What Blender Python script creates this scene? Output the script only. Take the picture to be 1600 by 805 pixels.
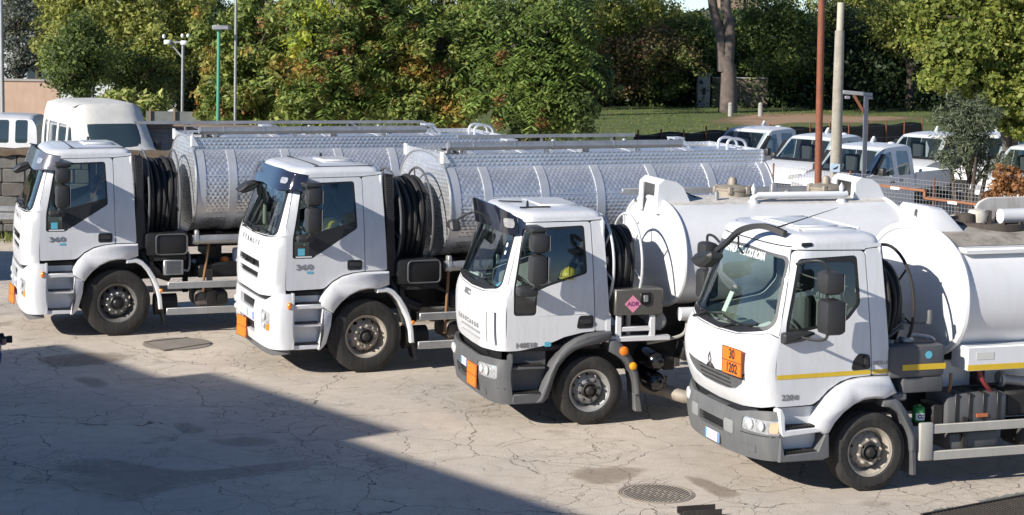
import bpy, bmesh, math, random
import numpy as np
from mathutils import Vector, Matrix, Quaternion
from mathutils.geometry import delaunay_2d_cdt
for o in list(bpy.data.objects): bpy.data.objects.remove(o)
random.seed(7); RNG = np.random.default_rng(11)
SC = bpy.context.scene; COL = SC.collection
# ---------------------------------------------------------------- camera
FPX, PITCH, ROLL, CAMH, PPY = 2884.6, .06815, .01523, 5.1365, 215.04
cam = bpy.data.cameras.new('camera'); camo = bpy.data.objects.new('camera', cam); COL.objects.link(camo)
cam.sensor_width = 36; cam.lens = FPX/1600*36; cam.shift_y = (PPY-402.5)/1600
cam.clip_start = .1; cam.clip_end = 2000
Fw = Vector((0, math.cos(PITCH), -math.sin(PITCH))); Up = Vector((0, math.sin(PITCH), math.cos(PITCH))); Rt = Vector((1, 0, 0))
cr, sr = math.cos(ROLL), math.sin(ROLL)
Rt2 = Rt*cr-(-Up)*(-sr); Rt2 = Rt*cr+Up*sr; Up2 = Up*cr-Rt*sr
camo.matrix_world = Matrix(((Rt2.x, Up2.x, -Fw.x, 0), (Rt2.y, Up2.y, -Fw.y, 0), (Rt2.z, Up2.z, -Fw.z, CAMH), (0, 0, 0, 1)))
SC.camera = camo
# ---------------------------------------------------------------- light
SUNV = Vector((1.62, 1.156, -1.0)).normalized()
SUN_EL = math.asin(-SUNV.z)
w = bpy.data.worlds.new('World'); SC.world = w; w.use_nodes = True
nt = w.node_tree; nt.nodes.clear()
sky = nt.nodes.new('ShaderNodeTexSky'); sky.sky_type = 'NISHITA'; sky.sun_disc = False
sky.sun_elevation = SUN_EL; sky.sun_rotation = math.atan2(-SUNV.x, -SUNV.y) % (2*math.pi)
sky.air_density = .6; sky.dust_density = .0; sky.ozone_density = 4.0
bg = nt.nodes.new('ShaderNodeBackground'); bg.inputs[1].default_value = .095
wo = nt.nodes.new('ShaderNodeOutputWorld'); nt.links.new(sky.outputs[0], bg.inputs[0]); nt.links.new(bg.outputs[0], wo.inputs[0])
sun = bpy.data.lights.new('sun', 'SUN'); sun.energy = 4.8; sun.angle = math.radians(.55); sun.color = (1, .94, .85)
suno = bpy.data.objects.new('sun', sun); COL.objects.link(suno); suno.rotation_euler = SUNV.to_track_quat('-Z', 'Y').to_euler()
SC.view_settings.view_transform = 'Standard'; SC.view_settings.look = 'None'; SC.view_settings.gamma = 1
SC.view_settings.exposure = .52
SC.render.engine = 'CYCLES'
SC.cycles.max_bounces = 8; SC.cycles.transparent_max_bounces = 16
# a photo pixel gives a direction only; the distance comes from the ground or from a chosen depth
def ray(px, py):
    X = px-800; Y = py-PPY; x = cr*X+sr*Y; y = -sr*X+cr*Y
    return Fw+Rt*(x/FPX)-Up*(y/FPX)
def gnd(px, py, z=0):
    d = ray(px, py); return Vector((0, 0, CAMH))+d*((z-CAMH)/d.z)
def at(px, py, Y):
    d = ray(px, py); return Vector((0, 0, CAMH))+d*(Y/d.y)
# ---------------------------------------------------------------- mesh helpers
def lin(h):
    h = h.lstrip('#'); r = []
    for i in (0, 2, 4):
        c = int(h[i:i+2], 16)/255; r.append(c/12.92 if c <= .04045 else ((c+.055)/1.055)**2.4)
    return (*r, 1)
class MB:
    def __init__(s): s.v = []; s.f = []; s.uv = None
    def add(s, vs, fs):
        n = len(s.v); s.v += [tuple(p) for p in vs]; s.f += [tuple(i+n for i in f) for f in fs]; return s
    def box(s, x0, x1, y0, y1, z0, z1, ch=0., M=None):
        if x0 > x1: x0, x1 = x1, x0
        if y0 > y1: y0, y1 = y1, y0
        if z0 > z1: z0, z1 = z1, z0
        c = ch
        if c <= 0:
            vs = [(x, y, z) for x in (x0, x1) for y in (y0, y1) for z in (z0, z1)]
            fs = [(0, 1, 3, 2), (4, 6, 7, 5), (0, 4, 5, 1), (2, 3, 7, 6), (0, 2, 6, 4), (1, 5, 7, 3)]
        else:
            c = min(c, (x1-x0)*.49, (y1-y0)*.49, (z1-z0)*.49)
            vs = []; idx = {}
            for i in (0, 1):
                for j in (0, 1):
                    for k in (0, 1):
                        X, Y, Z = (x0, x1)[i], (y0, y1)[j], (z0, z1)[k]; dx, dy, dz = (c, -c)[i], (c, -c)[j], (c, -c)[k]
                        idx[i, j, k] = len(vs); vs += [(X, Y+dy, Z+dz), (X+dx, Y, Z+dz), (X+dx, Y+dy, Z)]
            g = lambda i, j, k, a: idx[i, j, k]+a
            fs = []
            for i in (0, 1):
                a = [g(i, 0, 0, 0), g(i, 1, 0, 0), g(i, 1, 1, 0), g(i, 0, 1, 0)]; fs.append(a if i else a[::-1])
                a = [g(0, i, 0, 1), g(0, i, 1, 1), g(1, i, 1, 1), g(1, i, 0, 1)]; fs.append(a if i else a[::-1])
                a = [g(0, 0, i, 2), g(1, 0, i, 2), g(1, 1, i, 2), g(0, 1, i, 2)]; fs.append(a if i else a[::-1])
                for j in (0, 1):
                    fl = lambda q, b: q if b else q[::-1]
                    fs.append(fl([g(i, j, 0, 0), g(i, j, 0, 1), g(i, j, 1, 1), g(i, j, 1, 0)], i == j))
                    fs.append(fl([g(i, 0, j, 0), g(i, 1, j, 0), g(i, 1, j, 2), g(i, 0, j, 2)], i == j))
                    fs.append(fl([g(0, i, j, 1), g(0, i, j, 2), g(1, i, j, 2), g(1, i, j, 1)], i == j))
                    for k in (0, 1): fs.append(fl([g(i, j, k, 0), g(i, j, k, 1), g(i, j, k, 2)], (i+j+k) % 2 == 1))
        if M is not None: vs = [M @ Vector(p) for p in vs]
        return s.add(vs, fs)
    def bar(s, a, b, w, h=None, ch=0., up=(0, 0, 1)):
        a, b = Vector(a), Vector(b); h = h or w; d = b-a; L = d.length; d.normalize()
        u = Vector(up)
        if abs(d.dot(u)) > .95: u = Vector((1, 0, 0)) if abs(d.x) < .9 else Vector((0, 1, 0))
        y = u.cross(d).normalized(); z = d.cross(y)
        M = Matrix(((d.x, y.x, z.x, a.x), (d.y, y.y, z.y, a.y), (d.z, y.z, z.z, a.z), (0, 0, 0, 1)))
        return s.box(0, L, -w/2, w/2, -h/2, h/2, ch, M)
    def tube(s, path, r, n=8, cap=True, smooth=0, closed=False):
        P = [Vector(p) for p in path]
        if smooth: P = spline(P, smooth, closed)
        m = len(P); vs = []; fs = []
        rr = r if hasattr(r, '__len__') else [r]*m
        if len(rr) != m: rr = list(np.interp(np.linspace(0, 1, m), np.linspace(0, 1, len(rr)), rr))
        T = [((P[(i+1) % m] if closed or i < m-1 else P[i])-(P[i-1] if closed or i > 0 else P[i])).normalized() for i in range(m)]
        N = T[0].orthogonal().normalized()
        for i in range(m):
            N = (N-T[i]*N.dot(T[i])).normalized(); B = T[i].cross(N)
            for j in range(n):
                a = 2*math.pi*j/n; vs.append(P[i]+(N*math.cos(a)+B*math.sin(a))*rr[i])
        for i in range(m if closed else m-1):
            i2 = (i+1) % m
            for j in range(n): fs.append((i*n+j, i*n+(j+1) % n, i2*n+(j+1) % n, i2*n+j))
        if cap and not closed: fs += [tuple(range(n))[::-1], tuple((m-1)*n+j for j in range(n))]
        return s.add(vs, fs)
    def lathe(s, prof, n=24, o=(0, 0, 0), axis='y', cap=True):
        vs = []; fs = []; m = len(prof)
        for r, h in prof:
            for j in range(n):
                a = 2*math.pi*j/n; c, d = r*math.cos(a), r*math.sin(a)
                p = {'y': (c, h, d), 'x': (h, c, d), 'z': (c, d, h)}[axis]; vs.append((p[0]+o[0], p[1]+o[1], p[2]+o[2]))
        for i in range(m-1):
            for j in range(n): fs.append((i*n+j, i*n+(j+1) % n, (i+1)*n+(j+1) % n, (i+1)*n+j))
        if cap: fs += [tuple(range(n)), tuple((m-1)*n+j for j in range(n))[::-1]]
        return s.add(vs, fs)
    def prism(s, poly, a, b, axis='y', ch=0.):
        n = len(poly); P = [Vector((p[0], p[1])) for p in poly]
        ar = sum(P[i].x*P[(i+1) % n].y-P[(i+1) % n].x*P[i].y for i in range(n))
        if ar < 0: P = P[::-1]
        def mk(p, h): return {'y': (p.x, h, p.y), 'x': (h, p.x, p.y), 'z': (p.x, p.y, h)}[axis]
        I = P
        if ch > 0:
            I = []
            for i in range(n):
                d1 = (P[i]-P[i-1]).normalized(); d2 = (P[(i+1) % n]-P[i]).normalized()
                n1 = Vector((-d1.y, d1.x)); n2 = Vector((-d2.y, d2.x)); k = n1+n2
                k = k/max(k.dot(n1), .35)
                I.append(P[i]+k*ch)
        if a > b: a, b = b, a
        rings = [[mk(p, a) for p in I]] + ([[mk(p, a+ch) for p in P], [mk(p, b-ch) for p in P]] if ch > 0 else []) + [[mk(p, b) for p in I]]
        vs = sum(rings, []); fs = []
        for r in range(len(rings)-1):
            for i in range(n): fs.append((r*n+i, r*n+(i+1) % n, (r+1)*n+(i+1) % n, (r+1)*n+i))
        fs += [tuple(range(n))[::-1], tuple((len(rings)-1)*n+i for i in range(n))]
        return s.add(vs, fs)
    def grid(s, rows, cu=False, cv=False):
        m = len(rows); n = len(rows[0]); fs = []
        for i in range(m if cv else m-1):
            for j in range(n if cu else n-1):
                fs.append((i*n+j, i*n+(j+1) % n, ((i+1) % m)*n+(j+1) % n, ((i+1) % m)*n+j))
        return s.add(sum([list(r) for r in rows], []), fs)
    def xf(s, M): s.v = [tuple(M @ Vector(p)) for p in s.v]; return s
    def build(s, name, mat, parent=None, ang=40, bevel=0, uv=None, kind=None, label=None):
        me = bpy.data.meshes.new(name); me.from_pydata(s.v, [], s.f)
        if bevel or True:
            bm = bmesh.new(); bm.from_mesh(me)
            if bevel:
                es = [e for e in bm.edges if len(e.link_faces) == 2 and e.calc_face_angle(0) > math.radians(35)]
                bmesh.ops.bevel(bm, geom=es, offset=bevel, segments=2, affect='EDGES', profile=.5, clamp_overlap=True)
            if all(e.is_manifold for e in bm.edges) or bevel: bmesh.ops.recalc_face_normals(bm, faces=bm.faces)
            bm.to_mesh(me); bm.free()
        return link(name, me, mat, parent, ang, uv, kind, label)
def link(name, me, mat, parent=None, ang=40, uv=None, kind=None, label=None):
    if len(me.polygons):
        me.polygons.foreach_set('use_smooth', np.ones(len(me.polygons), dtype=bool))
        if ang < 180: me.set_sharp_from_angle(angle=math.radians(ang))
    if uv:
        L = me.uv_layers.new(name='UVMap'); co = [uv(Vector(v.co)) for v in me.vertices]
        for l in me.loops: L.data[l.index].uv = co[l.vertex_index]
    if mat: me.materials.append(mat)
    o = bpy.data.objects.new(name, me); COL.objects.link(o); o.parent = parent
    if kind: o['kind'] = kind
    if label: o['label'] = label
    return o
def tag(o, label, cat, group=None, kind=None):
    o['label'] = label; o['category'] = cat
    if group: o['group'] = group
    if kind: o['kind'] = kind
    return o
def thing(name, label, cat, loc=(0, 0, 0), rz=0, group=None):
    o = bpy.data.objects.new(name, None); COL.objects.link(o); o.location = loc; o.rotation_euler = (0, 0, rz); o.empty_display_size = .2
    return tag(o, label, cat, group)
def struct(o): o['kind'] = 'structure'; return o
def copy_obj(o, parent):
    c = o.copy(); COL.objects.link(c); c.parent = parent; return c
def copy_tree(o, parent=None):
    c = copy_obj(o, parent)
    for ch in list(o.children): copy_tree(ch, c)
    return c
def spline(P, k=6, closed=False):
    P = [Vector(p) for p in P]; n = len(P); out = []
    for i in range(n if closed else n-1):
        p0 = P[(i-1) % n] if closed or i > 0 else P[0]; p1 = P[i]; p2 = P[(i+1) % n]
        p3 = P[(i+2) % n] if closed or i+2 < n else P[-1]
        for j in range(k):
            t = j/k; out.append(.5*((2*p1)+(p2-p0)*t+(2*p0-5*p1+4*p2-p3)*t*t+(3*p1-p0-3*p2+p3)*t**3))
    if not closed: out.append(P[-1])
    return out
def curve1(pts):
    zs = np.array([p[0] for p in pts], float); vs = np.array([p[1] for p in pts], float)
    m = np.gradient(vs, zs) if len(zs) > 2 else np.full(2, (vs[1]-vs[0])/(zs[1]-zs[0]))
    def fn(z):
        z = min(max(z, zs[0]), zs[-1]); i = min(max(int(np.searchsorted(zs, z))-1, 0), len(zs)-2)
        h = zs[i+1]-zs[i]; t = (z-zs[i])/h
        return float((2*t**3-3*t*t+1)*vs[i]+(t**3-2*t*t+t)*h*m[i]+(-2*t**3+3*t*t)*vs[i+1]+(t**3-t*t)*h*m[i+1])
    return fn
def rpoly(pts, r, k=5):
    """polygon with rounded corners; r one radius or one per corner"""
    n = len(pts); out = []
    for i in range(n):
        p = Vector(pts[i][:2]); a = Vector(pts[i-1][:2])-p; b = Vector(pts[(i+1) % n][:2])-p
        ri = r[i] if hasattr(r, '__len__') else r
        ri = min(ri, a.length*.48, b.length*.48)
        if ri < 1e-4: out.append(tuple(p)); continue
        q0 = p+a.normalized()*ri; q1 = p+b.normalized()*ri
        for j in range(k+1):
            t = j/k; out.append(tuple(q0*(1-t)**2+p*2*t*(1-t)+q1*t*t))
    return out
def inpoly(x, y, P):
    c = False; j = len(P)-1
    for i in range(len(P)):
        if (P[i][1] > y) != (P[j][1] > y) and x < (P[j][0]-P[i][0])*(y-P[i][1])/(P[j][1]-P[i][1])+P[i][0]: c = not c
        j = i
    return c
def dens(P, step):
    out = []
    for i in range(len(P)):
        a = Vector(P[i][:2]); b = Vector(P[(i+1) % len(P)][:2]); k = max(1, int(math.ceil((b-a).length/step)))
        for j in range(k): out.append(a.lerp(b, j/k))
    return out
def nrm(fn, a, b, e=.004):
    p = Vector(fn(a, b)); u = Vector(fn(a+e, b))-Vector(fn(a-e, b)); v = Vector(fn(a, b+e))-Vector(fn(a, b-e))
    n = u.cross(v)
    return p, (n.normalized() if n.length > 1e-12 else Vector((0, 0, 1)))
def panel(mb, poly, fn, holes=(), thick=.02, step=.09, off=0., ref=(0, 0, 1.6)):
    """curved sheet: a 2D outline (with holes) laid on surface fn(a, b), with turned-in edges"""
    loops = [dens(poly, step)]+[dens(h, step) for h in holes]
    V = []; E = []
    for L in loops:
        n0 = len(V); V += L; E += [(n0+i, n0+(i+1) % len(L)) for i in range(len(L))]
    nb = len(V)
    xs = [p[0] for p in poly]; ys = [p[1] for p in poly]
    a = min(xs)+step*.5
    bd = np.array([(p.x, p.y) for p in V])
    while a < max(xs):
        b = min(ys)+step*.5
        while b < max(ys):
            if inpoly(a, b, poly) and not any(inpoly(a, b, h) for h in holes) and (((bd-(a, b))**2).sum(1).min() > (step*.45)**2): V.append(Vector((a, b)))
            b += step
        a += step
    r = delaunay_2d_cdt(V, E, [], 0, 1e-6)
    vo, fo = r[0], r[2]
    tri = []
    for t in fo:
        c = sum((vo[i] for i in t), Vector((0, 0)))/3
        if inpoly(c.x, c.y, poly) and not any(inpoly(c.x, c.y, h) for h in holes): tri.append(tuple(t))
    P = []; N = []
    R = Vector(ref)
    for q in vo:
        p, n = nrm(fn, q.x, q.y)
        d = p-R; d.z *= .3
        P.append(p); N.append(n)
    # one sign for the whole sheet
    sg = 1 if sum((P[i]-R).dot(N[i]) for i in range(len(P))) > 0 else -1
    N = [n*sg for n in N]
    if sg < 0: tri = [t[::-1] for t in tri]
    vs = [P[i]+N[i]*off for i in range(len(P))]
    fs = list(tri)
    if thick:
        cnt = {}
        for t in tri:
            for i in range(3): cnt[(t[i], t[(i+1) % 3])] = 1
        bedges = [e for e in cnt if (e[1], e[0]) not in cnt]
        mp = {}
        for e in bedges:
            for i in e:
                if i not in mp: mp[i] = len(vs); vs.append(P[i]+N[i]*(off-thick))
        for i, j in bedges: fs.append((j, i, mp[i], mp[j]))
    return mb.add(vs, fs)
_fontcache = {}
def text_geo(txt, size=1., bold=0., sx=1., shear=0.):
    cu = bpy.data.curves.new('t', 'FONT'); cu.body = txt; cu.size = size; cu.align_x = 'CENTER'; cu.align_y = 'CENTER'; cu.offset = bold; cu.shear = shear
    cu.resolution_u = 3
    o = bpy.data.objects.new('t', cu); COL.objects.link(o); bpy.context.view_layer.update()
    dg = bpy.context.evaluated_depsgraph_get(); me = o.evaluated_get(dg).to_mesh()
    vs = [(v.co.x*sx, v.co.y) for v in me.vertices]; fs = [tuple(p.vertices) for p in me.polygons]
    o.evaluated_get(dg).to_mesh_clear(); bpy.data.objects.remove(o); bpy.data.curves.remove(cu)
    return vs, fs
def text_on(name, txt, mat, parent, fn, a0, b0, size, bold=0., sx=1., flip=1, off=.006, ref=(0, 0, 1.6), rot=0, shear=0.):
    vs, fs = text_geo(txt, size, bold, sx, shear); out = []
    R = Vector(ref); c, s_ = math.cos(rot), math.sin(rot)
    for u, v in vs:
        u, v = u*c-v*s_, u*s_+v*c
        p, n = nrm(fn, a0+flip*u, b0+v)
        if n.dot(p-R) < 0: n = -n
        out.append(p+n*off)
    mb = MB(); mb.add(out, fs); return mb.build(name, mat, parent)
# ---------------------------------------------------------------- materials
MATS = {}
def nodes(name):
    m = bpy.data.materials.new(name); m.use_nodes = True; t = m.node_tree; t.nodes.clear()
    out = t.nodes.new('ShaderNodeOutputMaterial'); b = t.nodes.new('ShaderNodeBsdfPrincipled'); t.links.new(b.outputs[0], out.inputs[0])
    MATS[name] = m; return m, t, b, out
def N(t, typ, **kw):
    n = t.nodes.new(typ)
    for k, v in kw.items():
        if k.startswith('i_'):
            key = k[2:]; key = int(key) if key.isdigit() else key
            n.inputs[key].default_value = v
        else: setattr(n, k, v)
    return n
def ramp(t, fac, stops, interp='LINEAR'):
    r = t.nodes.new('ShaderNodeValToRGB'); r.color_ramp.interpolation = interp
    while len(r.color_ramp.elements) < len(stops): r.color_ramp.elements.new(.5)
    for e, (p, c) in zip(r.color_ramp.elements, stops): e.position = p; e.color = c if len(c) == 4 else (*c, 1)
    t.links.new(fac, r.inputs[0]); return r
def mixc(t, fac, a, b, mode='MIX'):
    m = t.nodes.new('ShaderNodeMix'); m.data_type = 'RGBA'; m.blend_type = mode
    for i, v in ((0, fac), (6, a), (7, b)):
        if hasattr(v, 'is_linked') or isinstance(v, bpy.types.NodeSocket): t.links.new(v, m.inputs[i])
        else: m.inputs[i].default_value = v
    return m.outputs[2]
def bump(t, b, h, strength=.3, dist=.01):
    n = N(t, 'ShaderNodeBump'); n.inputs['Strength'].default_value = strength; n.inputs['Distance'].default_value = dist
    t.links.new(h, n.inputs['Height']); t.links.new(n.outputs[0], b.inputs['Normal']); return n
def mat(name, col, rough=.5, metal=0., dirt=0., dcol=(.16, .13, .10, 1), scale=3., coat=0., var=.0, bmp=0., bscale=60., spec=.5, emis=None):
    if name in MATS: return MATS[name]
    m, t, b, out = nodes(name)
    c = col if len(col) == 4 else (*col, 1)
    b.inputs['Roughness'].default_value = rough; b.inputs['Metallic'].default_value = metal; b.inputs['Coat Weight'].default_value = coat
    b.inputs['Coat Roughness'].default_value = .06; b.inputs['Specular IOR Level'].default_value = spec; b.inputs['Base Color'].default_value = c
    tc = N(t, 'ShaderNodeTexCoord')
    src = None
    if dirt or var:
        n1 = N(t, 'ShaderNodeTexNoise', i_Scale=scale, i_Detail=6., i_Roughness=.65); t.links.new(tc.outputs['Object'], n1.inputs['Vector'])
        dk = tuple(x*(1-var) for x in c[:3])+(1,)
        r0 = ramp(t, n1.outputs[0], [(.3, dk), (.7, c)]); src = r0.outputs[0]
        if dirt:
            mp = N(t, 'ShaderNodeMapping'); mp.inputs['Scale'].default_value = (6, 6, .8); t.links.new(tc.outputs['Object'], mp.inputs[0])
            n2 = N(t, 'ShaderNodeTexNoise', i_Scale=scale*.8, i_Detail=8., i_Roughness=.7); t.links.new(mp.outputs[0], n2.inputs['Vector'])
            r = ramp(t, n2.outputs[0], [(.45, (0, 0, 0)), (.8, (dirt, dirt, dirt))])
            src = mixc(t, r.outputs[0], src, dcol)
            rr = ramp(t, n1.outputs[0], [(.3, (rough,)*3), (.75, (min(1, rough+.18),)*3)]); t.links.new(rr.outputs[0], b.inputs['Roughness'])
        t.links.new(src, b.inputs['Base Color'])
    if bmp:
        n3 = N(t, 'ShaderNodeTexNoise', i_Scale=bscale, i_Detail=3.); t.links.new(tc.outputs['Object'], n3.inputs['Vector']); bump(t, b, n3.outputs[0], bmp, .01)
    return m
def glass(name, tint, refl=.045):
    m, t, b, out = nodes(name)
    tr = N(t, 'ShaderNodeBsdfTransparent'); tr.inputs[0].default_value = (*tint, 1)
    gl = N(t, 'ShaderNodeBsdfGlossy'); gl.inputs['Roughness'].default_value = .02; gl.inputs[0].default_value = (.95, .97, 1, 1)
    fr = N(t, 'ShaderNodeLayerWeight'); fr.inputs[0].default_value = .5; pw = N(t, 'ShaderNodeMath', operation='POWER'); pw.inputs[1].default_value = 4.; t.links.new(fr.outputs['Facing'], pw.inputs[0])
    ad = N(t, 'ShaderNodeMath', operation='MULTIPLY_ADD', use_clamp=True); ad.inputs[1].default_value = .9; ad.inputs[2].default_value = refl
    t.links.new(pw.outputs[0], ad.inputs[0]); mx = N(t, 'ShaderNodeMixShader')
    t.links.new(ad.outputs[0], mx.inputs[0]); t.links.new(tr.outputs[0], mx.inputs[1]); t.links.new(gl.outputs[0], mx.inputs[2]); t.links.new(mx.outputs[0], out.inputs[0])
    return m
WHITE = mat('white_paint', (.70, .712, .735), .28, dirt=.34, coat=.35, var=.04, dcol=(.42, .38, .32, 1))
WHITE2 = mat('white_tank_paint', (.73, .738, .75), .32, dirt=.22, coat=.2, var=.05, scale=1.6, dcol=(.5, .46, .40, 1))
TOPDIRT = mat('white_paint_dirty_top', (.66, .63, .58), .6, dirt=.75, var=.25, scale=2.2, dcol=(.20, .165, .13, 1))
BLACK = mat('black_plastic', (.018, .018, .019), .45, var=.3, bmp=.06, bscale=200.)
BLACKM = mat('black_mirror_plastic', (.035, .036, .038), .5, var=.25, bmp=.05, bscale=180.)
GREYP = mat('dark_grey_plastic', (.105, .108, .115), .55, var=.2, dirt=.25, dcol=(.2, .18, .15, 1), bmp=.04, bscale=160.)
GREYP2 = mat('mid_grey_plastic', (.128, .134, .14), .55, var=.18, dirt=.3, dcol=(.25, .23, .2, 1), bmp=.04, bscale=160.)
CHAS = mat('chassis_black', (.022, .021, .021), .6, dirt=.45, var=.4, scale=5., dcol=(.075, .06, .045, 1))
RUB = mat('tyre_rubber', (.030, .029, .028), .8, dirt=.6, var=.3, scale=4., dcol=(.085, .075, .062, 1), bmp=.1, bscale=50.)
SILV = mat('silver_wheel_paint', (.50, .50, .49), .42, metal=.55, dirt=.4, var=.2, scale=9., dcol=(.10, .085, .07, 1))
GREYW = mat('grey_wheel_steel', (.235, .23, .215), .5, metal=.4, dirt=.45, var=.3, scale=9., dcol=(.07, .06, .05, 1))
BEIGEW = mat('beige_dusty_wheel', (.46, .41, .34), .65, dirt=.5, var=.3, scale=8., dcol=(.13, .10, .075, 1))
ALU = mat('dull_aluminium', (.55, .56, .57), .42, metal=.75, dirt=.3, var=.18, scale=4., dcol=(.24, .22, .19, 1))
ALUB = mat('bright_aluminium', (.70, .72, .75), .42, metal=.6, dirt=.15, var=.1, scale=3., dcol=(.35, .34, .32, 1))
GALV = mat('galvanised_steel', (.42, .43, .44), .5, metal=.6, dirt=.3, var=.25, scale=5., dcol=(.22, .19, .15, 1))
REFL = mat('lamp_reflector', (.78, .79, .80), .3, metal=.35, coat=.6)
CHROME = mat('chrome', (.8, .8, .8), .12, metal=1.)
AMBER = mat('amber_lens', (.85, .23, .02), .2, coat=.5)
ORANGE = mat('orange_plate', (.86, .20, .015), .45, dirt=.2, var=.08, dcol=(.35, .12, .03, 1))
YELLOW = mat('yellow_stripe', (.74, .50, .03), .45, dirt=.2, var=.08)
YELP = mat('yellow_plastic', (.80, .60, .02), .35)
BLUE = mat('blue_sticker', (.06, .28, .62), .4); CYAN = mat('cyan_sticker', (.12, .48, .62), .4)
PWHITE = mat('white_print', (.82, .82, .82), .5); PINK = mat('pink_label', (.80, .30, .42), .5)
BADGE = mat('grey_badge', (.30, .30, .31), .3, metal=.6); DKTXT = mat('dark_print', (.03, .03, .035), .5)
LENS = mat('headlamp_glass', (.66, .67, .68), .12, metal=.35, coat=1., var=.5, scale=26.)
SEAT = mat('seat_fabric', (.05, .055, .065), .9); DASH = mat('dashboard', (.11, .115, .11), .7); CREAM = mat('cream_lining', (.42, .41, .36), .85)
GLASSW = glass('windscreen_glass', (.78, .89, .84), .08); GLASSS = glass('side_glass', (.60, .69, .66), .09); GLASSC = glass('clear_glass', (.75, .82, .82), .07)
PAPER = mat('paper', (.80, .80, .78), .8); RUST = mat('rusty_steel', (.23, .085, .045), .75, dirt=.5, var=.35, scale=6., dcol=(.12, .05, .03, 1))
GREEN = mat('green_plastic', (.03, .22, .05), .4); RED = mat('red_hose', (.22, .03, .03), .5); BROWNH = mat('brown_hose', (.26, .14, .06), .6)
VISOR = mat('smoked_visor', (.016, .018, .03), .08, coat=1.)
def dimpled():
    m, t, b, out = nodes('dimpled_steel')
    uv = N(t, 'ShaderNodeUVMap'); sx = N(t, 'ShaderNodeSeparateXYZ'); t.links.new(uv.outputs[0], sx.inputs[0])
    def M(op, a, bb=None, c=None):
        n = N(t, 'ShaderNodeMath', operation=op)
        for i, v in enumerate((a, bb, c)):
            if v is None: continue
            if isinstance(v, (int, float)): n.inputs[i].default_value = v
            else: t.links.new(v, n.inputs[i])
        return n.outputs[0]
    D = .075
    u = M('DIVIDE', sx.outputs[0], D); v = M('DIVIDE', sx.outputs[1], D*.74)
    row = M('FLOOR', v); u2 = M('ADD', u, M('MULTIPLY', M('MODULO', row, 2.), .5))
    cell = N(t, 'ShaderNodeCombineXYZ'); t.links.new(M('FLOOR', u2), cell.inputs[0]); t.links.new(row, cell.inputs[1])
    fu = M('SUBTRACT', M('FRACT', u2), .5); fv = M('SUBTRACT', M('FRACT', v), .5)
    r = M('SQRT', M('ADD', M('MULTIPLY', fu, fu), M('MULTIPLY', fv, fv)))
    h = M('SUBTRACT', 1., M('SMOOTH_MIN', M('MULTIPLY', r, 1.9), 1., .1))
    wn = N(t, 'ShaderNodeTexWhiteNoise', noise_dimensions='2D'); t.links.new(cell.outputs[0], wn.inputs['Vector'])
    tc = N(t, 'ShaderNodeTexCoord'); n1 = N(t, 'ShaderNodeTexNoise', i_Scale=1.3, i_Detail=5., i_Roughness=.6); t.links.new(tc.outputs['Object'], n1.inputs['Vector'])
    base = ramp(t, n1.outputs[0], [(.3, (.66, .68, .71)), (.7, (.82, .84, .87))])
    sn = N(t, 'ShaderNodeTexWhiteNoise', noise_dimensions='2D'); sc_ = N(t, 'ShaderNodeCombineXYZ'); t.links.new(M('FLOOR', M('DIVIDE', M('ADD', sx.outputs[0], .84), .89)), sc_.inputs[0]); t.links.new(M('FLOOR', M('DIVIDE', sx.outputs[1], .95)), sc_.inputs[1]); t.links.new(sc_.outputs[0], sn.inputs['Vector'])
    swirl = M('ADD', M('MULTIPLY', wn.outputs[0], .16), M('MULTIPLY', h, .12))
    col = mixc(t, swirl, mixc(t, M('MULTIPLY', sn.outputs[0], .30), base.outputs[0], (.40, .41, .44, 1)), (.90, .92, .95, 1)); t.links.new(col, b.inputs['Base Color'])
    b.inputs['Metallic'].default_value = .68
    rg = M('ADD', M('MULTIPLY', wn.outputs[0], .12), .26); t.links.new(rg, b.inputs['Roughness'])
    n3 = N(t, 'ShaderNodeTexNoise', i_Scale=2.2, i_Detail=3.); t.links.new(tc.outputs['Object'], n3.inputs['Vector']); hh = M('ADD', M('MULTIPLY', h, M('ADD', .65, M('MULTIPLY', wn.outputs[0], .5))), M('MULTIPLY', n3.outputs[0], 3.))
    bump(t, b, hh, .7, .011); return m
DIMP = dimpled()
def checker_plate():
    m, t, b, out = nodes('tread_plate'); b.inputs['Metallic'].default_value = .7; b.inputs['Roughness'].default_value = .45; b.inputs['Base Color'].default_value = (.21, .20, .18, 1)
    tc = N(t, 'ShaderNodeTexCoord'); v = N(t, 'ShaderNodeTexVoronoi', i_Scale=38., i_Randomness=.1); t.links.new(tc.outputs['Object'], v.inputs['Vector']); bump(t, b, v.outputs[0], .5, .01); return m
TREAD = checker_plate()
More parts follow.
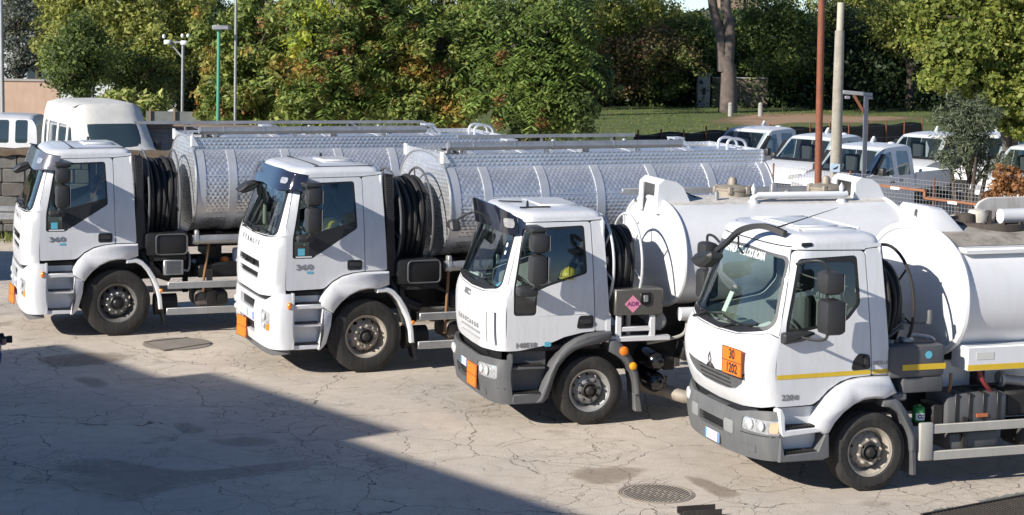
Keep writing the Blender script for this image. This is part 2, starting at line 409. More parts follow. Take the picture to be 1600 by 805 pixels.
# ================================================================ ground
def asphalt():
    m, t, b, out = nodes('cracked_asphalt'); b.inputs['Roughness'].default_value = .88; b.inputs['Specular IOR Level'].default_value = .3
    tc = N(t, 'ShaderNodeTexCoord'); P = tc.outputs['Object']
    def noise(s, d=6., r=.6, vec=P):
        n = N(t, 'ShaderNodeTexNoise', i_Scale=s, i_Detail=d, i_Roughness=r); t.links.new(vec, n.inputs['Vector']); return n
    big = noise(.35, 5.); fine = noise(55., 4., .7); mid = noise(4., 7., .65)
    base = ramp(t, mid.outputs[0], [(.25, (.52, .45, .37)), (.5, (.60, .53, .445)), (.75, (.66, .59, .505))])
    ag = ramp(t, fine.outputs[0], [(.3, (.72, .72, .72)), (.62, (1.12, 1.12, 1.12))]); c = mixc(t, 1., base.outputs[0], ag.outputs[0], 'MULTIPLY')
    bt = ramp(t, big.outputs[0], [(.35, (.88, .88, .9)), (.65, (1.08, 1.06, 1.03))]); c = mixc(t, 1., c, bt.outputs[0], 'MULTIPLY')
    # stains
    st = noise(.9, 5., .55); sr_ = ramp(t, st.outputs[0], [(.62, (0, 0, 0)), (.70, (.55, .55, .55))]); c = mixc(t, sr_.outputs[0], c, (.20, .165, .13, 1))
    # cracks: two voronoi networks with warped coordinates, gated by noise
    wn = noise(1.6, 4., .6); wv = N(t, 'ShaderNodeVectorMath', operation='MULTIPLY_ADD'); wv.inputs[1].default_value = (.55, .55, 0); t.links.new(wn.outputs['Color'], wv.inputs[0]); t.links.new(P, wv.inputs[2])
    hs = []
    cr_in = None
    for s, w_, g0, g1 in ((.45, .0035, .34, .46), (1.5, .008, .44, .53), (3.8, .012, .49, .57)):
        v = N(t, 'ShaderNodeTexVoronoi', feature='DISTANCE_TO_EDGE', i_Scale=s); v.inputs['Randomness'].default_value = 1; t.links.new(wv.outputs[0], v.inputs['Vector'])
        r = ramp(t, v.outputs['Distance'], [(w_*.25, (1, 1, 1)), (w_, (0, 0, 0))])
        g_ = noise(.28+.1*s, 3., .5); gr = ramp(t, g_.outputs[0], [(g0, (0, 0, 0)), (g1, (1, 1, 1))])
        k = mixc(t, 1., r.outputs[0], gr.outputs[0], 'MULTIPLY')
        cr_in = k if cr_in is None else mixc(t, 1., cr_in, k, 'LIGHTEN')
    c = mixc(t, cr_in, c, (.13, .105, .085, 1))
    t.links.new(c, b.inputs['Base Color'])
    hh = N(t, 'ShaderNodeMath', operation='MULTIPLY_ADD'); hh.inputs[1].default_value = -1.2
    t.links.new(cr_in, hh.inputs[0]); t.links.new(fine.outputs[0], hh.inputs[2]); bump(t, b, hh.outputs[0], .45, .012)
    return m
ASPH = asphalt()
m = MB(); gx = [-400, -60, -20, 0, 20, 60, 400]; gy = [-60, 0, 15, 30, 45, 74, 200, 900]
m.grid([[(x, y, 0) for x in gx] for y in gy]); o = m.build('ground', ASPH, None); struct(o)
def patchmat(name, col, amt, sc):
    """worn surface patch that thins out to nothing at its ragged edge"""
    m, t, b, out = nodes(name); b.inputs['Roughness'].default_value = .9; uv = N(t, 'ShaderNodeUVMap'); sx = N(t, 'ShaderNodeSeparateXYZ'); t.links.new(uv.outputs[0], sx.inputs[0])
    tc = N(t, 'ShaderNodeTexCoord'); n1 = N(t, 'ShaderNodeTexNoise', i_Scale=sc, i_Detail=9., i_Roughness=.72); t.links.new(tc.outputs['Object'], n1.inputs['Vector'])
    n2 = N(t, 'ShaderNodeTexNoise', i_Scale=55., i_Detail=4.); t.links.new(tc.outputs['Object'], n2.inputs['Vector'])
    r = ramp(t, n2.outputs[0], [(.3, tuple(c*.7 for c in col)), (.65, tuple(c*1.25 for c in col))]); t.links.new(r.outputs[0], b.inputs['Base Color']); bump(t, b, n2.outputs[0], .4, .01)
    ad = N(t, 'ShaderNodeMath', operation='ADD'); t.links.new(sx.outputs[0], ad.inputs[0]); t.links.new(n1.outputs[0], ad.inputs[1])
    f = ramp(t, ad.outputs[0], [(.60, (0, 0, 0)), (1.05, (amt, amt, amt))]); tr = N(t, 'ShaderNodeBsdfTransparent'); mx = N(t, 'ShaderNodeMixShader')
    t.links.new(f.outputs[0], mx.inputs[0]); t.links.new(tr.outputs[0], mx.inputs[1]); t.links.new(b.outputs[0], mx.inputs[2]); t.links.new(mx.outputs[0], out.inputs[0]); return m
PATCHM = patchmat('asphalt_patch', (.42, .37, .31), .42, 2.2); OILM = patchmat('oil_stain', (.33, .265, .20), .5, 2.6); GAPM = mat('dark_joint', (.12, .10, .08), .9)
def patch(px, mt, name, seed, z=.004, jit=.03):
    P = spline([Vector((gnd(*p).x, gnd(*p).y, 0)) for p in px], 6, True); c_ = sum(P, Vector((0, 0, 0)))/len(P); m = MB(); rows = []; fs = (1.15, .98, .8, .5, .15)
    for f_ in fs: rows.append([(c_.x+(p.x-c_.x)*f_, c_.y+(p.y-c_.y)*f_, z) for p in P])
    m.grid(rows, cu=True); m.add(rows[-1], [tuple(range(len(P)))]); me = bpy.data.meshes.new(name); me.from_pydata(m.v, [], m.f); n_ = len(P); L = me.uv_layers.new(name='UVMap'); val = (0, .22, .42, .55, .6, .6)
    for l in me.loops: L.data[l.index].uv = (val[min(l.vertex_index//n_, 5)], 0)
    return struct(link(name, me, mt))
patch([(85, 730), (150, 717), (200, 722), (290, 735), (400, 728), (470, 720), (490, 728), (430, 742), (330, 752), (250, 772), (190, 783), (140, 772), (110, 745)], PATCHM, 'asphalt_patch', 1)
for i, q in enumerate(([(270, 661), (300, 662), (322, 672), (300, 679), (280, 674)], [(115, 591), (150, 590), (172, 601), (150, 607), (130, 601)], [(325, 688), (380, 683), (435, 688), (428, 695), (370, 698)])): patch(q, PATCHM, 'asphalt_patch', i)
for i, q in enumerate(([(60, 562), (110, 554), (160, 551), (210, 556), (170, 568), (120, 573), (78, 573)], [(890, 738), (935, 730), (1005, 732), (990, 746), (950, 758), (915, 754), (895, 746)], [(1070, 746), (1095, 748), (1130, 760), (1155, 772), (1130, 779), (1100, 766)])): patch(q, OILM, 'oil_stain', i)
# round cast-iron cover
c0 = gnd(1025, 771.5); IRON = mat('cast_iron', (.42, .365, .30), .75, metal=.3, dirt=.5, var=.3, dcol=(.33, .29, .25, 1), scale=9.)
t = thing('manhole_cover', 'round ribbed cast-iron manhole cover set in the sunlit asphalt', 'manhole cover', c0)
R = (gnd(1085, 771)-gnd(965, 771)).length/2
m = MB(); m.lathe([(R, -.05), (R, .006), (R*.955, .008), (R*.95, .0015), (R*.94, .0015), (R*.935, .009), (R*.90, .009), (R*.89, .003), (0, .003)], 48, axis='z', cap=False); m.build('cover_plate', IRON, t, 25)
for i in range(-9, 10):
    y = i*R*.088; hw = math.sqrt(max((R*.86)**2-y*y, 0))
    if hw < .03: continue
    segs = [(-hw, -hw*.36), (-hw*.30, hw*.30), (hw*.36, hw)] if i % 2 else [(-hw, -hw*.04), (hw*.04, hw)]
    for a, b_ in segs:
        m = MB(); m.box(a, b_, y-R*.027, y+R*.027, .003, .0105, .002, Matrix.Rotation(1.05, 4, 'Z')); m.build('rib', IRON, t)
# square inspection cover with a sunk round lid
t = thing('inspection_cover', 'square concrete inspection cover with sunken round lid between the two steel-tank trucks', 'manhole cover', gnd(272, 540))
q = [gnd(*p)-gnd(272, 540) for p in ((226, 536), (293, 529), (330, 538), (258, 549))]
m = MB(); m.prism([(p.x, p.y) for p in q], -.05, .005, 'z'); m.build('concrete_frame', mat('old_concrete', (.25, .23, .20), .9, var=.3, bmp=.3, dirt=.4), t)
m = MB(); m.tube([(p.x, p.y, .004) for p in [q[0].lerp(q[1], i/12) for i in range(13)]+[q[1].lerp(q[2], i/6) for i in range(1, 7)]+[q[2].lerp(q[3], i/12) for i in range(1, 13)]+[q[3].lerp(q[0], i/6) for i in range(1, 6)]], .022, 5, closed=True); m.build('gap', GAPM, t)
cc = (q[0]+q[1]+q[2]+q[3])/4; m = MB(); m.lathe([(.52, .004), (.52, .010), (.49, .012), (0, .012)], 32, (cc.x, cc.y, 0), 'z'); m.build('lid', mat('lid_concrete', (.28, .25, .215), .9, var=.25, bmp=.2), t)
# drain grating at the right edge
q = [gnd(*p) for p in ((1460, 792), (1560, 766), (1640, 768), (1620, 782), (1500, 812), (1440, 815))]
a, b_ = gnd(1440, 806), gnd(1640, 768); d = (b_-a).normalized(); nn = Vector((-d.y, d.x, 0))
t = thing('drain_grating', 'dark ribbed iron drain grating partly crusted with grey mortar', 'drain', a)
GR = mat('dark_iron', (.055, .048, .043), .7, metal=.3, dirt=.5, var=.3, dcol=(.13, .11, .09, 1), scale=8.)
L = 2.6; Wd = .62
def P2(u, v, z): return a-a+d*u+nn*v+Vector((0, 0, z))
m = MB(); m.add([P2(0, -Wd, .003), P2(L, -Wd, .003), P2(L, .0, .003), P2(0, .0, .003)], [(0, 1, 2, 3)]); m.build('grate_plate', GR, t)
for i in range(48):
    u = .03+i*.053; m = MB(); m.bar(P2(u, -Wd+.02, .010), P2(u+.10, -.03, .010), .022, .012); m.build('rib', GR, t)
m = MB(); m.bar(P2(0, -Wd, .012), P2(L, -Wd, .012), .03, .02); m.bar(P2(0, 0, .012), P2(L, 0, .012), .03, .02); m.build('frame', GR, t)
MORT = mat('mortar', (.24, .25, .23), .95, var=.35, bmp=.4, dirt=.3)
for k, (u0, v0, u1, v1) in enumerate(((.9, .03, 1.8, .07), (1.75, -.10, 2.3, -.03), (.2, .02, .5, .05), (2.1, -.62, 2.5, -.52))):
    rnd = random.Random(k); m = MB(); n_ = 16
    top = [P2(u0+(u1-u0)*i/n_, v1+rnd.uniform(-.02, .03), .018+rnd.uniform(0, .006)) for i in range(n_+1)]; bot = [P2(u0+(u1-u0)*i/n_, v0+rnd.uniform(-.05, .02), .014) for i in range(n_+1)]
    m.grid([bot, top]); m.build('mortar_crust', MORT, t)
# black steel channel at the lower edge of the picture
a = gnd(1075, 803); t = thing('steel_channel', 'black steel channel bar lying on the asphalt by the round manhole cover', 'metal bar', a, math.radians(15))
m = MB(); m.box(-.1, .32, -.14, .06, .002, .012, .002); m.build('web', GR, t)
for y in (-.14, .05): m = MB(); m.box(-.1, .32, y, y+.012, .012, .07, .002); m.build('flange', GR, t)
# ================================================================ truck building kit
# truck frame: origin on the ground under the front axle, +x to the tail, -y the driver's side
class Cab:
    def __init__(s, xf, w, d, n, xb, zref):
        s.xf = curve1(xf); s.w = curve1(w); s.d = curve1(d) if hasattr(d, '__len__') else (lambda z, d=d: d); s.n = n; s.xb = xb
        ph = np.linspace(0, math.pi/2, 400); w0 = s.w(zref); d0 = s.d(zref)
        y = w0*np.sin(ph)**(2/n); x = d0*(1-np.cos(ph)**(2/n))
        L = np.concatenate([[0], np.cumsum(np.hypot(np.diff(x), np.diff(y)))]); s.ph = ph; s.L = L; s.smax = float(L[-1])
    def F(s, a, z, off=0.):
        ph = float(np.interp(abs(a), s.L, s.ph)); k = 2/s.n
        y = s.w(z)*math.sin(ph)**k; x = s.xf(z)+s.d(z)*(1-max(math.cos(ph), 0)**k)
        ex = abs(a)-s.smax
        if ex > 0: x += ex
        return Vector((x, math.copysign(y, a), z))
    def S(s, x, z, sg=-1):
        t = (x-s.xf(z))/s.d(z); w = s.w(z)
        if t < 1: w = w*(max(1-(1-max(t, 0))**s.n, 1e-6))**(1/s.n)
        return Vector((x, sg*w, z))
    def sx(s, x, z):
        """front coordinate of the point of the corner that lies at x"""
        t = min(max((x-s.xf(z))/s.d(z), 0), 1); c = (1-t)**(s.n/2); ph = math.acos(min(max(c, 0), 1))
        return float(np.interp(ph, s.ph, s.L)) + max(0, x-s.xf(z)-s.d(z))
def near(c): return lambda x, z: c.S(x, z, -1)
def far(c): return lambda x, z: c.S(x, z, 1)
def shift(fn, o, ref=(0, 0, 1.6)):
    R = Vector(ref)
    def g(a, b):
        p, n = nrm(fn, a, b)
        if n.dot(p-R) < 0: n = -n
        return p+n*o
    return g
def roof_cap(mb, c, z0, z1, top, flat=.75, rows=7, nseg=56, xb=None):
    """rounded roof shell over the cab plan: from the rim z0 to the crown z1"""
    xb = xb or c.xb; k = 2/c.n
    rws = []
    for i in range(rows+1):
        t = i/rows; a = t*math.pi/2; zz = z0+(z1-z0)*math.sin(a)**.9; ins = top*(1-math.cos(a))
        w = c.w(z0)-ins; xf = c.xf(z0)+ins*1.1; d = c.d(z0)
        row = []
        m = nseg//4
        for j in range(m+1):
            ph = math.pi/2*(1-j/m); row.append((xf+d*(1-max(math.cos(ph), 0)**k), -w*math.sin(ph)**k, zz))
        for j in range(1, m+1):
            ph = math.pi/2*j/m; row.append((xf+d*(1-max(math.cos(ph), 0)**k), w*math.sin(ph)**k, zz))
        b = xb-ins*.8; r = .12
        for j in range(5):
            q = math.pi/2*j/4; row.append((b-r+r*math.sin(q), w-r+r*math.cos(q), zz))
        for j in range(5):
            q = math.pi/2*j/4; row.append((b-r+r*math.cos(q), -(w-r+r*math.sin(q)), zz))
        rws.append(row)
    n0 = len(mb.v); mb.grid(rws, cu=True)
    # crown: shrink the last ring to the middle with a slight camber
    last = rws[-1]; cx = sum(p[0] for p in last)/len(last)
    ex = []
    for f_, dz in ((.8, .010), (.5, .018), (.2, .022)): ex.append([(cx+(p[0]-cx)*f_, p[1]*f_, z1+dz) for p in last])
    mb.grid([last]+ex, cu=True)
    mb.add(ex[-1], [tuple(range(len(last)))])
    return mb
def wheel(name, parent, loc, R, W, rimR, disc, mats, nuts=10, convex=True, holes=10, share={}):
    """wheel > tyre, hub, wheel_nuts; outer face towards -y. returns the wheel"""
    key = (R, W, rimR, disc, nuts, mats[0].name)
    if key in share:
        o = copy_tree(share[key], parent); o.location = loc; return o
    h = W/2
    rim = MB()
    rim.lathe([(rimR, -h*.80), (rimR+.018, -h*.86), (rimR+.020, -h*.80), (rimR-.01, -h*.72), (rimR-.03, -h*.5), (rimR-.045, -h*.1), (rimR-.045, h*.6), (rimR+.01, h*.8)], 48, cap=False)
    # disc with hand holes
    y0 = -h*.30 if convex else h*.2
    ro, ri = rimR-.045, disc
    outer = [(ro*math.cos(a), ro*math.sin(a)) for a in np.linspace(0, 2*math.pi, 60, endpoint=False)]
    inner = [(.05*math.cos(a), .05*math.sin(a)) for a in np.linspace(0, 2*math.pi, 20, endpoint=False)]
    hs = []
    rh = (ro+disc)/2+.005; hr = (ro-disc)*.36
    for i in range(holes):
        a = 2*math.pi*(i+.5)/holes
        hs.append([(rh*math.cos(a)+hr*math.cos(b)*math.cos(a)-hr*1.25*math.sin(b)*math.sin(a), rh*math.sin(a)+hr*math.cos(b)*math.sin(a)+hr*1.25*math.sin(b)*math.cos(a)) for b in np.linspace(0, 2*math.pi, 10, endpoint=False)])
    def dsurf(a, b):
        r = math.hypot(a, b); t = min(max((r-disc*.92)/(ro-disc*.92), 0), 1)
        y = -h*.62*(1-t*t*(3-2*t)) if convex else h*.1*(1-t)
        return Vector((a, y+h*.15*t, b))
    panel(rim, outer, dsurf, [inner]+hs, .012, .05, 0, (0, 1, 0))
    wo_ = rim.build(name, mats[0], parent, 35); wo_.location = loc
    ty = MB()
    tp = [(rimR+.004, -h*.78), (rimR+.03, -h*.96), (rimR+(R-rimR)*.35, -h*1.0), (rimR+(R-rimR)*.62, -h*1.02), (R-.055, -h*.97), (R-.02, -h*.90), (R-.004, -h*.80)]
    ng = 4
    tread = []
    for i in range(ng+1):
        a = -h*.78+2*h*.78*i/(ng+1); b = -h*.78+2*h*.78*(i+1)/(ng+1)
        tread += [(R, a+.004), (R, b-.012)]
        if i < ng: tread += [(R-.016, b-.009), (R-.016, b-.001)]
    ty.lathe(tp+tread+[(r, -y) for r, y in tp[::-1]], 64, cap=False)
    # raised marks on the side wall
    for q in range(3):
        for a in np.linspace(.3, 1.25, 6):
            aa = a+q*2.1; r0 = rimR+(R-rimR)*.45; r1 = r0+.04
            c0, s0, c1, s1 = math.cos(aa-.025), math.sin(aa-.025), math.cos(aa+.025), math.sin(aa+.025); y_ = -h*1.026
            ty.add([(r0*c0, y_, r0*s0), (r0*c1, y_, r0*s1), (r1*c1, y_, r1*s1), (r1*c0, y_, r1*s0)], [(0, 1, 2, 3)])
    ty.build('tyre', RUB, wo_, 30)
    hb = MB(); yo = -h*.62 if convex else h*.1
    hb.lathe([(disc*.60, yo+.02), (disc*.60, yo-.03), (disc*.52, yo-.045), (disc*.50, yo-.02), (disc*.34, yo-.02), (disc*.33, yo-.055), (disc*.2, yo-.075), (.0, yo-.078)], 28, cap=False)
    hb.build('hub', mats[1], wo_, 35)
    nb = MB()
    for i in range(nuts):
        a = 2*math.pi*i/nuts+.2; nb.lathe([(.020, yo+.012), (.020, yo-.02), (.015, yo-.024), (.014, yo-.045), (0, yo-.048)], 6, (disc*.80*math.cos(a), 0, disc*.80*math.sin(a)), cap=False)
    nb.build('wheel_nuts', mats[2], wo_, 30, kind='stuff')
    share[key] = wo_
    return wo_
def wheels(t, y, R, W, rimR, disc, mats, nuts, xr, rear=True, name='wheel'):
    a = wheel(name, t, (0, -y+W/2, R), R, W, rimR, disc, mats, nuts)
    b = wheel(name, t, (0, y-W/2, R), R, W, rimR, disc, mats, nuts); b.rotation_euler = (0, 0, math.pi)
    for x in xr:
        for sg in (-1, 1):
            for k in (0, 1):
                c = wheel(name, t, (x, sg*(y-.02-W/2-k*(W+.03)), R), R, W, rimR, disc, mats, nuts)
                if (sg > 0) ^ (k == 0): pass
                if sg > 0: c.rotation_euler = (0, 0, math.pi)
def superell(a, b, n, m=72):
    out = []
    for i in range(m):
        q = 2*math.pi*i/m; c, s_ = math.cos(q), math.sin(q)
        out.append((a*math.copysign(abs(c)**(2/n), c), b*math.copysign(abs(s_)**(2/n), s_)))
    return out
def seats(parent, xs, zs, col=SEAT, y_list=(-.55, .55), s=1.):
    for y in y_list:
        m = MB(); m.box(xs-.28*s, xs+.25*s, y-.26, y+.26, zs, zs+.14, .05)
        m.box(xs+.17*s, xs+.34*s, y-.25, y+.25, zs+.12, zs+.72, .06); m.box(xs+.2*s, xs+.32*s, y-.13, y+.13, zs+.74, zs+.92, .05)
        m.build('seat', col, parent)
def steering(parent, x, y, z, r=.23, tilt=.5):
    m = MB(); P = []
    for i in range(28):
        a = 2*math.pi*i/28; P.append((x+r*math.sin(a)*math.sin(tilt)*-1+0*r, y+r*math.cos(a), z+r*math.sin(a)*math.cos(tilt)*.55))
    m.tube(P, .017, 8, closed=True)
    m.tube([(x-.25, y, z-.28), (x, y, z)], .03, 8)
    for i in (3, 11, 21): m.tube([(x, y, z), P[i]], .012, 6)
    m.build('steering_wheel', BLACK, parent)
def hose_reel(parent, x0, x1, y, z, r, frame_mat, name='hose_reel', spokes=6, layers=3):
    """big reel with rim rings, spokes and wound black hose; axis along x"""
    m = MB()
    for x in (x0, x1):
        m.tube([(x, y+r*math.cos(a), z+r*math.sin(a)) for a in np.linspace(0, 2*math.pi, 40, endpoint=False)], .018, 8, closed=True)
        for i in range(spokes):
            a = 2*math.pi*i/spokes+.3; m.tube([(x, y, z), (x, y+r*math.cos(a), z+r*math.sin(a))], .013, 6)
    m.tube([(x0-.06, y, z), (x1+.06, y, z)], .05, 12)
    rl = m.build(name, frame_mat, parent)
    h = MB(); hr = (x1-x0)/12.5
    rnd = random.Random(int(abs(x0*1000)))
    for k in range(layers):
        n = 6-(k % 2)
        for i in range(n):
            x = x0+.03+hr*.9+(x1-x0-.06-hr*1.8)*(i/(max(n-1, 1))); rr = r*.52+k*r*.098+rnd.uniform(-.02, .02)
            h.tube([(x+.02*math.sin(2*a+i)+.012*math.sin(3*a), y+rr*math.cos(a)*(1+.02*math.sin(2*a+k)), z+rr*math.sin(a)-(.05 if k == layers-1 else .0)*(1-math.sin(a))) for a in np.linspace(0, 2*math.pi, 36, endpoint=False)], hr*.98, 8, closed=True)
    h.build('hose', mat('black_hose', (.017, .017, .018), .55, var=.3, dirt=.3, dcol=(.06, .055, .05, 1)), rl)
    return rl
def mirrors(t, parts, arms, mt=None, name='mirror'):
    mt = mt or BLACKM
    o = None
    for a in arms:
        m = MB(); m.tube(a, .016, 8, smooth=4); q = m.build(name if o is None else 'mirror_arm', mt, o or t); o = o or q
    for (x0, x1, y0, y1, z0, z1, r) in parts:
        h = MB(); h.box(x0, x1, y0, y1, z0, z1); h.build('mirror_housing', mt, o, bevel=r)
        g = MB(); g.box(x1+.001, x1+.006, y0+.03, y1-.03, z0+.03, z1-.03); g.build('mirror_glass', CHROME, o)
    return o
def plate_adr(t, M, top=None, bottom=None, lines=True):
    """orange hazard plate 0.40 x 0.30; M places it (x right, y up, z out)"""
    m = MB(); m.box(-.20, .20, -.15, .15, -.006, .006, .004, M); o = m.build('hazard_plate', ORANGE, t)
    f = MB()
    for b in ((-.20, .20, .143, .15), (-.20, .20, -.15, -.143), (-.20, -.193, -.143, .143), (.193, .20, -.143, .143), (-.193, .193, -.004, .004)): f.box(b[0], b[1], b[2], b[3], .0065, .009, 0, M)
    f.build('border', DKTXT, o)
    for txt, y in ((top, .075), (bottom, -.075)):
        if txt:
            vs, fs = text_geo(txt, .145, .004, .82); k = MB(); k.add([M @ Vector((u, v+y, .0095)) for u, v in vs], fs); k.build('numerals', DKTXT, o)
    return o
def licence(t, M, w=.36, h=.11):
    m = MB(); m.box(-w/2, w/2, -h/2, h/2, -.006, .006, .003, M); o = m.build('licence_plate', PWHITE, t)
    b = MB(); b.box(-w/2, -w/2+.04, -h/2, h/2, .0065, .008, 0, M); b.box(w/2-.04, w/2, -h/2, h/2, .0065, .008, 0, M); b.build('blue_band', BLUE, o)
    k = MB(); rnd = random.Random(3); x = -w/2+.06
    while x < w/2-.07:
        a_ = rnd.uniform(-.032, -.01); k.box(x, x+.007, -.032, .032, .0065, .0075, 0, M); k.box(x+.007, x+.02, a_, a_+.01, .0065, .0075, 0, M); k.box(x+.007, x+.02, .02, .03, .0065, .0075, 0, M); x += .036+rnd.choice((0, 0, .02))
    k.build('characters', mat('worn_plate_ink', (.16, .17, .20), .6), o, kind='stuff'); return o
def frameM(o, x, y): # matrix from origin, right vector and up vector
    o, x, y = Vector(o), Vector(x).normalized(), Vector(y).normalized(); z = x.cross(y)
    return Matrix(((x.x, y.x, z.x, o.x), (x.y, y.y, z.y, o.y), (x.z, y.z, z.z, o.z), (0, 0, 0, 1)))
def tread_top(m, x0, x1, y0, y1, z):
    """saw-tooth step tread"""
    n = max(4, int((x1-x0)/.035))
    for i in range(n):
        a = x0+(x1-x0)*i/n; b = a+(x1-x0)/n*.62; m.box(a, b, y0, y1, z, z+.018)
def place(t, o):
    """world placement for a loose thing given in truck coordinates"""
    bpy.context.view_layer.update(); o.matrix_world = t.matrix_world @ o.matrix_world
    return o
def sticker(t, fn, pts, mt, name='sticker', off=.004, ref=(0, 0, 1.6)):
    m = MB(); panel(m, pts, fn, (), 0, .12, off, ref); return m.build(name, mt, t)
def glassp(t, fn, pts, mt, name='window_glass', off=-.012, holes=(), ref=(0, 0, 1.6)):
    m = MB(); panel(m, pts, fn, holes, 0, .09, off, ref); return m.build(name, mt, t)
def tank(name, t, x0, x1, a, b, zc, n, mt, end_mt, dome=.10, ring=.03, ring_mt=None, m=72):
    """tank shell with slightly domed front end and raised rim"""
    P = superell(a, b, n, m); sh = MB()
    xs = np.linspace(x0, x1, max(2, int((x1-x0)/.4)))
    sh.grid([[(x, p[0], zc+p[1]) for p in P] for x in xs], cu=True)
    cum = np.concatenate([[0], np.cumsum([math.hypot(P[(i+1) % m][0]-P[i][0], P[(i+1) % m][1]-P[i][1]) for i in range(m)])])
    me = bpy.data.meshes.new(name); me.from_pydata(sh.v, [], sh.f)
    L = me.uv_layers.new(name='UVMap'); k = 0
    for p in me.polygons:
        js = [v % m for v in p.vertices]; wrap = (m-1 in js and 0 in js)
        for li, vi in zip(p.loop_indices, p.vertices):
            j = vi % m; L.data[li].uv = (me.vertices[vi].co.x, cum[m] if (wrap and j == 0) else cum[j])
    o = link(name, me, mt, t, 60)
    for nm, x, d in (('front_end', x0, -1), ('rear_end', x1, 1)):
        e = MB(); rows = []
        for f_ in (1., .985, .93, .8, .6, .35, .12): rows.append([(x+d*(dome*(1-f_**2.6)+.004), p[0]*f_*.995, zc+p[1]*f_*.995) for p in P])
        e.grid(rows, cu=True); e.add(rows[-1], [tuple(range(m))])
        e.build(nm, end_mt, o, 60, uv=lambda v: (v.y, v.z))
        if ring:
            r = MB(); Q = [(x, p[0]*1.004, zc+p[1]*1.004) for p in P]; r.tube(Q, ring, 8, closed=True); r.build('end_rim', ring_mt or mt, o)
    return o
def band(t, x, w, a, b, zc, n, mt, off=.008, name='band', q0=-200, q1=380):
    P = superell(a+off, b+off, n, 72); m = MB()
    Q = [p for p in P]
    rows = [[(x-w/2, p[0], zc+p[1]) for p in superell(a-.004, b-.004, n)], [(x-w/2, p[0], zc+p[1]) for p in Q], [(x+w/2, p[0], zc+p[1]) for p in Q], [(x+w/2, p[0], zc+p[1]) for p in superell(a-.004, b-.004, n)]]
    m.grid(rows, cu=True); return m.build(name, mt, t, 30)
def manlid(t, x, y, z, r, mt, h=.12, name='manhole_lid'):
    m = MB(); m.lathe([(r, 0), (r, h*.55), (r*1.06, h*.6), (r*1.06, h*.75), (r*.9, h*.9), (r*.4, h*1.05), (0, h*1.08)], 28, (x, y, z), 'z')
    m.lathe([(r*.25, 0), (r*.25, .06), (r*.16, .1), (0, .11)], 14, (x, y, z+h*1.02), 'z')
    for i in range(6):
        a = i*math.pi/3; m.box(x+r*1.02*math.cos(a)-.03, x+r*1.02*math.cos(a)+.03, y+r*1.02*math.sin(a)-.03, y+r*1.02*math.sin(a)+.03, z+h*.3, z+h*.95, .01)
    return m.build(name, mt, t)
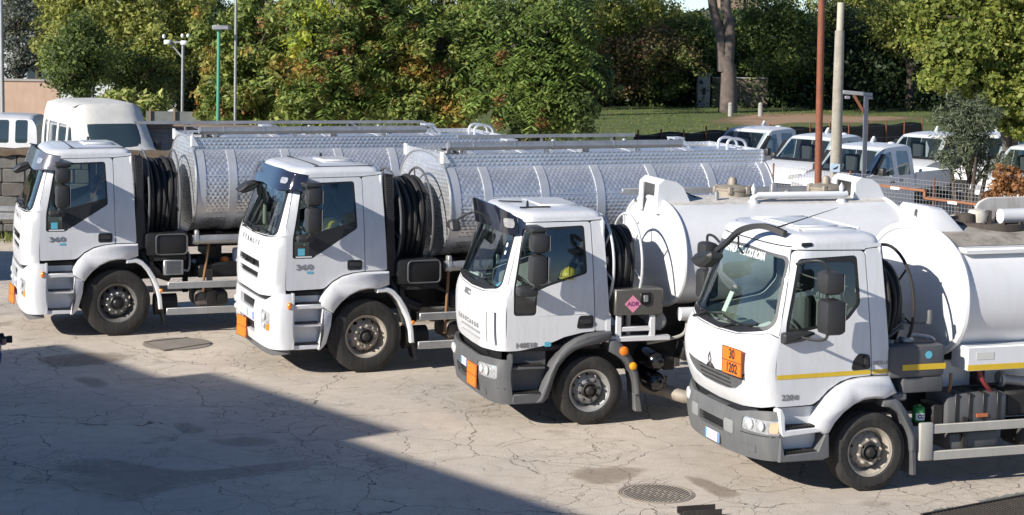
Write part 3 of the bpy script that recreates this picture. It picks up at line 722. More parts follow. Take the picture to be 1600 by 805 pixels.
# ================================================================ trucks 1 and 2: white cab, dimpled steel tank
def steel_tanker(loc, yaw, label, wheelmats, variant):
    t = thing('tanker_truck', label, 'tanker truck', (loc[0], loc[1], 0), math.radians(yaw), 'white tanker trucks parked in a row')
    c = Cab([(.9, -1.40), (1.2, -1.425), (1.6, -1.415), (1.9, -1.375), (2.05, -1.32), (2.4, -1.20), (2.65, -1.11), (2.85, -1.03)],
            [(.9, 1.15), (1.3, 1.155), (1.7, 1.15), (2.1, 1.125), (2.5, 1.075), (2.85, 1.02)], .30, 4.2, .22, 1.6)
    sN, sF = near(c), far(c)
    dfx = [(1.20, -1.165), (2.05, -1.165), (2.76, -1.0)]           # front edge of the door, x over z
    dz = lambda z: float(np.interp(z, [p[0] for p in dfx], [p[1] for p in dfx]))
    zr = 2.80; g = .008
    # front flap
    S = c.smax
    seam = lambda z: c.sx(dz(z)-g, z)
    ws_s0, ws_s1 = .985, .93
    s12 = seam(1.25)
    fp = [(-s12, 1.17), (-s12, 1.97), (-ws_s0-.06, 1.955), (-.7, 1.93), (0, 1.915), (.7, 1.93), (ws_s0+.06, 1.955), (s12, 1.97), (s12, 1.17), (1.0, 1.135), (.6, 1.10), (-.6, 1.10), (-1.0, 1.135)]
    h1 = rpoly([(-.62, 1.47), (.62, 1.47), (.58, 1.57), (-.58, 1.57)], .02); h2 = rpoly([(-.52, 1.315), (.52, 1.315), (.57, 1.405), (-.57, 1.405)], .02)
    m = MB(); panel(m, fp, c.F, [h1, h2], .03, .09); fl = m.build('front_flap', WHITE, t, 30)
    m = MB(); fb = shift(c.F, -.03); panel(m, [(-.66, 1.28), (.66, 1.28), (.66, 1.60), (-.66, 1.60)], fb, (), 0, .1)
    for z in (1.34, 1.375, 1.50, 1.535): m.tube([fb(a, z)+Vector((-.008, 0, 0)) for a in np.linspace(-.6, .6, 12)], .008, 5)
    m.build('grille', BLACK, fl)
    pl = MB(); panel(pl, [(-.26, 1.478), (.26, 1.478), (.25, 1.562), (-.25, 1.562)], c.F, (), .02, .1, .004); pl.build('badge_plate', BLACK, fl)
    text_on('lettering', 'IVECO', CHROME, fl, c.F, .0, 1.52, .105, .004, 1.15, -1, .008)
    for i, ch in enumerate('STRALIS'): text_on('lettering', ch, DKTXT, fl, c.F, .48-i*.16, 1.80+.006*abs(i-3), .085, .002, 1.2, -1, .004)
    # windscreen with black surround, wipers
    wsp = [(-ws_s0, 1.985), (-.6, 1.955), (0, 1.945), (.6, 1.955), (ws_s0, 1.985), (ws_s1, 2.66), (.5, 2.675), (-.5, 2.675), (-ws_s1, 2.66)]
    wsr = rpoly(wsp, [.08, 0, 0, 0, .08, .06, 0, 0, .06])
    ap = [(-s12, 1.978), (-ws_s0-.07, 1.965), (0, 1.922), (ws_s0+.07, 1.965), (s12, 1.978)]
    top = [(seam(z), z) for z in (2.1, 2.3, 2.5, 2.65, 2.76)]
    surround = ap+[(a, z) for a, z in top]+[(c.smax-.03, zr), (0, zr+.0), (-c.smax+.03, zr)]+[(-a, z) for a, z in top[::-1]]
    band_o = [(-ws_s0-.085, 1.972), (0, 1.930), (ws_s0+.085, 1.972), (ws_s1+.085, 2.70), (0, 2.715), (-ws_s1-.085, 2.70)]
    m = MB(); panel(m, surround, c.F, [rpoly(band_o, [.1, 0, .1, .05, 0, .05])], .03, .09); m.build('pillar_frame', WHITE, t, 30)
    m = MB(); panel(m, rpoly(band_o, [.1, 0, .1, .05, 0, .05]), c.F, [wsr], .03, .08, -.004); m.build('windscreen_surround', BLACK, t, 30)
    wg = glassp(t, c.F, wsr, GLASSW, 'windscreen', -.010)
    m = MB()
    for a0, a1 in ((-.80, -.02), (-.15, .62)):
        P = [c.F(a0+(a1-a0)*q, 2.0+.02*math.sin(q*3)) + Vector((-.03, 0, 0)) for q in np.linspace(0, 1, 8)]; m.tube(P, .012, 6)
        m.tube([c.F(a1, 1.94)+Vector((-.02, 0, 0)), c.F((a0+a1)/2, 2.0)+Vector((-.045, 0, 0))], .014, 6)
    m.build('wiper', BLACK, t)
    # doors
    for sg, fn in ((-1, sN), (1, sF)):
        R = (0, 0, 1.9)
        do = [(dz(1.2), 1.215), (-.62, 1.225), (-.50, 1.33), (-.36, 1.405), (-.20, 1.44), (-.03, 1.455), (-.055, 2.775), (dz(2.76)+.005, 2.765), (dz(2.05), 2.05)]
        do = rpoly(do, [.03, .05, 0, 0, 0, .02, .06, .06, .05])
        wo1 = rpoly([(-.80, 2.10), (-.80, 2.70), (-.17, 2.715), (-.145, 2.145)], [.02, .02, .05, .03])
        blk = rpoly([(-1.075, 1.66), (-1.07, 1.93), (-.925, 2.70), (-.165, 2.72), (-.135, 2.06), (-.79, 1.655)], [.04, .05, .03, .05, .03, .03])
        win1 = rpoly([(-.79, 2.00), (-.80, 2.68), (-.185, 2.695), (-.165, 2.155)], [.02, .02, .04, .04])
        win2 = rpoly([(-1.045, 1.70), (-1.04, 1.93), (-.905, 2.67), (-.835, 2.675), (-.83, 1.70)], [.03, .03, .03, .02, .02])
        m = MB(); panel(m, do, fn, [blk], .03, .09, 0, R); d = m.build('door', WHITE, t, 30)
        m = MB(); panel(m, blk, fn, [win1, win2], .02, .08, -.004, R); m.build('window_trim', BLACK, d, 30)
        glassp(d, fn, win1, GLASSS, 'window_glass', -.012, (), R); glassp(d, fn, win2, GLASSS, 'quarter_glass', -.012, (), R)
        m = MB(); panel(m, rpoly([(-.285, 1.475), (-.07, 1.475), (-.07, 1.615), (-.285, 1.615)], .035), fn, (), .02, .06, .006, R); hd = m.build('handle_recess', BLACK, d)
        m = MB(); panel(m, rpoly([(-.25, 1.53), (-.10, 1.53), (-.10, 1.585), (-.25, 1.585)], .02), fn, (), .03, .06, .030, R); m.build('handle', BLACKM, d)
        # crease line
        m = MB(); m.tube([shift(fn, .001, R)(x, 1.70+.0*x) for x in np.linspace(-.74, -.06, 8)], .004, 4); m.build('crease', WHITE, d)
        if sg < 0:
            text_on('lettering', '360', BADGE, d, fn, -.905, 1.535, .105, .003, 1.6, 1, .006, R); sticker(d, fn, [(-.87, 1.445), (-.78, 1.445), (-.78, 1.478), (-.87, 1.478)], CYAN, 'badge', .004, R)
            sticker(d, fn, [(-1.0, 1.70), (-.90, 1.70), (-.90, 1.80), (-1.0, 1.80)], CYAN, 'sticker', .0, R)
            sticker(d, fn, [(-1.03, 1.672), (-.80, 1.672), (-.80, 1.69), (-1.03, 1.69)], PWHITE, 'sticker', .0, R)
        q = rpoly([(-.02, 1.455), (.30, 1.455), (.235, 2.80), (-.046, 2.775)], [.02, .03, .05, .03])
        m = MB(); panel(m, q, fn, (), .03, .09, 0, R); m.build('rear_quarter_panel', WHITE, t, 30)
        m = MB(); panel(m, [(dz(2.76), 2.775), (-.05, 2.785), (.235, 2.81), (.235, 2.845), (-1.0, 2.84)], fn, (), .02, .09, 0, R); m.build('drip_rail', WHITE, t, 30)
        # dark side wind deflector behind the cab
        m = MB(); y = sg*1.085; m.prism([(.265, 1.30), (.30, 2.10), (.265, 2.82), (.40, 2.80), (.43, 2.08), (.47, 1.36)], y-sg*.10, y, 'y', .015); sd = m.build('side_air_duct', BLACK, t, 30)
        m = MB()
        for i in range(22): m.box(.30, .405, y, y+sg*.012, 2.12+i*.03, 2.135+i*.03)
        m.build('louvre_grille', mat('grille_black', (.04, .042, .045), .6), sd)
    # back wall, floor, roof
    m = MB(); m.box(.20, .26, -1.05, 1.05, 1.15, 2.80, .02); m.build('back_wall', WHITE, t)
    m = MB(); m.box(-1.22, .22, -1.06, 1.06, 1.12, 1.20, .02); m.build('cab_floor', CHAS, t)
    m = MB(); roof_cap(m, c, 2.815, 2.915, .16, xb=.25); rf = m.build('roof', WHITE, t, 50)
    m = MB(); m.box(-.42, .05, -.28, .30, 2.915, 2.965, .035); m.build('roof_hatch', WHITE, rf)
    m = MB()
    for x in (-.66,): m.box(x, x+.018, -.85, .85, 2.925, 2.942, .004)
    m.box(-.70, .15, -.88, -.865, 2.905, 2.925); m.lathe([(.022, 0), (.02, .07), (0, .08)], 10, (-.25, .45, 2.93), 'z'); m.build('roof_seam', BLACK, rf)
    # sun visor with lamps
    vf = shift(c.F, .11); sv = c.sx(-.95, 2.66)
    m = MB(); vp = [(-sv-.06, 2.585), (-.9, 2.555), (0, 2.60), (.9, 2.555), (sv+.06, 2.585), (sv+.06, 2.80), (.8, 2.845), (-.8, 2.845), (-sv-.06, 2.80)]
    panel(m, vp, vf, (), .035, .09); vi = m.build('sun_visor', VISOR if variant else mat('visor_grey', (.12, .125, .15), .25, coat=.6), t, 35)
    for a in (-.98, .98):
        m = MB(); panel(m, rpoly([(a-.085, 2.655), (a+.085, 2.655), (a+.085, 2.735), (a-.085, 2.735)], .04), vf, (), .02, .05, .008); m.build('marker_lamp', LENS, vi)
    # near mirror stack and far mirrors
    mirrors(t, [(-.955, -.735, -1.50, -1.27, 2.425, 2.665, .06), (-.955, -.745, -1.50, -1.27, 2.045, 2.405, .06)],
            [[(-.90, -1.05, 2.70), (-.88, -1.25, 2.72), (-.86, -1.36, 2.68)], [(-.93, -1.12, 1.95), (-.92, -1.3, 1.95), (-.88, -1.40, 2.04)]])
    m = MB(); m.box(-1.04, -.80, -1.32, -1.14, 1.90, 2.0); m.build('mirror_bracket', BLACKM, t, bevel=.04)
    m = MB(); m.box(-.96, -.72, -1.42, -1.1, 2.665, 2.735); m.build('mirror_bracket', BLACKM, t, bevel=.03)
    mirrors(t, [(-.955, -.745, 1.27, 1.50, 2.045, 2.405, .06)], [[(-.93, 1.12, 1.95), (-.92, 1.3, 1.95), (-.88, 1.40, 2.04)]])
    m = MB(); m.prism(rpoly([(-1.43, 2.44), (-1.30, 2.55), (-1.10, 2.59), (-1.12, 2.51), (-1.22, 2.44), (-1.36, 2.40)], .03), .66, .96, 'y', .025)
    m.tube([(-1.2, .80, 2.53), (-1.18, .78, 2.64)], .018, 8); m.build('kerb_mirror', BLACKM, t, 35)
    # bumper
    bc = Cab([(.3, -1.40), (.6, -1.445), (.9, -1.45), (1.15, -1.42)], [(.3, 1.20), (.6, 1.22), (1.0, 1.22), (1.15, 1.20)], .36, 3.6, -1.08, .7)
    e = bc.sx(-1.085, .7)
    bp = [(-e, .395), (-1.0, .385), (-.55, .40), (.55, .40), (1.0, .385), (e, .395), (e, 1.17), (1.15, 1.17), (.98, 1.09), (.9, 1.06), (-.9, 1.06), (-.98, 1.09), (-1.15, 1.17), (-e, 1.17)]
    i1 = rpoly([(-.40, .86), (.40, .86), (.46, 1.0), (-.46, 1.0)], .02); i2 = rpoly([(-.44, .53), (.44, .53), (.46, .69), (-.46, .69)], .02)
    hls = [rpoly([(s_*.80, .64), (s_*1.06, .63), (s_*1.08, .90), (s_*.80, .93)], .05) for s_ in (-1, 1)]
    m = MB(); panel(m, bp, bc.F, [i1, i2]+hls, .05, .09, 0, (0, 0, .8)); b = m.build('bumper', WHITE, t, 30)
    m = MB(); bb = shift(bc.F, -.05, (0, 0, .8)); panel(m, [(-.5, .5), (.5, .5), (.5, 1.03), (-.5, 1.03)], bb, (), 0, .1); m.box(-1.40, -1.36, -.4, .4, .90, .92); m.build('intake', BLACK, b)
    m = MB(); panel(m, [(-.95, 1.05), (.95, 1.05), (1.02, 1.15), (-1.02, 1.15)], shift(bc.F, -.06, (0, 0, .8)), (), 0, .1); m.build('upper_intake', BLACK, b)
    for s_, hp in zip((-1, 1), hls):
        m = MB(); panel(m, hp, bc.F, (), 0, .04, -.012, (0, 0, .8)); hl = m.build('headlamp', LENS, b)
        sticker(hl, bc.F, rpoly([(s_*.94, .645), (s_*1.06, .64), (s_*1.065, .735), (s_*.97, .74)], .03), AMBER, 'indicator', -.006, (0, 0, .8))
        for z_, r_ in ((.83, .055), (.71, .04)):
            p, n = nrm(bc.F, s_*.88, z_); k = MB(); k.lathe([(r_, .0), (r_, .018), (r_*.6, .03), (0, .034)], 16, (0, 0, 0), 'x'); k.v = [tuple(Vector(v)*Vector((-1, 1, 1))+p+Vector((.01, 0, 0))) for v in k.v] if 0 else [(p.x-v[0]+.012, p.y+v[1], p.z+v[2]) for v in k.v]; k.build('lamp_unit', REFL, hl)
    m = MB(); lp = Cab([(.2, -1.33), (.4, -1.38)], [(.2, 1.14), (.4, 1.17)], .36, 3.4, -1.0, .3)
    panel(m, [(-1.25, .33), (-.9, .27), (.9, .27), (1.25, .33), (1.25, .40), (-1.25, .40)], lp.F, (), .04, .1, 0, (0, 0, .3)); m.build('air_dam', GREYP2, b, 30)
    m = MB(); m.box(-1.16, -1.10, -1.245, -1.15, .96, 1.06, .02); m.build('side_indicator', AMBER, b)
    licence(t, frameM((-1.462, -.28, .775), (0, -1, 0), (0, 0, 1)))
    plate_adr(t, frameM((-1.475, .22, .52), (.12, -1, 0), (.03, 0, 1)))
    # steps and wheel arch
    for sg in (-1, 1):
        Y = sg*1.215
        m = MB(); m.box(-1.085, -.62, sg*1.0, sg*1.03, .42, 1.20); m.box(-1.085, -1.06, sg*1.03, Y, .40, 1.18); m.box(-1.06, -.66, sg*1.03, Y-sg*.02, .385, .45, .01)
        m.box(-1.06, -.66, sg*1.03, Y-sg*.03, .70, .745, .01); m.box(-1.06, -.64, sg*1.03, Y-sg*.0, .955, 1.02, .012); sp = m.build('step_well', WHITE, t)
        m = MB()
        for z, x0, x1 in ((.45, -1.04, -.70), (.745, -1.03, -.69), (1.02, -1.05, -.66)): tread_top(m, x0, x1, sg*1.06, Y-sg*.02, z)
        m.build('step_tread', BLACK, sp)
        outer = [(-.68, .99), (-.655, 1.10), (-.60, 1.20), (-.50, 1.305), (-.36, 1.385), (-.20, 1.425), (-.02, 1.440), (.315, 1.440)]
        inner = [(.32, 1.255), (.16, 1.205), (0, 1.205), (-.12, 1.185), (-.26, 1.125), (-.38, 1.035), (-.46, .945), (-.50, .885)]
        m = MB(); m.prism(outer+inner, sg*.92, Y+sg*.012, 'y', .02); m.build('wheel_arch', WHITE, t, 45)
        m = MB(); m.prism(rpoly([(-.66, .97), (-.51, .885), (-.53, .70), (-.60, .45), (-.68, .37), (-.72, .37), (-.655, .60)], .03), sg*1.0, Y+sg*.006, 'y', .02); m.build('arch_front_leg', WHITE, t, 45)
        # rear mudguard: swept strip
        m = MB(); arc = [(.14, 1.205), (.30, 1.215), (.40, 1.17), (.50, 1.06), (.585, .92), (.65, .76), (.69, .58), (.705, .40)]; ia = [(.645, .40), (.63, .57), (.59, .73), (.53, .88), (.45, 1.01), (.37, 1.10), (.28, 1.145), (.14, 1.14)]
        m.prism(arc+ia, sg*.86, Y-sg*.005, 'y', .012); mg = m.build('mudguard', WHITE, t, 45)
        m = MB(); m.prism([(.665, .42), (.705, .42), (.755, .15), (.735, .15)], sg*.88, Y-sg*.03, 'y'); m.build('mud_flap', BLACK, mg)
        m = MB(); m.lathe([(.028, 0), (.028, sg*.02), (.02, sg*.028)], 12, (.675, Y-sg*.006, .70)); m.build('reflector', AMBER, mg)
    wheels(t, 1.17, .52, .30, .292, .185, wheelmats, 10, (5.25,))
    # chassis, engine
    m = MB()
    for sg in (-1, 1): m.box(-1.2, 7.0, sg*.36, sg*.44, .78, 1.04)
    for x in np.arange(.6, 7, .9): m.box(x, x+.1, -.36, .36, .80, 1.02)
    m.box(-1.05, .35, -.40, .40, .62, 1.12); m.box(-1.25, -1.05, -.75, .75, .5, 1.1); m.box(-.08, .08, -.9, .9, .43, .58, .03); m.box(5.15, 5.35, -.9, .9, .42, .62, .05)
    for x in (1.6, 2.8, 4.2, 6.2): m.box(x, x+.10, -.8, .8, 1.04, 1.56)
    m.box(1.2, 6.5, -.62, .62, 1.30, 1.52)
    m.box(5.0-.62, 5.2+.75, -1.16, -.55, 1.16, 1.22, .02); m.box(4.38, 5.95, .55, 1.16, 1.16, 1.22, .02)
    m.build('chassis', CHAS, t)
    for sg in (-1, 1): # axle housings of the wheel well
        m = MB(); m.box(-.62, .62, sg*.46, sg*.85, 1.02, 1.14); m.build('wheel_well', CHAS, t)
    # side guard rails, battery box, filter, exhaust, tanks
    x1 = 4.3
    for sg in (-1, 1):
        m = MB(); m.box(.78, x1, sg*1.165, sg*1.205, .715, .825, .008); m.box(.76, x1, sg*1.165, sg*1.205, .305, .415, .008); sgd = m.build('side_guard', ALU, t)
        m = MB()
        for x in (1.40, 2.6, 3.9): m.box(x, x+.09, sg*1.10, sg*1.16, .30, 1.0)
        for x in (1.42, 2.62, 3.92): m.box(x, x+.05, sg*.42, sg*1.12, .88, .96)
        m.build('guard_bracket', CHAS, sgd)
    m = MB(); m.box(.43, 1.09, -1.19, -.72, 1.235, 1.60); bb_ = m.build('equipment_box', BLACK, t, bevel=.05)
    m = MB(); P = rpoly([(.60, 1.26), (1.085, 1.26), (1.085, 1.575), (.60, 1.575)], .07); m.tube([(x, -1.195, z) for x, z in P], .012, 6, closed=True); m.build('lid_trim', GREYP, bb_)
    m = MB(); m.box(.50, 1.08, -1.15, -.75, 1.16, 1.235); m.box(.5, .56, -1.15, -.5, 1.0, 1.2); m.build('box_bracket', CHAS, bb_)
    if variant == 0:
        m = MB(); m.box(.72, 1.03, -1.17, -1.02, .93, 1.17, .01)
        cb = m.build('oil_cooler', ALU, t); m = MB()
        for i in range(11): m.box(.76, .99, -1.182, -1.168, .955+i*.0185, .965+i*.0185)
        m.build('cooling_fins', GREYP, cb)
        m = MB(); m.tube([(1.04, -1.1, 1.0), (1.12, -1.1, 1.0), (1.14, -1.08, 1.2), (1.1, -1.0, 1.3)], .018, 8, smooth=5); m.build('pipe', GALV, cb)
    m = MB(); m.tube([(1.45, -1.08, 1.45), (1.40, -1.1, 1.1), (1.36, -1.1, .8), (1.40, -1.0, .5)] if variant == 0 else [(1.24, -1.1, 1.45), (1.22, -1.1, 1.0), (1.2, -1.08, .5)], .022, 8, smooth=6); m.build('brown_hose', BROWNH, t)
    m = MB(); m.prism(rpoly([(1.22, .38), (1.76, .38), (1.76, .66), (1.22, .66)], .12), -1.08, -.5, 'y', .05); mu = m.build('silencer', mat('silencer_steel', (.20, .18, .17), .5, metal=.6, dirt=.5, var=.3), t, 45)
    m = MB(); m.lathe([(.085, -1.14), (.085, -1.0), (.07, -1.0), (.065, -1.138)], 16, (1.64, 0, .52)); m.build('tailpipe', BLACK, mu)
    m = MB(); m.box(1.25, 2.2, -1.1, -.55, .86, 1.10, .04); m.build('urea_tank', BLACK, t)
    m = MB(); m.lathe([(.07, 1.10), (.07, 1.14), (.05, 1.16), (0, 1.165)], 14, (1.72, -.95, 0), 'z'); m.build('filler_cap', AMBER, t)
    m = MB(); m.lathe([(.10, 1.10), (.105, 1.26), (.085, 1.30), (.05, 1.31), (0, 1.31)], 16, (1.95, -.92, 0), 'z'); m.build('fluid_bottle', mat('pale_plastic', (.55, .62, .68), .5), t)
    m = MB(); m.lathe([(.11, 1.98), (.12, 2.0), (.12, 2.25), (.11, 2.27)], 18, (0, -1.0, .55), 'x'); m.build('coupling', GREYP2, t)
    m = MB(); m.tube([(.40, -.85, 1.45), (.46, -.95, 1.2), (.62, -.98, .98), (.85, -.95, .88)], .085, 12, smooth=6); m.build('intake_hose', BLACK, t)
    m = MB(); m.tube([(.62, -.95, .45), (.95, -.95, .45)], .16, 20); m.lathe([(.17, .60), (.17, .64)], 20, (0, -.95, .45), 'x'); m.build('air_tank', CHAS, t)
    hose_reel(t, .50, .98, -.42, 2.10, .74, GREYP if variant else GREYP2, layers=4)
    m = MB(); m.box(.44, .49, -.9, .2, 1.05, 1.2); m.box(.44, 1.05, -.75, -.68, 1.05, 1.3); m.bar((.46, -.5, 1.1), (.46, -.42, 2.1), .06); m.bar((1.02, -.5, 1.1), (1.02, -.42, 2.1), .06); m.build('reel_stand', CHAS, t)
    # ---- tank
    a, b, zc, n = 1.235, .765, 2.285, 2.35
    tk = tank('tank', t, 1.22, 6.45, a, b, zc, n, DIMP, DIMP, .07, .022, ALU)
    for x, w_ in ((1.295, .15), (1.80, .13), (2.68, .13), (3.56, .13), (4.46, .13), (5.42, .13), (6.37, .15)): band(tk, x, w_, a, b, zc, n, ALUB, .010)
    for z0_, hh in ((2.49, .012), (1.86, .06)): # horizontal joint and lower band
        for sg in (-1, 1):
            m = MB(); rows = []
            for z in (z0_-hh/2, z0_+hh/2):
                y = a*(max(1-abs((z-zc)/b)**n, 0))**(1/n)+.006; rows.append([(x, sg*y, z) for x in np.linspace(1.34, 6.33, 12)])
            m.grid(rows); m.build('sheet_joint', ALUB, tk)
    m = MB()
    for sg in (-1, 1):
        m.tube([(1.18, sg*1.10, 1.47), (6.4, sg*1.10, 1.47)], .075, 14)
        for x in (1.22, 1.95, 3.2, 4.6, 6.0): m.lathe([(.085, x), (.085, x+.05)], 16, (0, sg*1.10, 1.47), 'x')
    m.build('side_hose_tube', ALU, tk)
    m = MB()
    for sg in (-1, 1):
        for x in (1.22, 1.95, 3.2): m.box(x, x+.06, sg*1.02, sg*1.14, 1.52, 1.62, .01)
    m.build('tube_bracket', ALU, tk)
    # spill coaming along the top
    for sg in (-1, 1):
        m = MB(); m.box(1.24, 6.40, sg*.90, sg*.87, 2.83, 3.07); m.build('coaming', DIMP, tk, uv=lambda v: (v.x, v.z))
    m = MB(); m.box(1.24, 6.40, -.87, .87, 2.955, 2.985); m.build('top_deck', mat('dusty_deck', (.40, .36, .30), .8, dirt=.4, var=.3, dcol=(.2, .16, .12, 1)), tk)
    for x in (1.215, 6.40): m = MB(); m.box(x, x+.03, -.92, .92, 2.84, 3.075); m.build('end_coaming', DIMP, tk, uv=lambda v: (v.y, v.z))
    for y in (-.86, .86): m = MB(); m.prism([(1.19, 2.93), (1.32, 2.93), (1.22, 3.10), (1.19, 3.10)], y-.07, y+.07, 'y', .008); m.build('corner_gusset', WHITE2, tk)
    m = MB(); m.tube([(1.36, -.62, 3.16), (5.15, -.62, 3.16)], .062, 14)
    for x in (1.38, 1.75, 2.4, 3.0, 4.0): m.lathe([(.066, x), (.066, x+.02)], 14, (0, -.62, 3.16), 'x')
    for x in (1.6, 2.9, 4.4): m.box(x, x+.05, -.66, -.58, 2.98, 3.12)
    m.tube([(3.55, -.62, 3.14), (3.6, -.55, 3.06), (3.6, -.3, 3.04)], .05, 10); m.build('vapour_pipe', ALU, tk)
    for x0, x1_ in ((2.42, 2.74), (5.22, 5.62)):
        m = MB()
        for y in (-.1, .1): m.bar((x0, y, 2.98), (x0+.08, y, 3.20), .03); m.bar((x1_, y, 2.98), (x0+.2, y, 3.20), .03)
        m.box(x0+.05, x0+.24, -.13, .13, 3.19, 3.215, .004)
        m.build('rollover_bracket', ALUB, tk)
    for x in (1.55, 3.35, 4.55): manlid(tk, x, -.2 if x < 2 else .15, 2.985, .2, GALV, .10)
    m = MB()
    for y in (-.30, .0):
        m.tube([(6.12, y, 2.97), (6.12, y, 3.14), (6.22, y, 3.20), (6.40, y, 3.16), (6.46, y, 3.0), (6.46, y, 2.7)], .022, 8, smooth=5)
    m.build('ladder_hoop', ALUB, tk)
    if variant == 0:
        m = MB(); m.bar((.55, .92, 3.20), (5.55, .92, 3.185), .05, .05); m.bar((5.55, .92, 3.185), (5.9, .9, 3.0), .05, .05)
        for x in (1.4, 2.8, 4.2): m.bar((x, .92, 3.19), (x, .9, 2.95), .03); m.bar((x, .92, 3.19), (x+.5, .9, 2.97), .025)
        m.build('handrail', GALV, tk)
    else:
        m = MB(); m.bar((2.0, .75, 3.20), (5.0, .75, 3.20), .05, .05)
        for x in (2.3, 3.4, 4.6): m.bar((x, .75, 3.19), (x, .75, 2.95), .03)
        m.build('handrail', GALV, tk)
    m = MB(); m.box(1.36, 1.62, -.5, -.1, 2.99, 3.04, .01); m.tube([(1.28, -.6, 3.12), (1.5, -.4, 3.1), (1.7, -.1, 3.14)], .015, 6, smooth=4); m.build('valve', BLACK, tk)
    # rear end of the lorry
    m = MB(); m.box(6.5, 6.9, -1.1, 1.1, .55, 1.35, .03); m.build('rear_cabinet', ALU, t)
    # interior
    m = MB(); m.box(-1.24, -.86, -.98, .98, 1.5, 1.90, .05); m.build('dashboard', DASH, t, 40, bevel=0)
    m = MB(); m.box(.15, .195, -1.0, 1.0, 1.2, 2.78); m.build('rear_trim', SEAT, t)
    m = MB(); m.box(-.95, .2, -.95, .95, 2.76, 2.80); m.build('headliner', CREAM, t)
    seats(t, -.35, 1.45); steering(t, -.78, -.55, 1.98)
    m = MB()
    for sg in (-1, 1): m.box(-.99, -.93, sg*.93, sg*1.0, 1.9, 2.7, .02)
    m.build('inner_pillar', CREAM, t)
    return t
Y1 = (-6.494, 29.556, 19.70); Y2 = (-2.436, 26.936, 21.13); Y3 = (.727, 23.761, 16.09); Y4 = (3.601, 20.744, 18.17)
t1 = steel_tanker(Y1, Y1[2], 'white tanker with dimpled steel tank and grey wheel hubs, beside the old retaining wall', (GREYW, BLACK, SILV), 0)
t2 = steel_tanker(Y2, Y2[2], 'white tanker with dimpled steel tank, beige dusty hubs and yellow helmet behind its door window', (BEIGEW, CHAS, BEIGEW), 1)
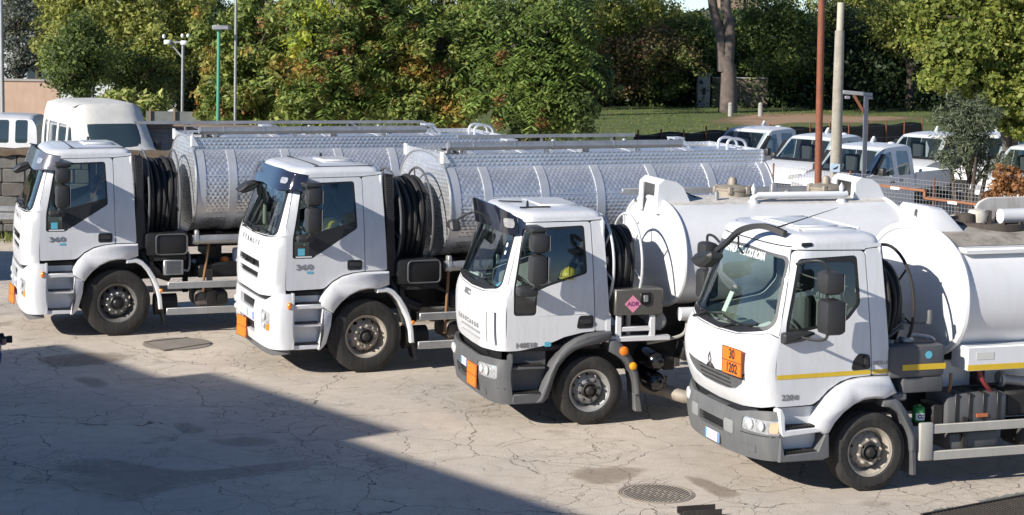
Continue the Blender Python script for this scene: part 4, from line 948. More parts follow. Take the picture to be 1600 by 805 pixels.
# ================================================================ truck 3: white tank, dark grey bumper and arches
def build_t3():
    t = thing('tanker_truck', 'white tanker truck with dark grey bumper and arches, pink diamond label on its tool box', 'tanker truck', (Y3[0], Y3[1], 0), math.radians(Y3[2]), 'white tanker trucks parked in a row')
    c = Cab([(.85, -1.24), (1.0, -1.275), (1.3, -1.30), (1.58, -1.28), (1.74, -1.22), (2.0, -1.13), (2.35, -1.01), (2.6, -.92)],
            [(.85, 1.025), (1.3, 1.04), (1.7, 1.03), (2.1, 1.0), (2.6, .935)], .30, 3.8, .18, 1.4)
    sN, sF = near(c), far(c); R = (0, 0, 1.7)
    dz = lambda z: float(np.interp(z, [.95, 1.72, 2.54], [-1.085, -1.085, -.85])); g = .008
    seam = lambda z: c.sx(dz(z)-g, z); s1 = seam(1.2)
    # front panel
    low = [(-s1, .965), (-.8, .955), (-.5, .93), (0, .92), (.5, .93), (.8, .955), (s1, .965)]
    fp = low+[(s1, 1.72), (.98, 1.70), (.55, 1.645), (0, 1.625), (-.55, 1.645), (-.98, 1.70), (-s1, 1.72)]
    hs = [rpoly([(-.52, 1.095), (.52, 1.095), (.54, 1.125), (-.54, 1.125)], .012), rpoly([(-.50, 1.02), (.50, 1.02), (.51, 1.05), (-.51, 1.05)], .012)]
    for sg in (-1, 1):
        hs += [rpoly([(sg*.745, 1.03), (sg*.775, 1.03), (sg*.775, 1.42), (sg*.745, 1.42)], .014), rpoly([(sg*.945, 1.02), (sg*.985, 1.02), (sg*.985, 1.44), (sg*.945, 1.44)], .014)]
    m = MB(); panel(m, fp, c.F, hs, .03, .08, 0, R); fl = m.build('front_panel', WHITE, t, 30)
    m = MB(); panel(m, [(-1.05, 1.0), (1.05, 1.0), (1.05, 1.46), (-1.05, 1.46)], shift(c.F, -.032, R), (), 0, .1, 0, R); m.build('grille_backing', BLACK, fl)
    text_on('lettering', 'IVECO', BADGE, fl, c.F, .10, 1.55, .10, .004, 1.0, -1, .006, R)
    for i, ch in enumerate('EUROCARGO'): text_on('lettering', ch, BADGE, fl, c.F, .48-i*.115, 1.195, .075, .003, 1.15, -1, .006, R)
    m = MB(); panel(m, [(-.95, .80), (.95, .80), (1.0, .945), (-1.0, .945)], shift(c.F, -.05, R), (), 0, .1, 0, R)
    for z in (.86, .89, .92): m.tube([c.F(a, z)+Vector((.035, 0, 0)) for a in np.linspace(-.6, .6, 10)], .008, 5)
    m.build('lower_grille', BLACK, fl)
    # windscreen and pillars
    wsp = [(-.93, 1.755), (-.55, 1.70), (0, 1.68), (.55, 1.70), (.93, 1.755), (.865, 2.42), (.4, 2.44), (-.4, 2.44), (-.865, 2.42)]
    wsr = rpoly(wsp, [.09, 0, 0, 0, .09, .06, 0, 0, .06])
    bo = rpoly([(-.965, 1.735), (-.55, 1.672), (0, 1.65), (.55, 1.672), (.965, 1.735), (.90, 2.455), (0, 2.47), (-.90, 2.455)], [.1, 0, 0, 0, .1, .06, 0, .06])
    up = [(seam(z), z) for z in (1.78, 1.95, 2.15, 2.35, 2.54)]
    sur = [(-s1, 1.728), (-.98, 1.708), (-.55, 1.653), (0, 1.633), (.55, 1.653), (.98, 1.708), (s1, 1.728)]+up+[(c.smax-.03, 2.565), (0, 2.565), (-c.smax+.03, 2.565)]+[(-a, z) for a, z in up[::-1]]
    m = MB(); panel(m, sur, c.F, [bo], .03, .08, 0, R); m.build('pillar_frame', WHITE, t, 30)
    m = MB(); panel(m, bo, c.F, [wsr], .02, .07, -.004, R); m.build('windscreen_seal', BLACK, t, 30)
    glassp(t, c.F, wsr, GLASSW, 'windscreen', -.01, (), R)
    m = MB(); panel(m, [(-.88, 1.72), (-.5, 1.672), (0, 1.652), (.5, 1.672), (.88, 1.72), (.8, 1.76), (0, 1.715), (-.8, 1.76)], c.F, (), 0, .08, .012, R)
    for a0, a1 in ((-.75, -.1), (-.05, .6)): m.tube([c.F(a0+(a1-a0)*q, 1.76+.015*math.sin(q*3))+Vector((-.035, 0, 0)) for q in np.linspace(0, 1, 8)], .011, 6)
    m.build('wiper', BLACK, t)
    sticker(t, c.F, rpoly([(-.80, 2.22), (-.755, 2.22), (-.755, 2.275), (-.80, 2.275)], .02), PWHITE, 'sticker', -.006, R); sticker(t, c.F, rpoly([(-.815, 2.13), (-.77, 2.13), (-.77, 2.18), (-.815, 2.18)], .02), PWHITE, 'sticker', -.006, R)
    for sg, fn in ((-1, sN), (1, sF)):
        do = rpoly([(-1.085, .962), (-.93, .965), (-.60, 1.02), (-.45, 1.075), (-.34, 1.12), (-.10, 1.17), (.055, 1.18), (.0, 2.545), (dz(2.54), 2.54), (-1.085, 1.72)], [.02, .05, 0, 0, 0, 0, .02, .05, .05, .06])
        q1 = rpoly([(-1.0, 1.40), (-1.0, 1.74), (-.865, 2.47), (-.08, 2.50), (-.05, 1.905), (-.55, 1.76), (-.70, 1.70), (-.71, 1.40)], [.05, .05, .03, .05, .04, .05, .03, .05])
        w1 = rpoly([(-.66, 1.755), (-.68, 2.445), (-.105, 2.47), (-.08, 1.925), (-.55, 1.79)], [.03, .03, .05, .04, .05]); w2 = rpoly([(-.975, 1.43), (-.975, 1.735), (-.85, 2.435), (-.715, 2.44), (-.70, 1.74), (-.735, 1.43)], [.04, .04, .03, .02, .03, .04])
        m = MB(); panel(m, do, fn, [q1], .03, .08, 0, R); d = m.build('door', WHITE, t, 30)
        m = MB(); panel(m, q1, fn, [w1, w2], .02, .07, -.004, R); m.build('window_trim', BLACK, d, 30)
        glassp(d, fn, w1, GLASSS, 'window_glass', -.012, (), R); glassp(d, fn, w2, GLASSS, 'quarter_glass', -.012, (), R)
        m = MB(); panel(m, rpoly([(-.185, 1.22), (.035, 1.225), (.035, 1.385), (-.155, 1.38)], .04), fn, (), .02, .06, .006, R); m.build('handle_recess', BLACK, d)
        m = MB(); panel(m, rpoly([(-.14, 1.285), (.0, 1.285), (.0, 1.335), (-.14, 1.335)], .02), fn, (), .03, .06, .03, R); m.build('handle', BLACKM, d)
        m = MB(); m.tube([shift(fn, .001, R)(x, 1.395+.015*(x+.7)) for x in np.linspace(-.68, .04, 8)], .004, 4); m.build('crease', WHITE, d)
        if sg < 0:
            text_on('lettering', '140E18', BADGE, d, fn, -.835, 1.03, .085, .004, 1.1, 1, .005, R); text_on('lettering', 'ES', CYAN, d, fn, -.555, 1.035, .07, .006, 1.2, 1, .005, R)
        m = MB(); panel(m, rpoly([(.066, 1.185), (.255, 1.185), (.165, 2.56), (.012, 2.55)], [.02, .03, .05, .03]), fn, (), .03, .09, 0, R); m.build('rear_quarter_panel', WHITE, t, 30)
        m = MB(); panel(m, [(dz(2.54), 2.55), (0, 2.56), (.17, 2.572), (.17, 2.60), (-.84, 2.60)], fn, (), .02, .09, 0, R); m.build('drip_rail', WHITE, t, 30)
    m = MB(); m.box(.14, .19, -.97, .97, 1.0, 2.57, .02); m.build('back_wall', WHITE, t)
    m = MB(); m.box(-1.1, .16, -.97, .97, .94, 1.02, .02); m.build('cab_floor', CHAS, t)
    m = MB(); roof_cap(m, c, 2.575, 2.675, .16, xb=.19); rf = m.build('roof', WHITE, t, 50)
    m = MB(); m.box(-.50, .02, -.42, .42, 2.675, 2.712, .02); m.build('roof_hatch', WHITE, rf)
    m = MB(); m.tube([(-.80, -.55, 2.69), (-.45, -.60, 2.70), (-.42, -.62, 2.70)], .012, 5); m.lathe([(.02, 0), (.012, .07), (0, .08)], 8, (-.70, -.55, 2.70), 'z'); m.tube([(-.85, .25, 2.69), (-.62, -.02, 2.705)], .010, 5); m.build('roof_fitting', BLACK, rf)
    # smoked visor
    def vf(a, z):
        p = c.F(a, 2.45); q = (z-2.40)/.32; k = -.10-.045*q
        return Vector((p.x+k*(1-(abs(p.y)/1.05)**6*.7), p.y*1.05, z))
    sv = c.sx(-.86, 2.45)
    m = MB(); panel(m, [(-sv, 2.41), (-.85, 2.375), (-.4, 2.40), (0, 2.42), (.4, 2.40), (.85, 2.375), (sv, 2.41), (sv, 2.60), (.9, 2.66), (.5, 2.715), (-.5, 2.715), (-.9, 2.66), (-sv, 2.60)], vf, (), .02, .08, 0, R); vi = m.build('sun_visor', VISOR, t, 40)
    for a in (-.88, .88): m = MB(); panel(m, rpoly([(a-.10, 2.475), (a+.10, 2.475), (a+.10, 2.59), (a-.10, 2.59)], .055), vf, (), .02, .05, .012, R); m.build('marker_lamp', LENS, vi)
    # mirrors
    mirrors(t, [(-.88, -.655, -1.41, -1.18, 2.215, 2.455, .06), (-.885, -.67, -1.41, -1.18, 1.825, 2.195, .06)], [[(-.80, -.96, 2.47), (-.80, -1.15, 2.49), (-.78, -1.28, 2.45)], [(-.85, -1.02, 1.72), (-.83, -1.2, 1.74), (-.78, -1.3, 1.84)]])
    m = MB(); m.box(-.99, -.74, -1.24, -1.03, 1.66, 1.785); m.build('mirror_bracket', BLACKM, t, bevel=.04)
    m = MB(); m.box(-.87, -.68, -1.33, -.97, 2.455, 2.525); m.build('mirror_bracket', BLACKM, t, bevel=.03)
    mirrors(t, [(-.885, -.67, 1.18, 1.41, 1.825, 2.195, .06)], [[(-.85, 1.02, 1.72), (-.83, 1.2, 1.74), (-.78, 1.3, 1.84)]])
    m = MB(); m.prism(rpoly([(.72, 2.24), (1.0, 2.26), (1.02, 2.36), (.80, 2.40)], .05), -1.36, -1.22, 'x', .03); m.tube([(-1.28, .85, 2.36), (-1.2, .75, 2.44), (-1.08, .7, 2.5)], .016, 8, smooth=4); m.build('kerb_mirror', BLACKM, t, 35)
    # bumper, lamps, plates
    bc = Cab([(.25, -1.27), (.4, -1.30), (.7, -1.335), (.9, -1.30)], [(.25, 1.08), (.5, 1.11), (.9, 1.10)], .36, 3.4, -1.04, .6); e = bc.sx(-1.045, .6); RB = (0, 0, .6)
    bp = [(-e, .315), (-.9, .315), (-.5, .335), (.5, .335), (.9, .315), (e, .315), (e, .865), (1.0, .87), (.85, .87), (.55, .845), (-.55, .845), (-.85, .87), (-1.0, .87), (-e, .865)]
    hl = [rpoly([(s_*.54, .615), (s_*1.06, .62), (s_*1.06, .79), (s_*.54, .775)], .05) for s_ in (-1, 1)]; it = rpoly([(-.46, .45), (.46, .45), (.46, .60), (-.46, .60)], .03)
    m = MB(); panel(m, bp, bc.F, hl+[it], .05, .08, 0, RB); b = m.build('bumper', GREYP, t, 30)
    m = MB(); panel(m, [(-.5, .43), (.5, .43), (.5, .62), (-.5, .62)], shift(bc.F, -.05, RB), (), 0, .1, 0, RB); m.build('intake', BLACK, b)
    m = MB(); panel(m, [(-e, .505), (-.5, .505), (-.5, .515), (-e, .515)], bc.F, (), .01, .1, -.001, RB); m.build('bumper_joint', BLACK, b)
    m = MB(); panel(m, rpoly([(-.80, .39), (-.68, .39), (-.68, .47), (-.80, .47)], .015), bc.F, (), .01, .1, .008, RB); m.build('towing_cap', GREYP, b)
    for s_, hp in zip((-1, 1), hl):
        m = MB(); panel(m, hp, bc.F, (), 0, .05, -.012, RB); h = m.build('headlamp', LENS, b)
        for a_, r_ in ((.68, .055), (.84, .06)):
            p = bc.F(s_*a_, .70); k = MB(); k.lathe([(r_, 0), (r_, .014), (r_*.5, .03), (0, .03)], 16, (0, 0, 0), 'x'); k.v = [(p.x-v[0]+.014, p.y+v[1], p.z+v[2]) for v in k.v]; k.build('lamp_unit', REFL, h)
    p, n = nrm(bc.F, .17, .66); licence(t, frameM((-1.347, -.0, .665), (0, -1, 0), (0, 0, 1)), .30, .10)
    plate_adr(t, frameM((-1.350, -.39, .575), (.04, -1, 0), (.0, 0, 1)))
    for sg in (-1, 1):
        Y = sg*1.105
        m = MB(); m.box(-1.04, -.55, sg*.90, sg*.93, .33, .95); m.box(-1.04, -1.02, sg*.93, Y-sg*.01, .45, .93); m.box(-1.02, -.59, sg*.93, Y-sg*.03, .735, .775, .01); m.box(-1.02, -.62, sg*.93, Y, .315, .44, .015); sp = m.build('step_well', GREYP, t)
        for xe, ye, ze in ((-.60, .03, .775), (-.66, .01, .44)): m = MB(); tread_top(m, -1.0, xe, sg*.95, Y-sg*ye, ze); m.build('step_tread', CHAS, sp)
        out = [(-.72, .32), (-.66, .40), (-.605, .54), (-.56, .68), (-.50, .80), (-.42, .92), (-.32, 1.02), (-.20, 1.10), (-.06, 1.15), (.10, 1.175), (.255, 1.18), (.265, 1.09)]
        inn = [(.14, 1.045), (.02, 1.02), (-.10, 1.005), (-.22, .96), (-.33, .88), (-.42, .77), (-.48, .64), (-.52, .50), (-.56, .38), (-.62, .325)]
        m = MB(); m.prism(out+inn, sg*.80, Y+sg*.02, 'y', .025); m.build('wheel_arch', GREYP, t, 45)
        arc = [(.23, 1.07), (.32, 1.075), (.41, 1.01), (.50, .90), (.57, .78), (.62, .66), (.645, .50), (.65, .36)]; ia = [(.585, .36), (.575, .50), (.55, .62), (.50, .72), (.43, .80), (.33, .87), (.24, .92)]
        m = MB(); m.prism(arc+ia, sg*.78, Y+sg*.0, 'y', .015); mg = m.build('mudguard', GREYP, t, 45)
        m = MB(); m.prism([(.58, .37), (.65, .37), (.69, .14), (.60, .15)], sg*.80, Y-sg*.03, 'y', .008); m.build('mud_flap', GREYP2, mg)
        for (x, z), r_ in (((.42, .93), .045), ((.545, .735), .038)):
            m = MB(); m.lathe([(r_*1.3, 0), (r_*1.3, sg*.012), (r_, sg*.016), (r_*.8, sg*.035), (0, sg*.04)], 16, (x, Y, z)); m.build('marker_lamp', AMBER if z > .8 else mat('amber_disc', (.85, .38, .02), .35), mg)
    wheels(t, 1.06, .435, .26, .255, .165, (SILV, CHAS, BLACK), 8, (3.7,))
    m = MB()
    for sg in (-1, 1): m.box(-1.0, 5.2, sg*.34, sg*.41, .68, .90)
    m.box(-.95, .3, -.38, .38, .5, .95); m.box(-1.15, -.95, -.7, .7, .42, .9); m.box(-.07, .07, -.82, .82, .36, .5, .03); m.box(3.62, 3.78, -.8, .8, .36, .52, .04)
    for x in (1.5, 2.6, 3.9): m.box(x, x+.1, -.75, .75, .9, 1.42)
    m.box(1.2, 4.3, -.55, .55, 1.15, 1.40); m.box(.3, 1.1, -.34, .34, .55, 1.0)
    m.box(3.1, 4.3, -1.05, -.5, 1.0, 1.05, .02); m.box(3.1, 4.3, .5, 1.05, 1.0, 1.05, .02); m.build('chassis', CHAS, t)
    for sg in (-1, 1): m = MB(); m.box(-.5, .5, sg*.42, sg*.75, .90, .98); m.build('wheel_well', CHAS, t)
    # tool box, frame, reservoirs
    m = MB(); m.box(.30, .935, -1.09, -.72, 1.375, 1.70, .012); tb = m.build('tool_box', TREAD, t)
    m = MB(); m.box(.63, .77, -1.105, -1.088, 1.52, 1.655, .006); m.prism(rpoly([(.63, 1.52), (.77, 1.52), (.70, 1.485)], .01), -1.104, -1.088); m.build('latch', BLACK, tb)
    m = MB(); m.box(.67, .73, -1.113, -1.105, 1.54, 1.625, .004); m.build('latch_handle', GALV, tb)
    m = MB(); m.prism([(.535, 1.405), (.645, 1.515), (.535, 1.625), (.425, 1.515)], -1.0945, -1.0915); pk = m.build('diamond_label', PINK, tb)
    text_on('lettering', 'ADR', mat('purple_print', (.25, .06, .22), .5), pk, lambda a, b: Vector((a, -1.095, b)), .535, 1.515, .075, .002, 1.05, 1, .002, (0, 5, 1.5))
    m = MB(); m.box(.33, .40, -1.06, -1.0, 1.09, 1.37, .006); m.box(.78, .85, -1.06, -1.0, 1.09, 1.37, .006); m.box(.40, .78, -1.055, -1.0, 1.165, 1.22, .006); m.box(.20, 1.05, -1.07, -.95, 1.04, 1.10, .006); m.box(.20, .26, -1.05, -.5, 1.04, 1.36); m.build('box_frame', WHITE2, t)
    m = MB(); m.tube([(.92, -.72, 1.27), (.92, -1.0, 1.27)], .10, 18); m.lathe([(.075, -1.02), (.085, -1.0)], 18, (.92, 0, 1.27)); m.lathe([(.12, -.92), (.12, -.88)], 18, (.92, 0, 1.27)); m.build('filler_neck', GALV, t)
    for z in (.745, .475): m = MB(); m.lathe([(0, -1.0), (.05, -.99), (.10, -.955), (.128, -.90), (.13, -.4), (0, -.38)], 24, (.93, 0, z), cap=False); m.build('air_reservoir', mat('gloss_black_paint', (.012, .012, .014), .2, coat=.7), t, 60)
    m = MB(); m.tube([(.9, -.6, .36), (1.1, -.75, .33), (1.27, -.95, .29), (1.36, -1.0, .285)], .085, 14, smooth=5); m.tube([(.75, -.5, .42), (1.15, -.7, .38)], .13, 14); m.build('exhaust_pipe', mat('exhaust_steel', (.36, .32, .27), .6, metal=.3, dirt=.5, dcol=(.15, .10, .07, 1)), t)
    m = MB(); m.box(1.02, 1.18, -.9, -.6, .62, .82, .02); m.box(1.25, 1.5, -1.0, -.7, .75, 1.0, .02); m.box(1.45, 1.52, -1.0, -.95, .45, .9); m.build('valve_block', CHAS, t)
    m = MB(); m.tube([(1.28, -1.02, 1.30), (1.28, -1.03, 1.18), (1.22, -1.0, 1.08), (1.0, -.95, 1.02), (.8, -.9, .98)], .022, 8, smooth=5); m.build('hose', mat('grey_hose', (.33, .33, .30), .6), t)
    hose_reel(t, .285, .66, -.46, 1.98, .60, mat('white_reel', (.62, .64, .66), .45, var=.15), layers=3)
    m = MB(); m.bar((.26, -.46, 1.0), (.26, -.46, 1.98), .05); m.bar((.70, -.46, 1.0), (.70, -.46, 1.98), .05); m.build('reel_stand', WHITE2, t)
    # tank
    a, b_, zc, n = 1.165, .68, 2.04, 2.35
    tk = tank('tank', t, 1.20, 4.35, a, b_, zc, n, WHITE2, WHITE2, .11, .032, WHITE2)
    m = MB()
    for sg in (-1, 1): m.box(1.26, 4.36, sg*.74, sg*.70, 2.50, 2.60, .008)
    m.build('gutter', WHITE2, tk)
    m = MB(); rows = []
    for y in np.linspace(-.70, .70, 13): rows.append([(x, y, 2.592+.155*(1-(y/.75)**2)) for x in np.linspace(1.24, 4.34, 8)])
    m.grid(rows); m.build('top_deck', TOPDIRT, tk)
    def guard(x0, flip):
        k = -1 if flip else 1; X = lambda v: x0+k*v
        m = MB(); side_ = [(X(0), 2.55), (X(.02), 2.93), (X(.10), 3.0), (X(.26), 2.97), (X(.36), 2.90), (X(.50), 2.62)]
        m.prism(side_, -.36, -.345); m.prism(side_, .345, .36)
        m.prism([(X(.02), 2.93), (X(.10), 3.0), (X(.26), 2.97), (X(.36), 2.90), (X(.345), 2.885), (X(.26), 2.955), (X(.10), 2.985), (X(.035), 2.92)], -.345, .345)
        m.prism([(X(.36), 2.90), (X(.50), 2.62), (X(.485), 2.61), (X(.345), 2.885)], -.345, .345)
        for y in (-.345, .225): m.prism([(X(0), 2.55), (X(.02), 2.93), (X(.04), 2.92), (X(.02), 2.55)], y, y+.12)
        return m.build('rollover_guard', WHITE2, tk, 12)
    guard(1.10, False); guard(3.90, False)
    BR = mat('dusty_steel', (.42, .37, .30), .6, metal=.4, dirt=.5, var=.3, dcol=(.2, .15, .1, 1))
    manlid(tk, 2.32, .05, 2.73, .24, BR, .15); manlid(tk, 3.68, .05, 2.73, .24, BR, .15)
    m = MB(); m.tube([(2.42, -.42, 2.66), (2.42, -.42, 2.755), (2.47, -.42, 2.785), (3.70, -.42, 2.785), (3.76, -.42, 2.79)], .045, 12)
    for x in (2.42, 3.68): m.lathe([(.075, 2.63), (.075, 2.70), (.05, 2.73)], 16, (x, -.42, 0), 'z'); m.lathe([(.02, 2.8), (.035, 2.88), (.0, 2.95)], 10, (x, -.42, 0), 'z')
    m.build('vapour_pipe', WHITE2, tk)
    m = MB(); m.tube([(1.55, -.1, 2.82), (1.8, -.15, 2.72), (2.05, -.2, 2.71), (2.4, -.22, 2.72)], .010, 5, smooth=4); m.tube([(1.25, -.05, 2.6), (1.22, .2, 2.52), (1.1, .35, 2.35)], .008, 5, smooth=4); m.build('cable', BLACK, tk)
    m = MB(); m.box(.95, 3.9, .55, .62, 2.72, 2.80, .008); m.box(2.55, 3.3, -.05, .55, 2.70, 2.725); m.build('walkway', GALV, tk)
    m = MB(); m.box(2.75, 2.83, -.25, -.17, 2.70, 2.92, .01); m.build('valve', GALV, tk)
    for x, y, q in ((3.0, -.2, .05), (1.95, -.3, .03)): m = MB(); m.lathe([(q, 0), (q, .1), (0, .13)], 10, (x, y, 2.72), 'z'); m.build('valve_cap', GALV, tk)
    m = MB(); m.tube([(1.18, -1.03, 1.36), (4.3, -1.03, 1.36)], .085, 14); m.build('side_hose_tube', WHITE2, tk)
    for sg in (-1, 1): m = MB(); m.box(1.6, 3.0, sg*1.06, sg*1.09, .36, .46, .008); m.box(1.6, 3.0, sg*1.06, sg*1.09, .64, .74, .008); m.box(1.7, 1.76, sg*.4, sg*1.06, .4, .8); m.box(2.8, 2.86, sg*.4, sg*1.06, .4, .8); m.build('side_guard', ALU, t)
    # interior
    m = MB(); m.box(-1.12, -.78, -.88, .88, 1.25, 1.62, .05); m.build('dashboard', DASH, t)
    m = MB(); m.box(.10, .135, -.92, .92, 1.0, 2.55); m.build('rear_trim', SEAT, t)
    m = MB(); m.box(-.80, .13, -.86, .86, 2.525, 2.56); m.build('headliner', CREAM, t)
    seats(t, -.32, 1.2); steering(t, -.70, -.5, 1.72, .21)
    return t
t3 = build_t3()
# ================================================================ truck 4: white tank with yellow stripe, orange numbered plate
def build_t4():
    t = thing('tanker_truck', 'white tanker truck with yellow side stripe and numbered orange hazard plate on its nose', 'tanker truck', (Y4[0], Y4[1], 0), math.radians(Y4[2]), 'white tanker trucks parked in a row')
    c = Cab([(.85, -1.29), (1.0, -1.36), (1.2, -1.42), (1.45, -1.435), (1.65, -1.39), (1.80, -1.31), (2.2, -1.17), (2.55, -1.04), (2.8, -.95)],
            [(.85, 1.035), (1.3, 1.055), (1.7, 1.05), (2.1, 1.02), (2.8, .945)], .36, 3.3, .14, 1.4)
    sN, sF = near(c), far(c); R = (0, 0, 1.7)
    dz = lambda z: float(np.interp(z, [.96, 1.60, 2.64], [-1.14, -1.14, -.90])); g = .008
    seam = lambda z: c.sx(dz(z)-g, z); s1 = seam(1.3)
    low = [(-s1, 1.0), (-.95, .955), (-.6, .915), (0, .89), (.6, .915), (.95, .955), (s1, 1.0)]
    fp = low+[(s1, 1.70), (1.0, 1.76), (.95, 1.745), (.5, 1.685), (0, 1.665), (-.5, 1.685), (-.95, 1.745), (-1.0, 1.76), (-s1, 1.70)]
    smile = [(-.80, 1.30), (-.72, 1.18), (-.55, 1.09), (-.3, 1.045), (0, 1.035), (.3, 1.045), (.55, 1.09), (.72, 1.18), (.80, 1.30), (.45, 1.255), (.12, 1.235), (.06, 1.28), (-.06, 1.28), (-.12, 1.235), (-.45, 1.255)]
    sl = [rpoly([(s_*1.03, 1.06), (s_*1.10, 1.10), (s_*1.12, 1.50), (s_*1.05, 1.52)], .03) for s_ in (1,)]
    m = MB(); panel(m, fp, c.F, [smile]+sl, .03, .07, 0, R); fl = m.build('front_panel', WHITE, t, 30)
    m = MB(); panel(m, [(-.82, 1.02), (.82, 1.02), (.82, 1.32), (-.82, 1.32)], shift(c.F, -.025, R), (), 0, .08, 0, R); panel(m, [(1.0, 1.04), (1.16, 1.04), (1.16, 1.55), (1.0, 1.55)], shift(c.F, -.03, R), (), 0, .08, 0, R); m.build('grille', GREYP, fl)
    m = MB()
    for z, h_ in ((1.075, .018), (1.125, .018), (1.175, .018), (1.22, .016)):
        for x0, x1 in ((-.42, -.24), (-.22, -.04), (-.02, .16), (.18, .36)): panel(m, [(x0, z-h_/2), (x1, z-h_/2), (x1, z+h_/2), (x0, z+h_/2)], shift(c.F, -.02, R), (), 0, .08, 0, R)
    m.build('grille_slot', BLACK, fl)
    # diamond badge
    m = MB(); dm = [(0, .095), (.048, 0), (0, -.095), (-.048, 0)]; di = [(0, .05), (.022, 0), (0, -.05), (-.022, 0)]; o0 = (-.02, 1.335)
    panel(m, [(o0[0]+a, o0[1]+b) for a, b in dm], shift(c.F, .012, R), [[(o0[0]+a+.004, o0[1]+b) for a, b in di]], .015, .05, 0, R); m.build('badge', CHROME, fl)
    # windscreen
    wsp = [(-1.0, 1.84), (-.55, 1.765), (0, 1.745), (.55, 1.765), (1.0, 1.84), (.93, 2.53), (.4, 2.56), (-.4, 2.56), (-.93, 2.53)]; wsr = rpoly(wsp, [.12, 0, 0, 0, .12, .08, 0, 0, .08])
    bo = rpoly([(-1.04, 1.80), (-.55, 1.705), (0, 1.685), (.55, 1.705), (1.04, 1.80), (.97, 2.565), (0, 2.60), (-.97, 2.565)], [.13, 0, 0, 0, .13, .09, 0, .09])
    up = [(seam(z), z) for z in (1.75, 1.95, 2.15, 2.35, 2.5, 2.64)]
    sur = [(-s1, 1.71), (-1.0, 1.768), (-.95, 1.753), (-.5, 1.693), (0, 1.673), (.5, 1.693), (.95, 1.753), (1.0, 1.768), (s1, 1.71)]+up+[(c.smax-.03, 2.66), (0, 2.66), (-c.smax+.03, 2.66)]+[(-a, z) for a, z in up[::-1]]
    m = MB(); panel(m, sur, c.F, [bo], .03, .07, 0, R); m.build('pillar_frame', WHITE, t, 30)
    m = MB(); panel(m, bo, c.F, [wsr], .02, .06, -.004, R); m.build('windscreen_seal', GREYP, t, 30)
    ws = glassp(t, c.F, wsr, GLASSW, 'windscreen', -.01, (), R)
    text_on('lettering', 'RENAULT TRUCKS ROMA', PWHITE, ws, c.F, 0, 2.515, .115, .004, .82, -1, -.004, R)
    m = MB()
    for a0, a1 in ((-.85, -.1), (-.05, .65)):
        m.tube([c.F(a0+(a1-a0)*q, 1.80+.03*(abs(q-.5)*2)**2)+Vector((-.035, 0, 0)) for q in np.linspace(0, 1, 8)], .011, 6); m.tube([c.F(a1, 1.70)+Vector((-.02, 0, 0)), c.F((a0+a1)/2, 1.80)+Vector((-.05, 0, 0))], .013, 6)
    panel(m, [(-.92, 1.775), (-.5, 1.71), (0, 1.69), (.5, 1.71), (.92, 1.775), (.85, 1.80), (0, 1.735), (-.85, 1.80)], c.F, (), 0, .08, .006, R); m.build('wiper', BLACK, t)
    # doors with stripe
    for sg, fn in ((-1, sN), (1, sF)):
        do = rpoly([(-1.14, .975), (-.70, .985), (-.63, 1.03), (-.52, 1.14), (-.38, 1.225), (-.24, 1.262), (-.01, 1.275), (-.085, 2.62), (-.90, 2.635), (-1.14, 1.60)], [.03, .05, 0, 0, 0, 0, .02, .06, .06, .08])
        w0 = rpoly([(-1.04, 1.74), (-1.03, 1.86), (-.865, 2.55), (-.175, 2.575), (-.145, 2.05), (-.31, 1.865), (-.70, 1.80)], [.03, .04, .05, .06, .06, .08, .05]); w1 = rpoly([(-1.0, 1.79), (-.99, 1.86), (-.84, 2.51), (-.205, 2.50), (-.18, 2.06), (-.325, 1.895), (-.70, 1.83)], [.03, .03, .04, .05, .06, .08, .05])
        m = MB(); panel(m, do, fn, [w0], .03, .08, 0, R); d = m.build('door', WHITE, t, 30)
        m = MB(); panel(m, w0, fn, [w1], .02, .06, -.004, R); m.build('window_seal', BLACK, d, 30)
        glassp(d, fn, w1, GLASSS, 'window_glass', -.012, (), R)
        m = MB(); panel(m, rpoly([(-.255, 1.335), (-.02, 1.345), (-.035, 1.50), (-.17, 1.52), (-.235, 1.44)], .04), fn, (), .02, .05, .006, R); m.build('handle_recess', BLACK, d)
        m = MB(); panel(m, rpoly([(-.10, 1.36), (-.06, 1.36), (-.065, 1.49), (-.11, 1.49)], .015), fn, (), .03, .05, .03, R); m.build('handle', BLACKM, d)
        sticker(d, fn, [(-1.135, 1.262), (-.36, 1.266), (-.24, 1.272), (-.015, 1.284), (-.018, 1.318), (-1.135, 1.318)] if 0 else [(-1.135, 1.275), (-.02, 1.288), (-.02, 1.335), (-1.135, 1.322)], YELLOW, 'stripe', .003, R)
        m = MB(); panel(m, rpoly([(.002, 1.28), (.215, 1.27), (.115, 2.655), (-.073, 2.635)], [.02, .03, .08, .03]), fn, (), .03, .08, 0, R); q = m.build('rear_quarter_panel', WHITE, t, 30)
        sticker(q, fn, [(.006, 1.288), (.205, 1.288), (.203, 1.335), (.004, 1.335)], YELLOW, 'stripe', .003, R)
        m = MB(); panel(m, [(-.90, 2.648), (-.08, 2.632), (-.073, 2.645), (.12, 2.665), (.12, 2.70), (-.87, 2.70)], fn, (), .02, .08, 0, R); m.build('drip_rail', WHITE, t, 30)
        if sg < 0:
            text_on('lettering', '220', BADGE, d, fn, -1.0, 1.075, .085, .003, 1.1, 1, .005, R); sticker(d, fn, [(-.915, 1.05), (-.87, 1.05), (-.87, 1.10), (-.915, 1.10)], BADGE, 'badge', .004, R)
            text_on('lettering', 'MIDLUM', BADGE, q, fn, .115, 1.405, .052, .002, 1.1, 1, .005, R)
    m = MB(); m.box(.08, .13, -.97, .97, 1.05, 2.67, .02); m.build('back_wall', WHITE, t)
    m = MB(); m.box(-1.1, .12, -.98, .98, .95, 1.03, .02); m.build('cab_floor', CHAS, t)
    m = MB(); roof_cap(m, c, 2.672, 2.80, .15, xb=.14); rf = m.build('roof', WHITE, t, 50)
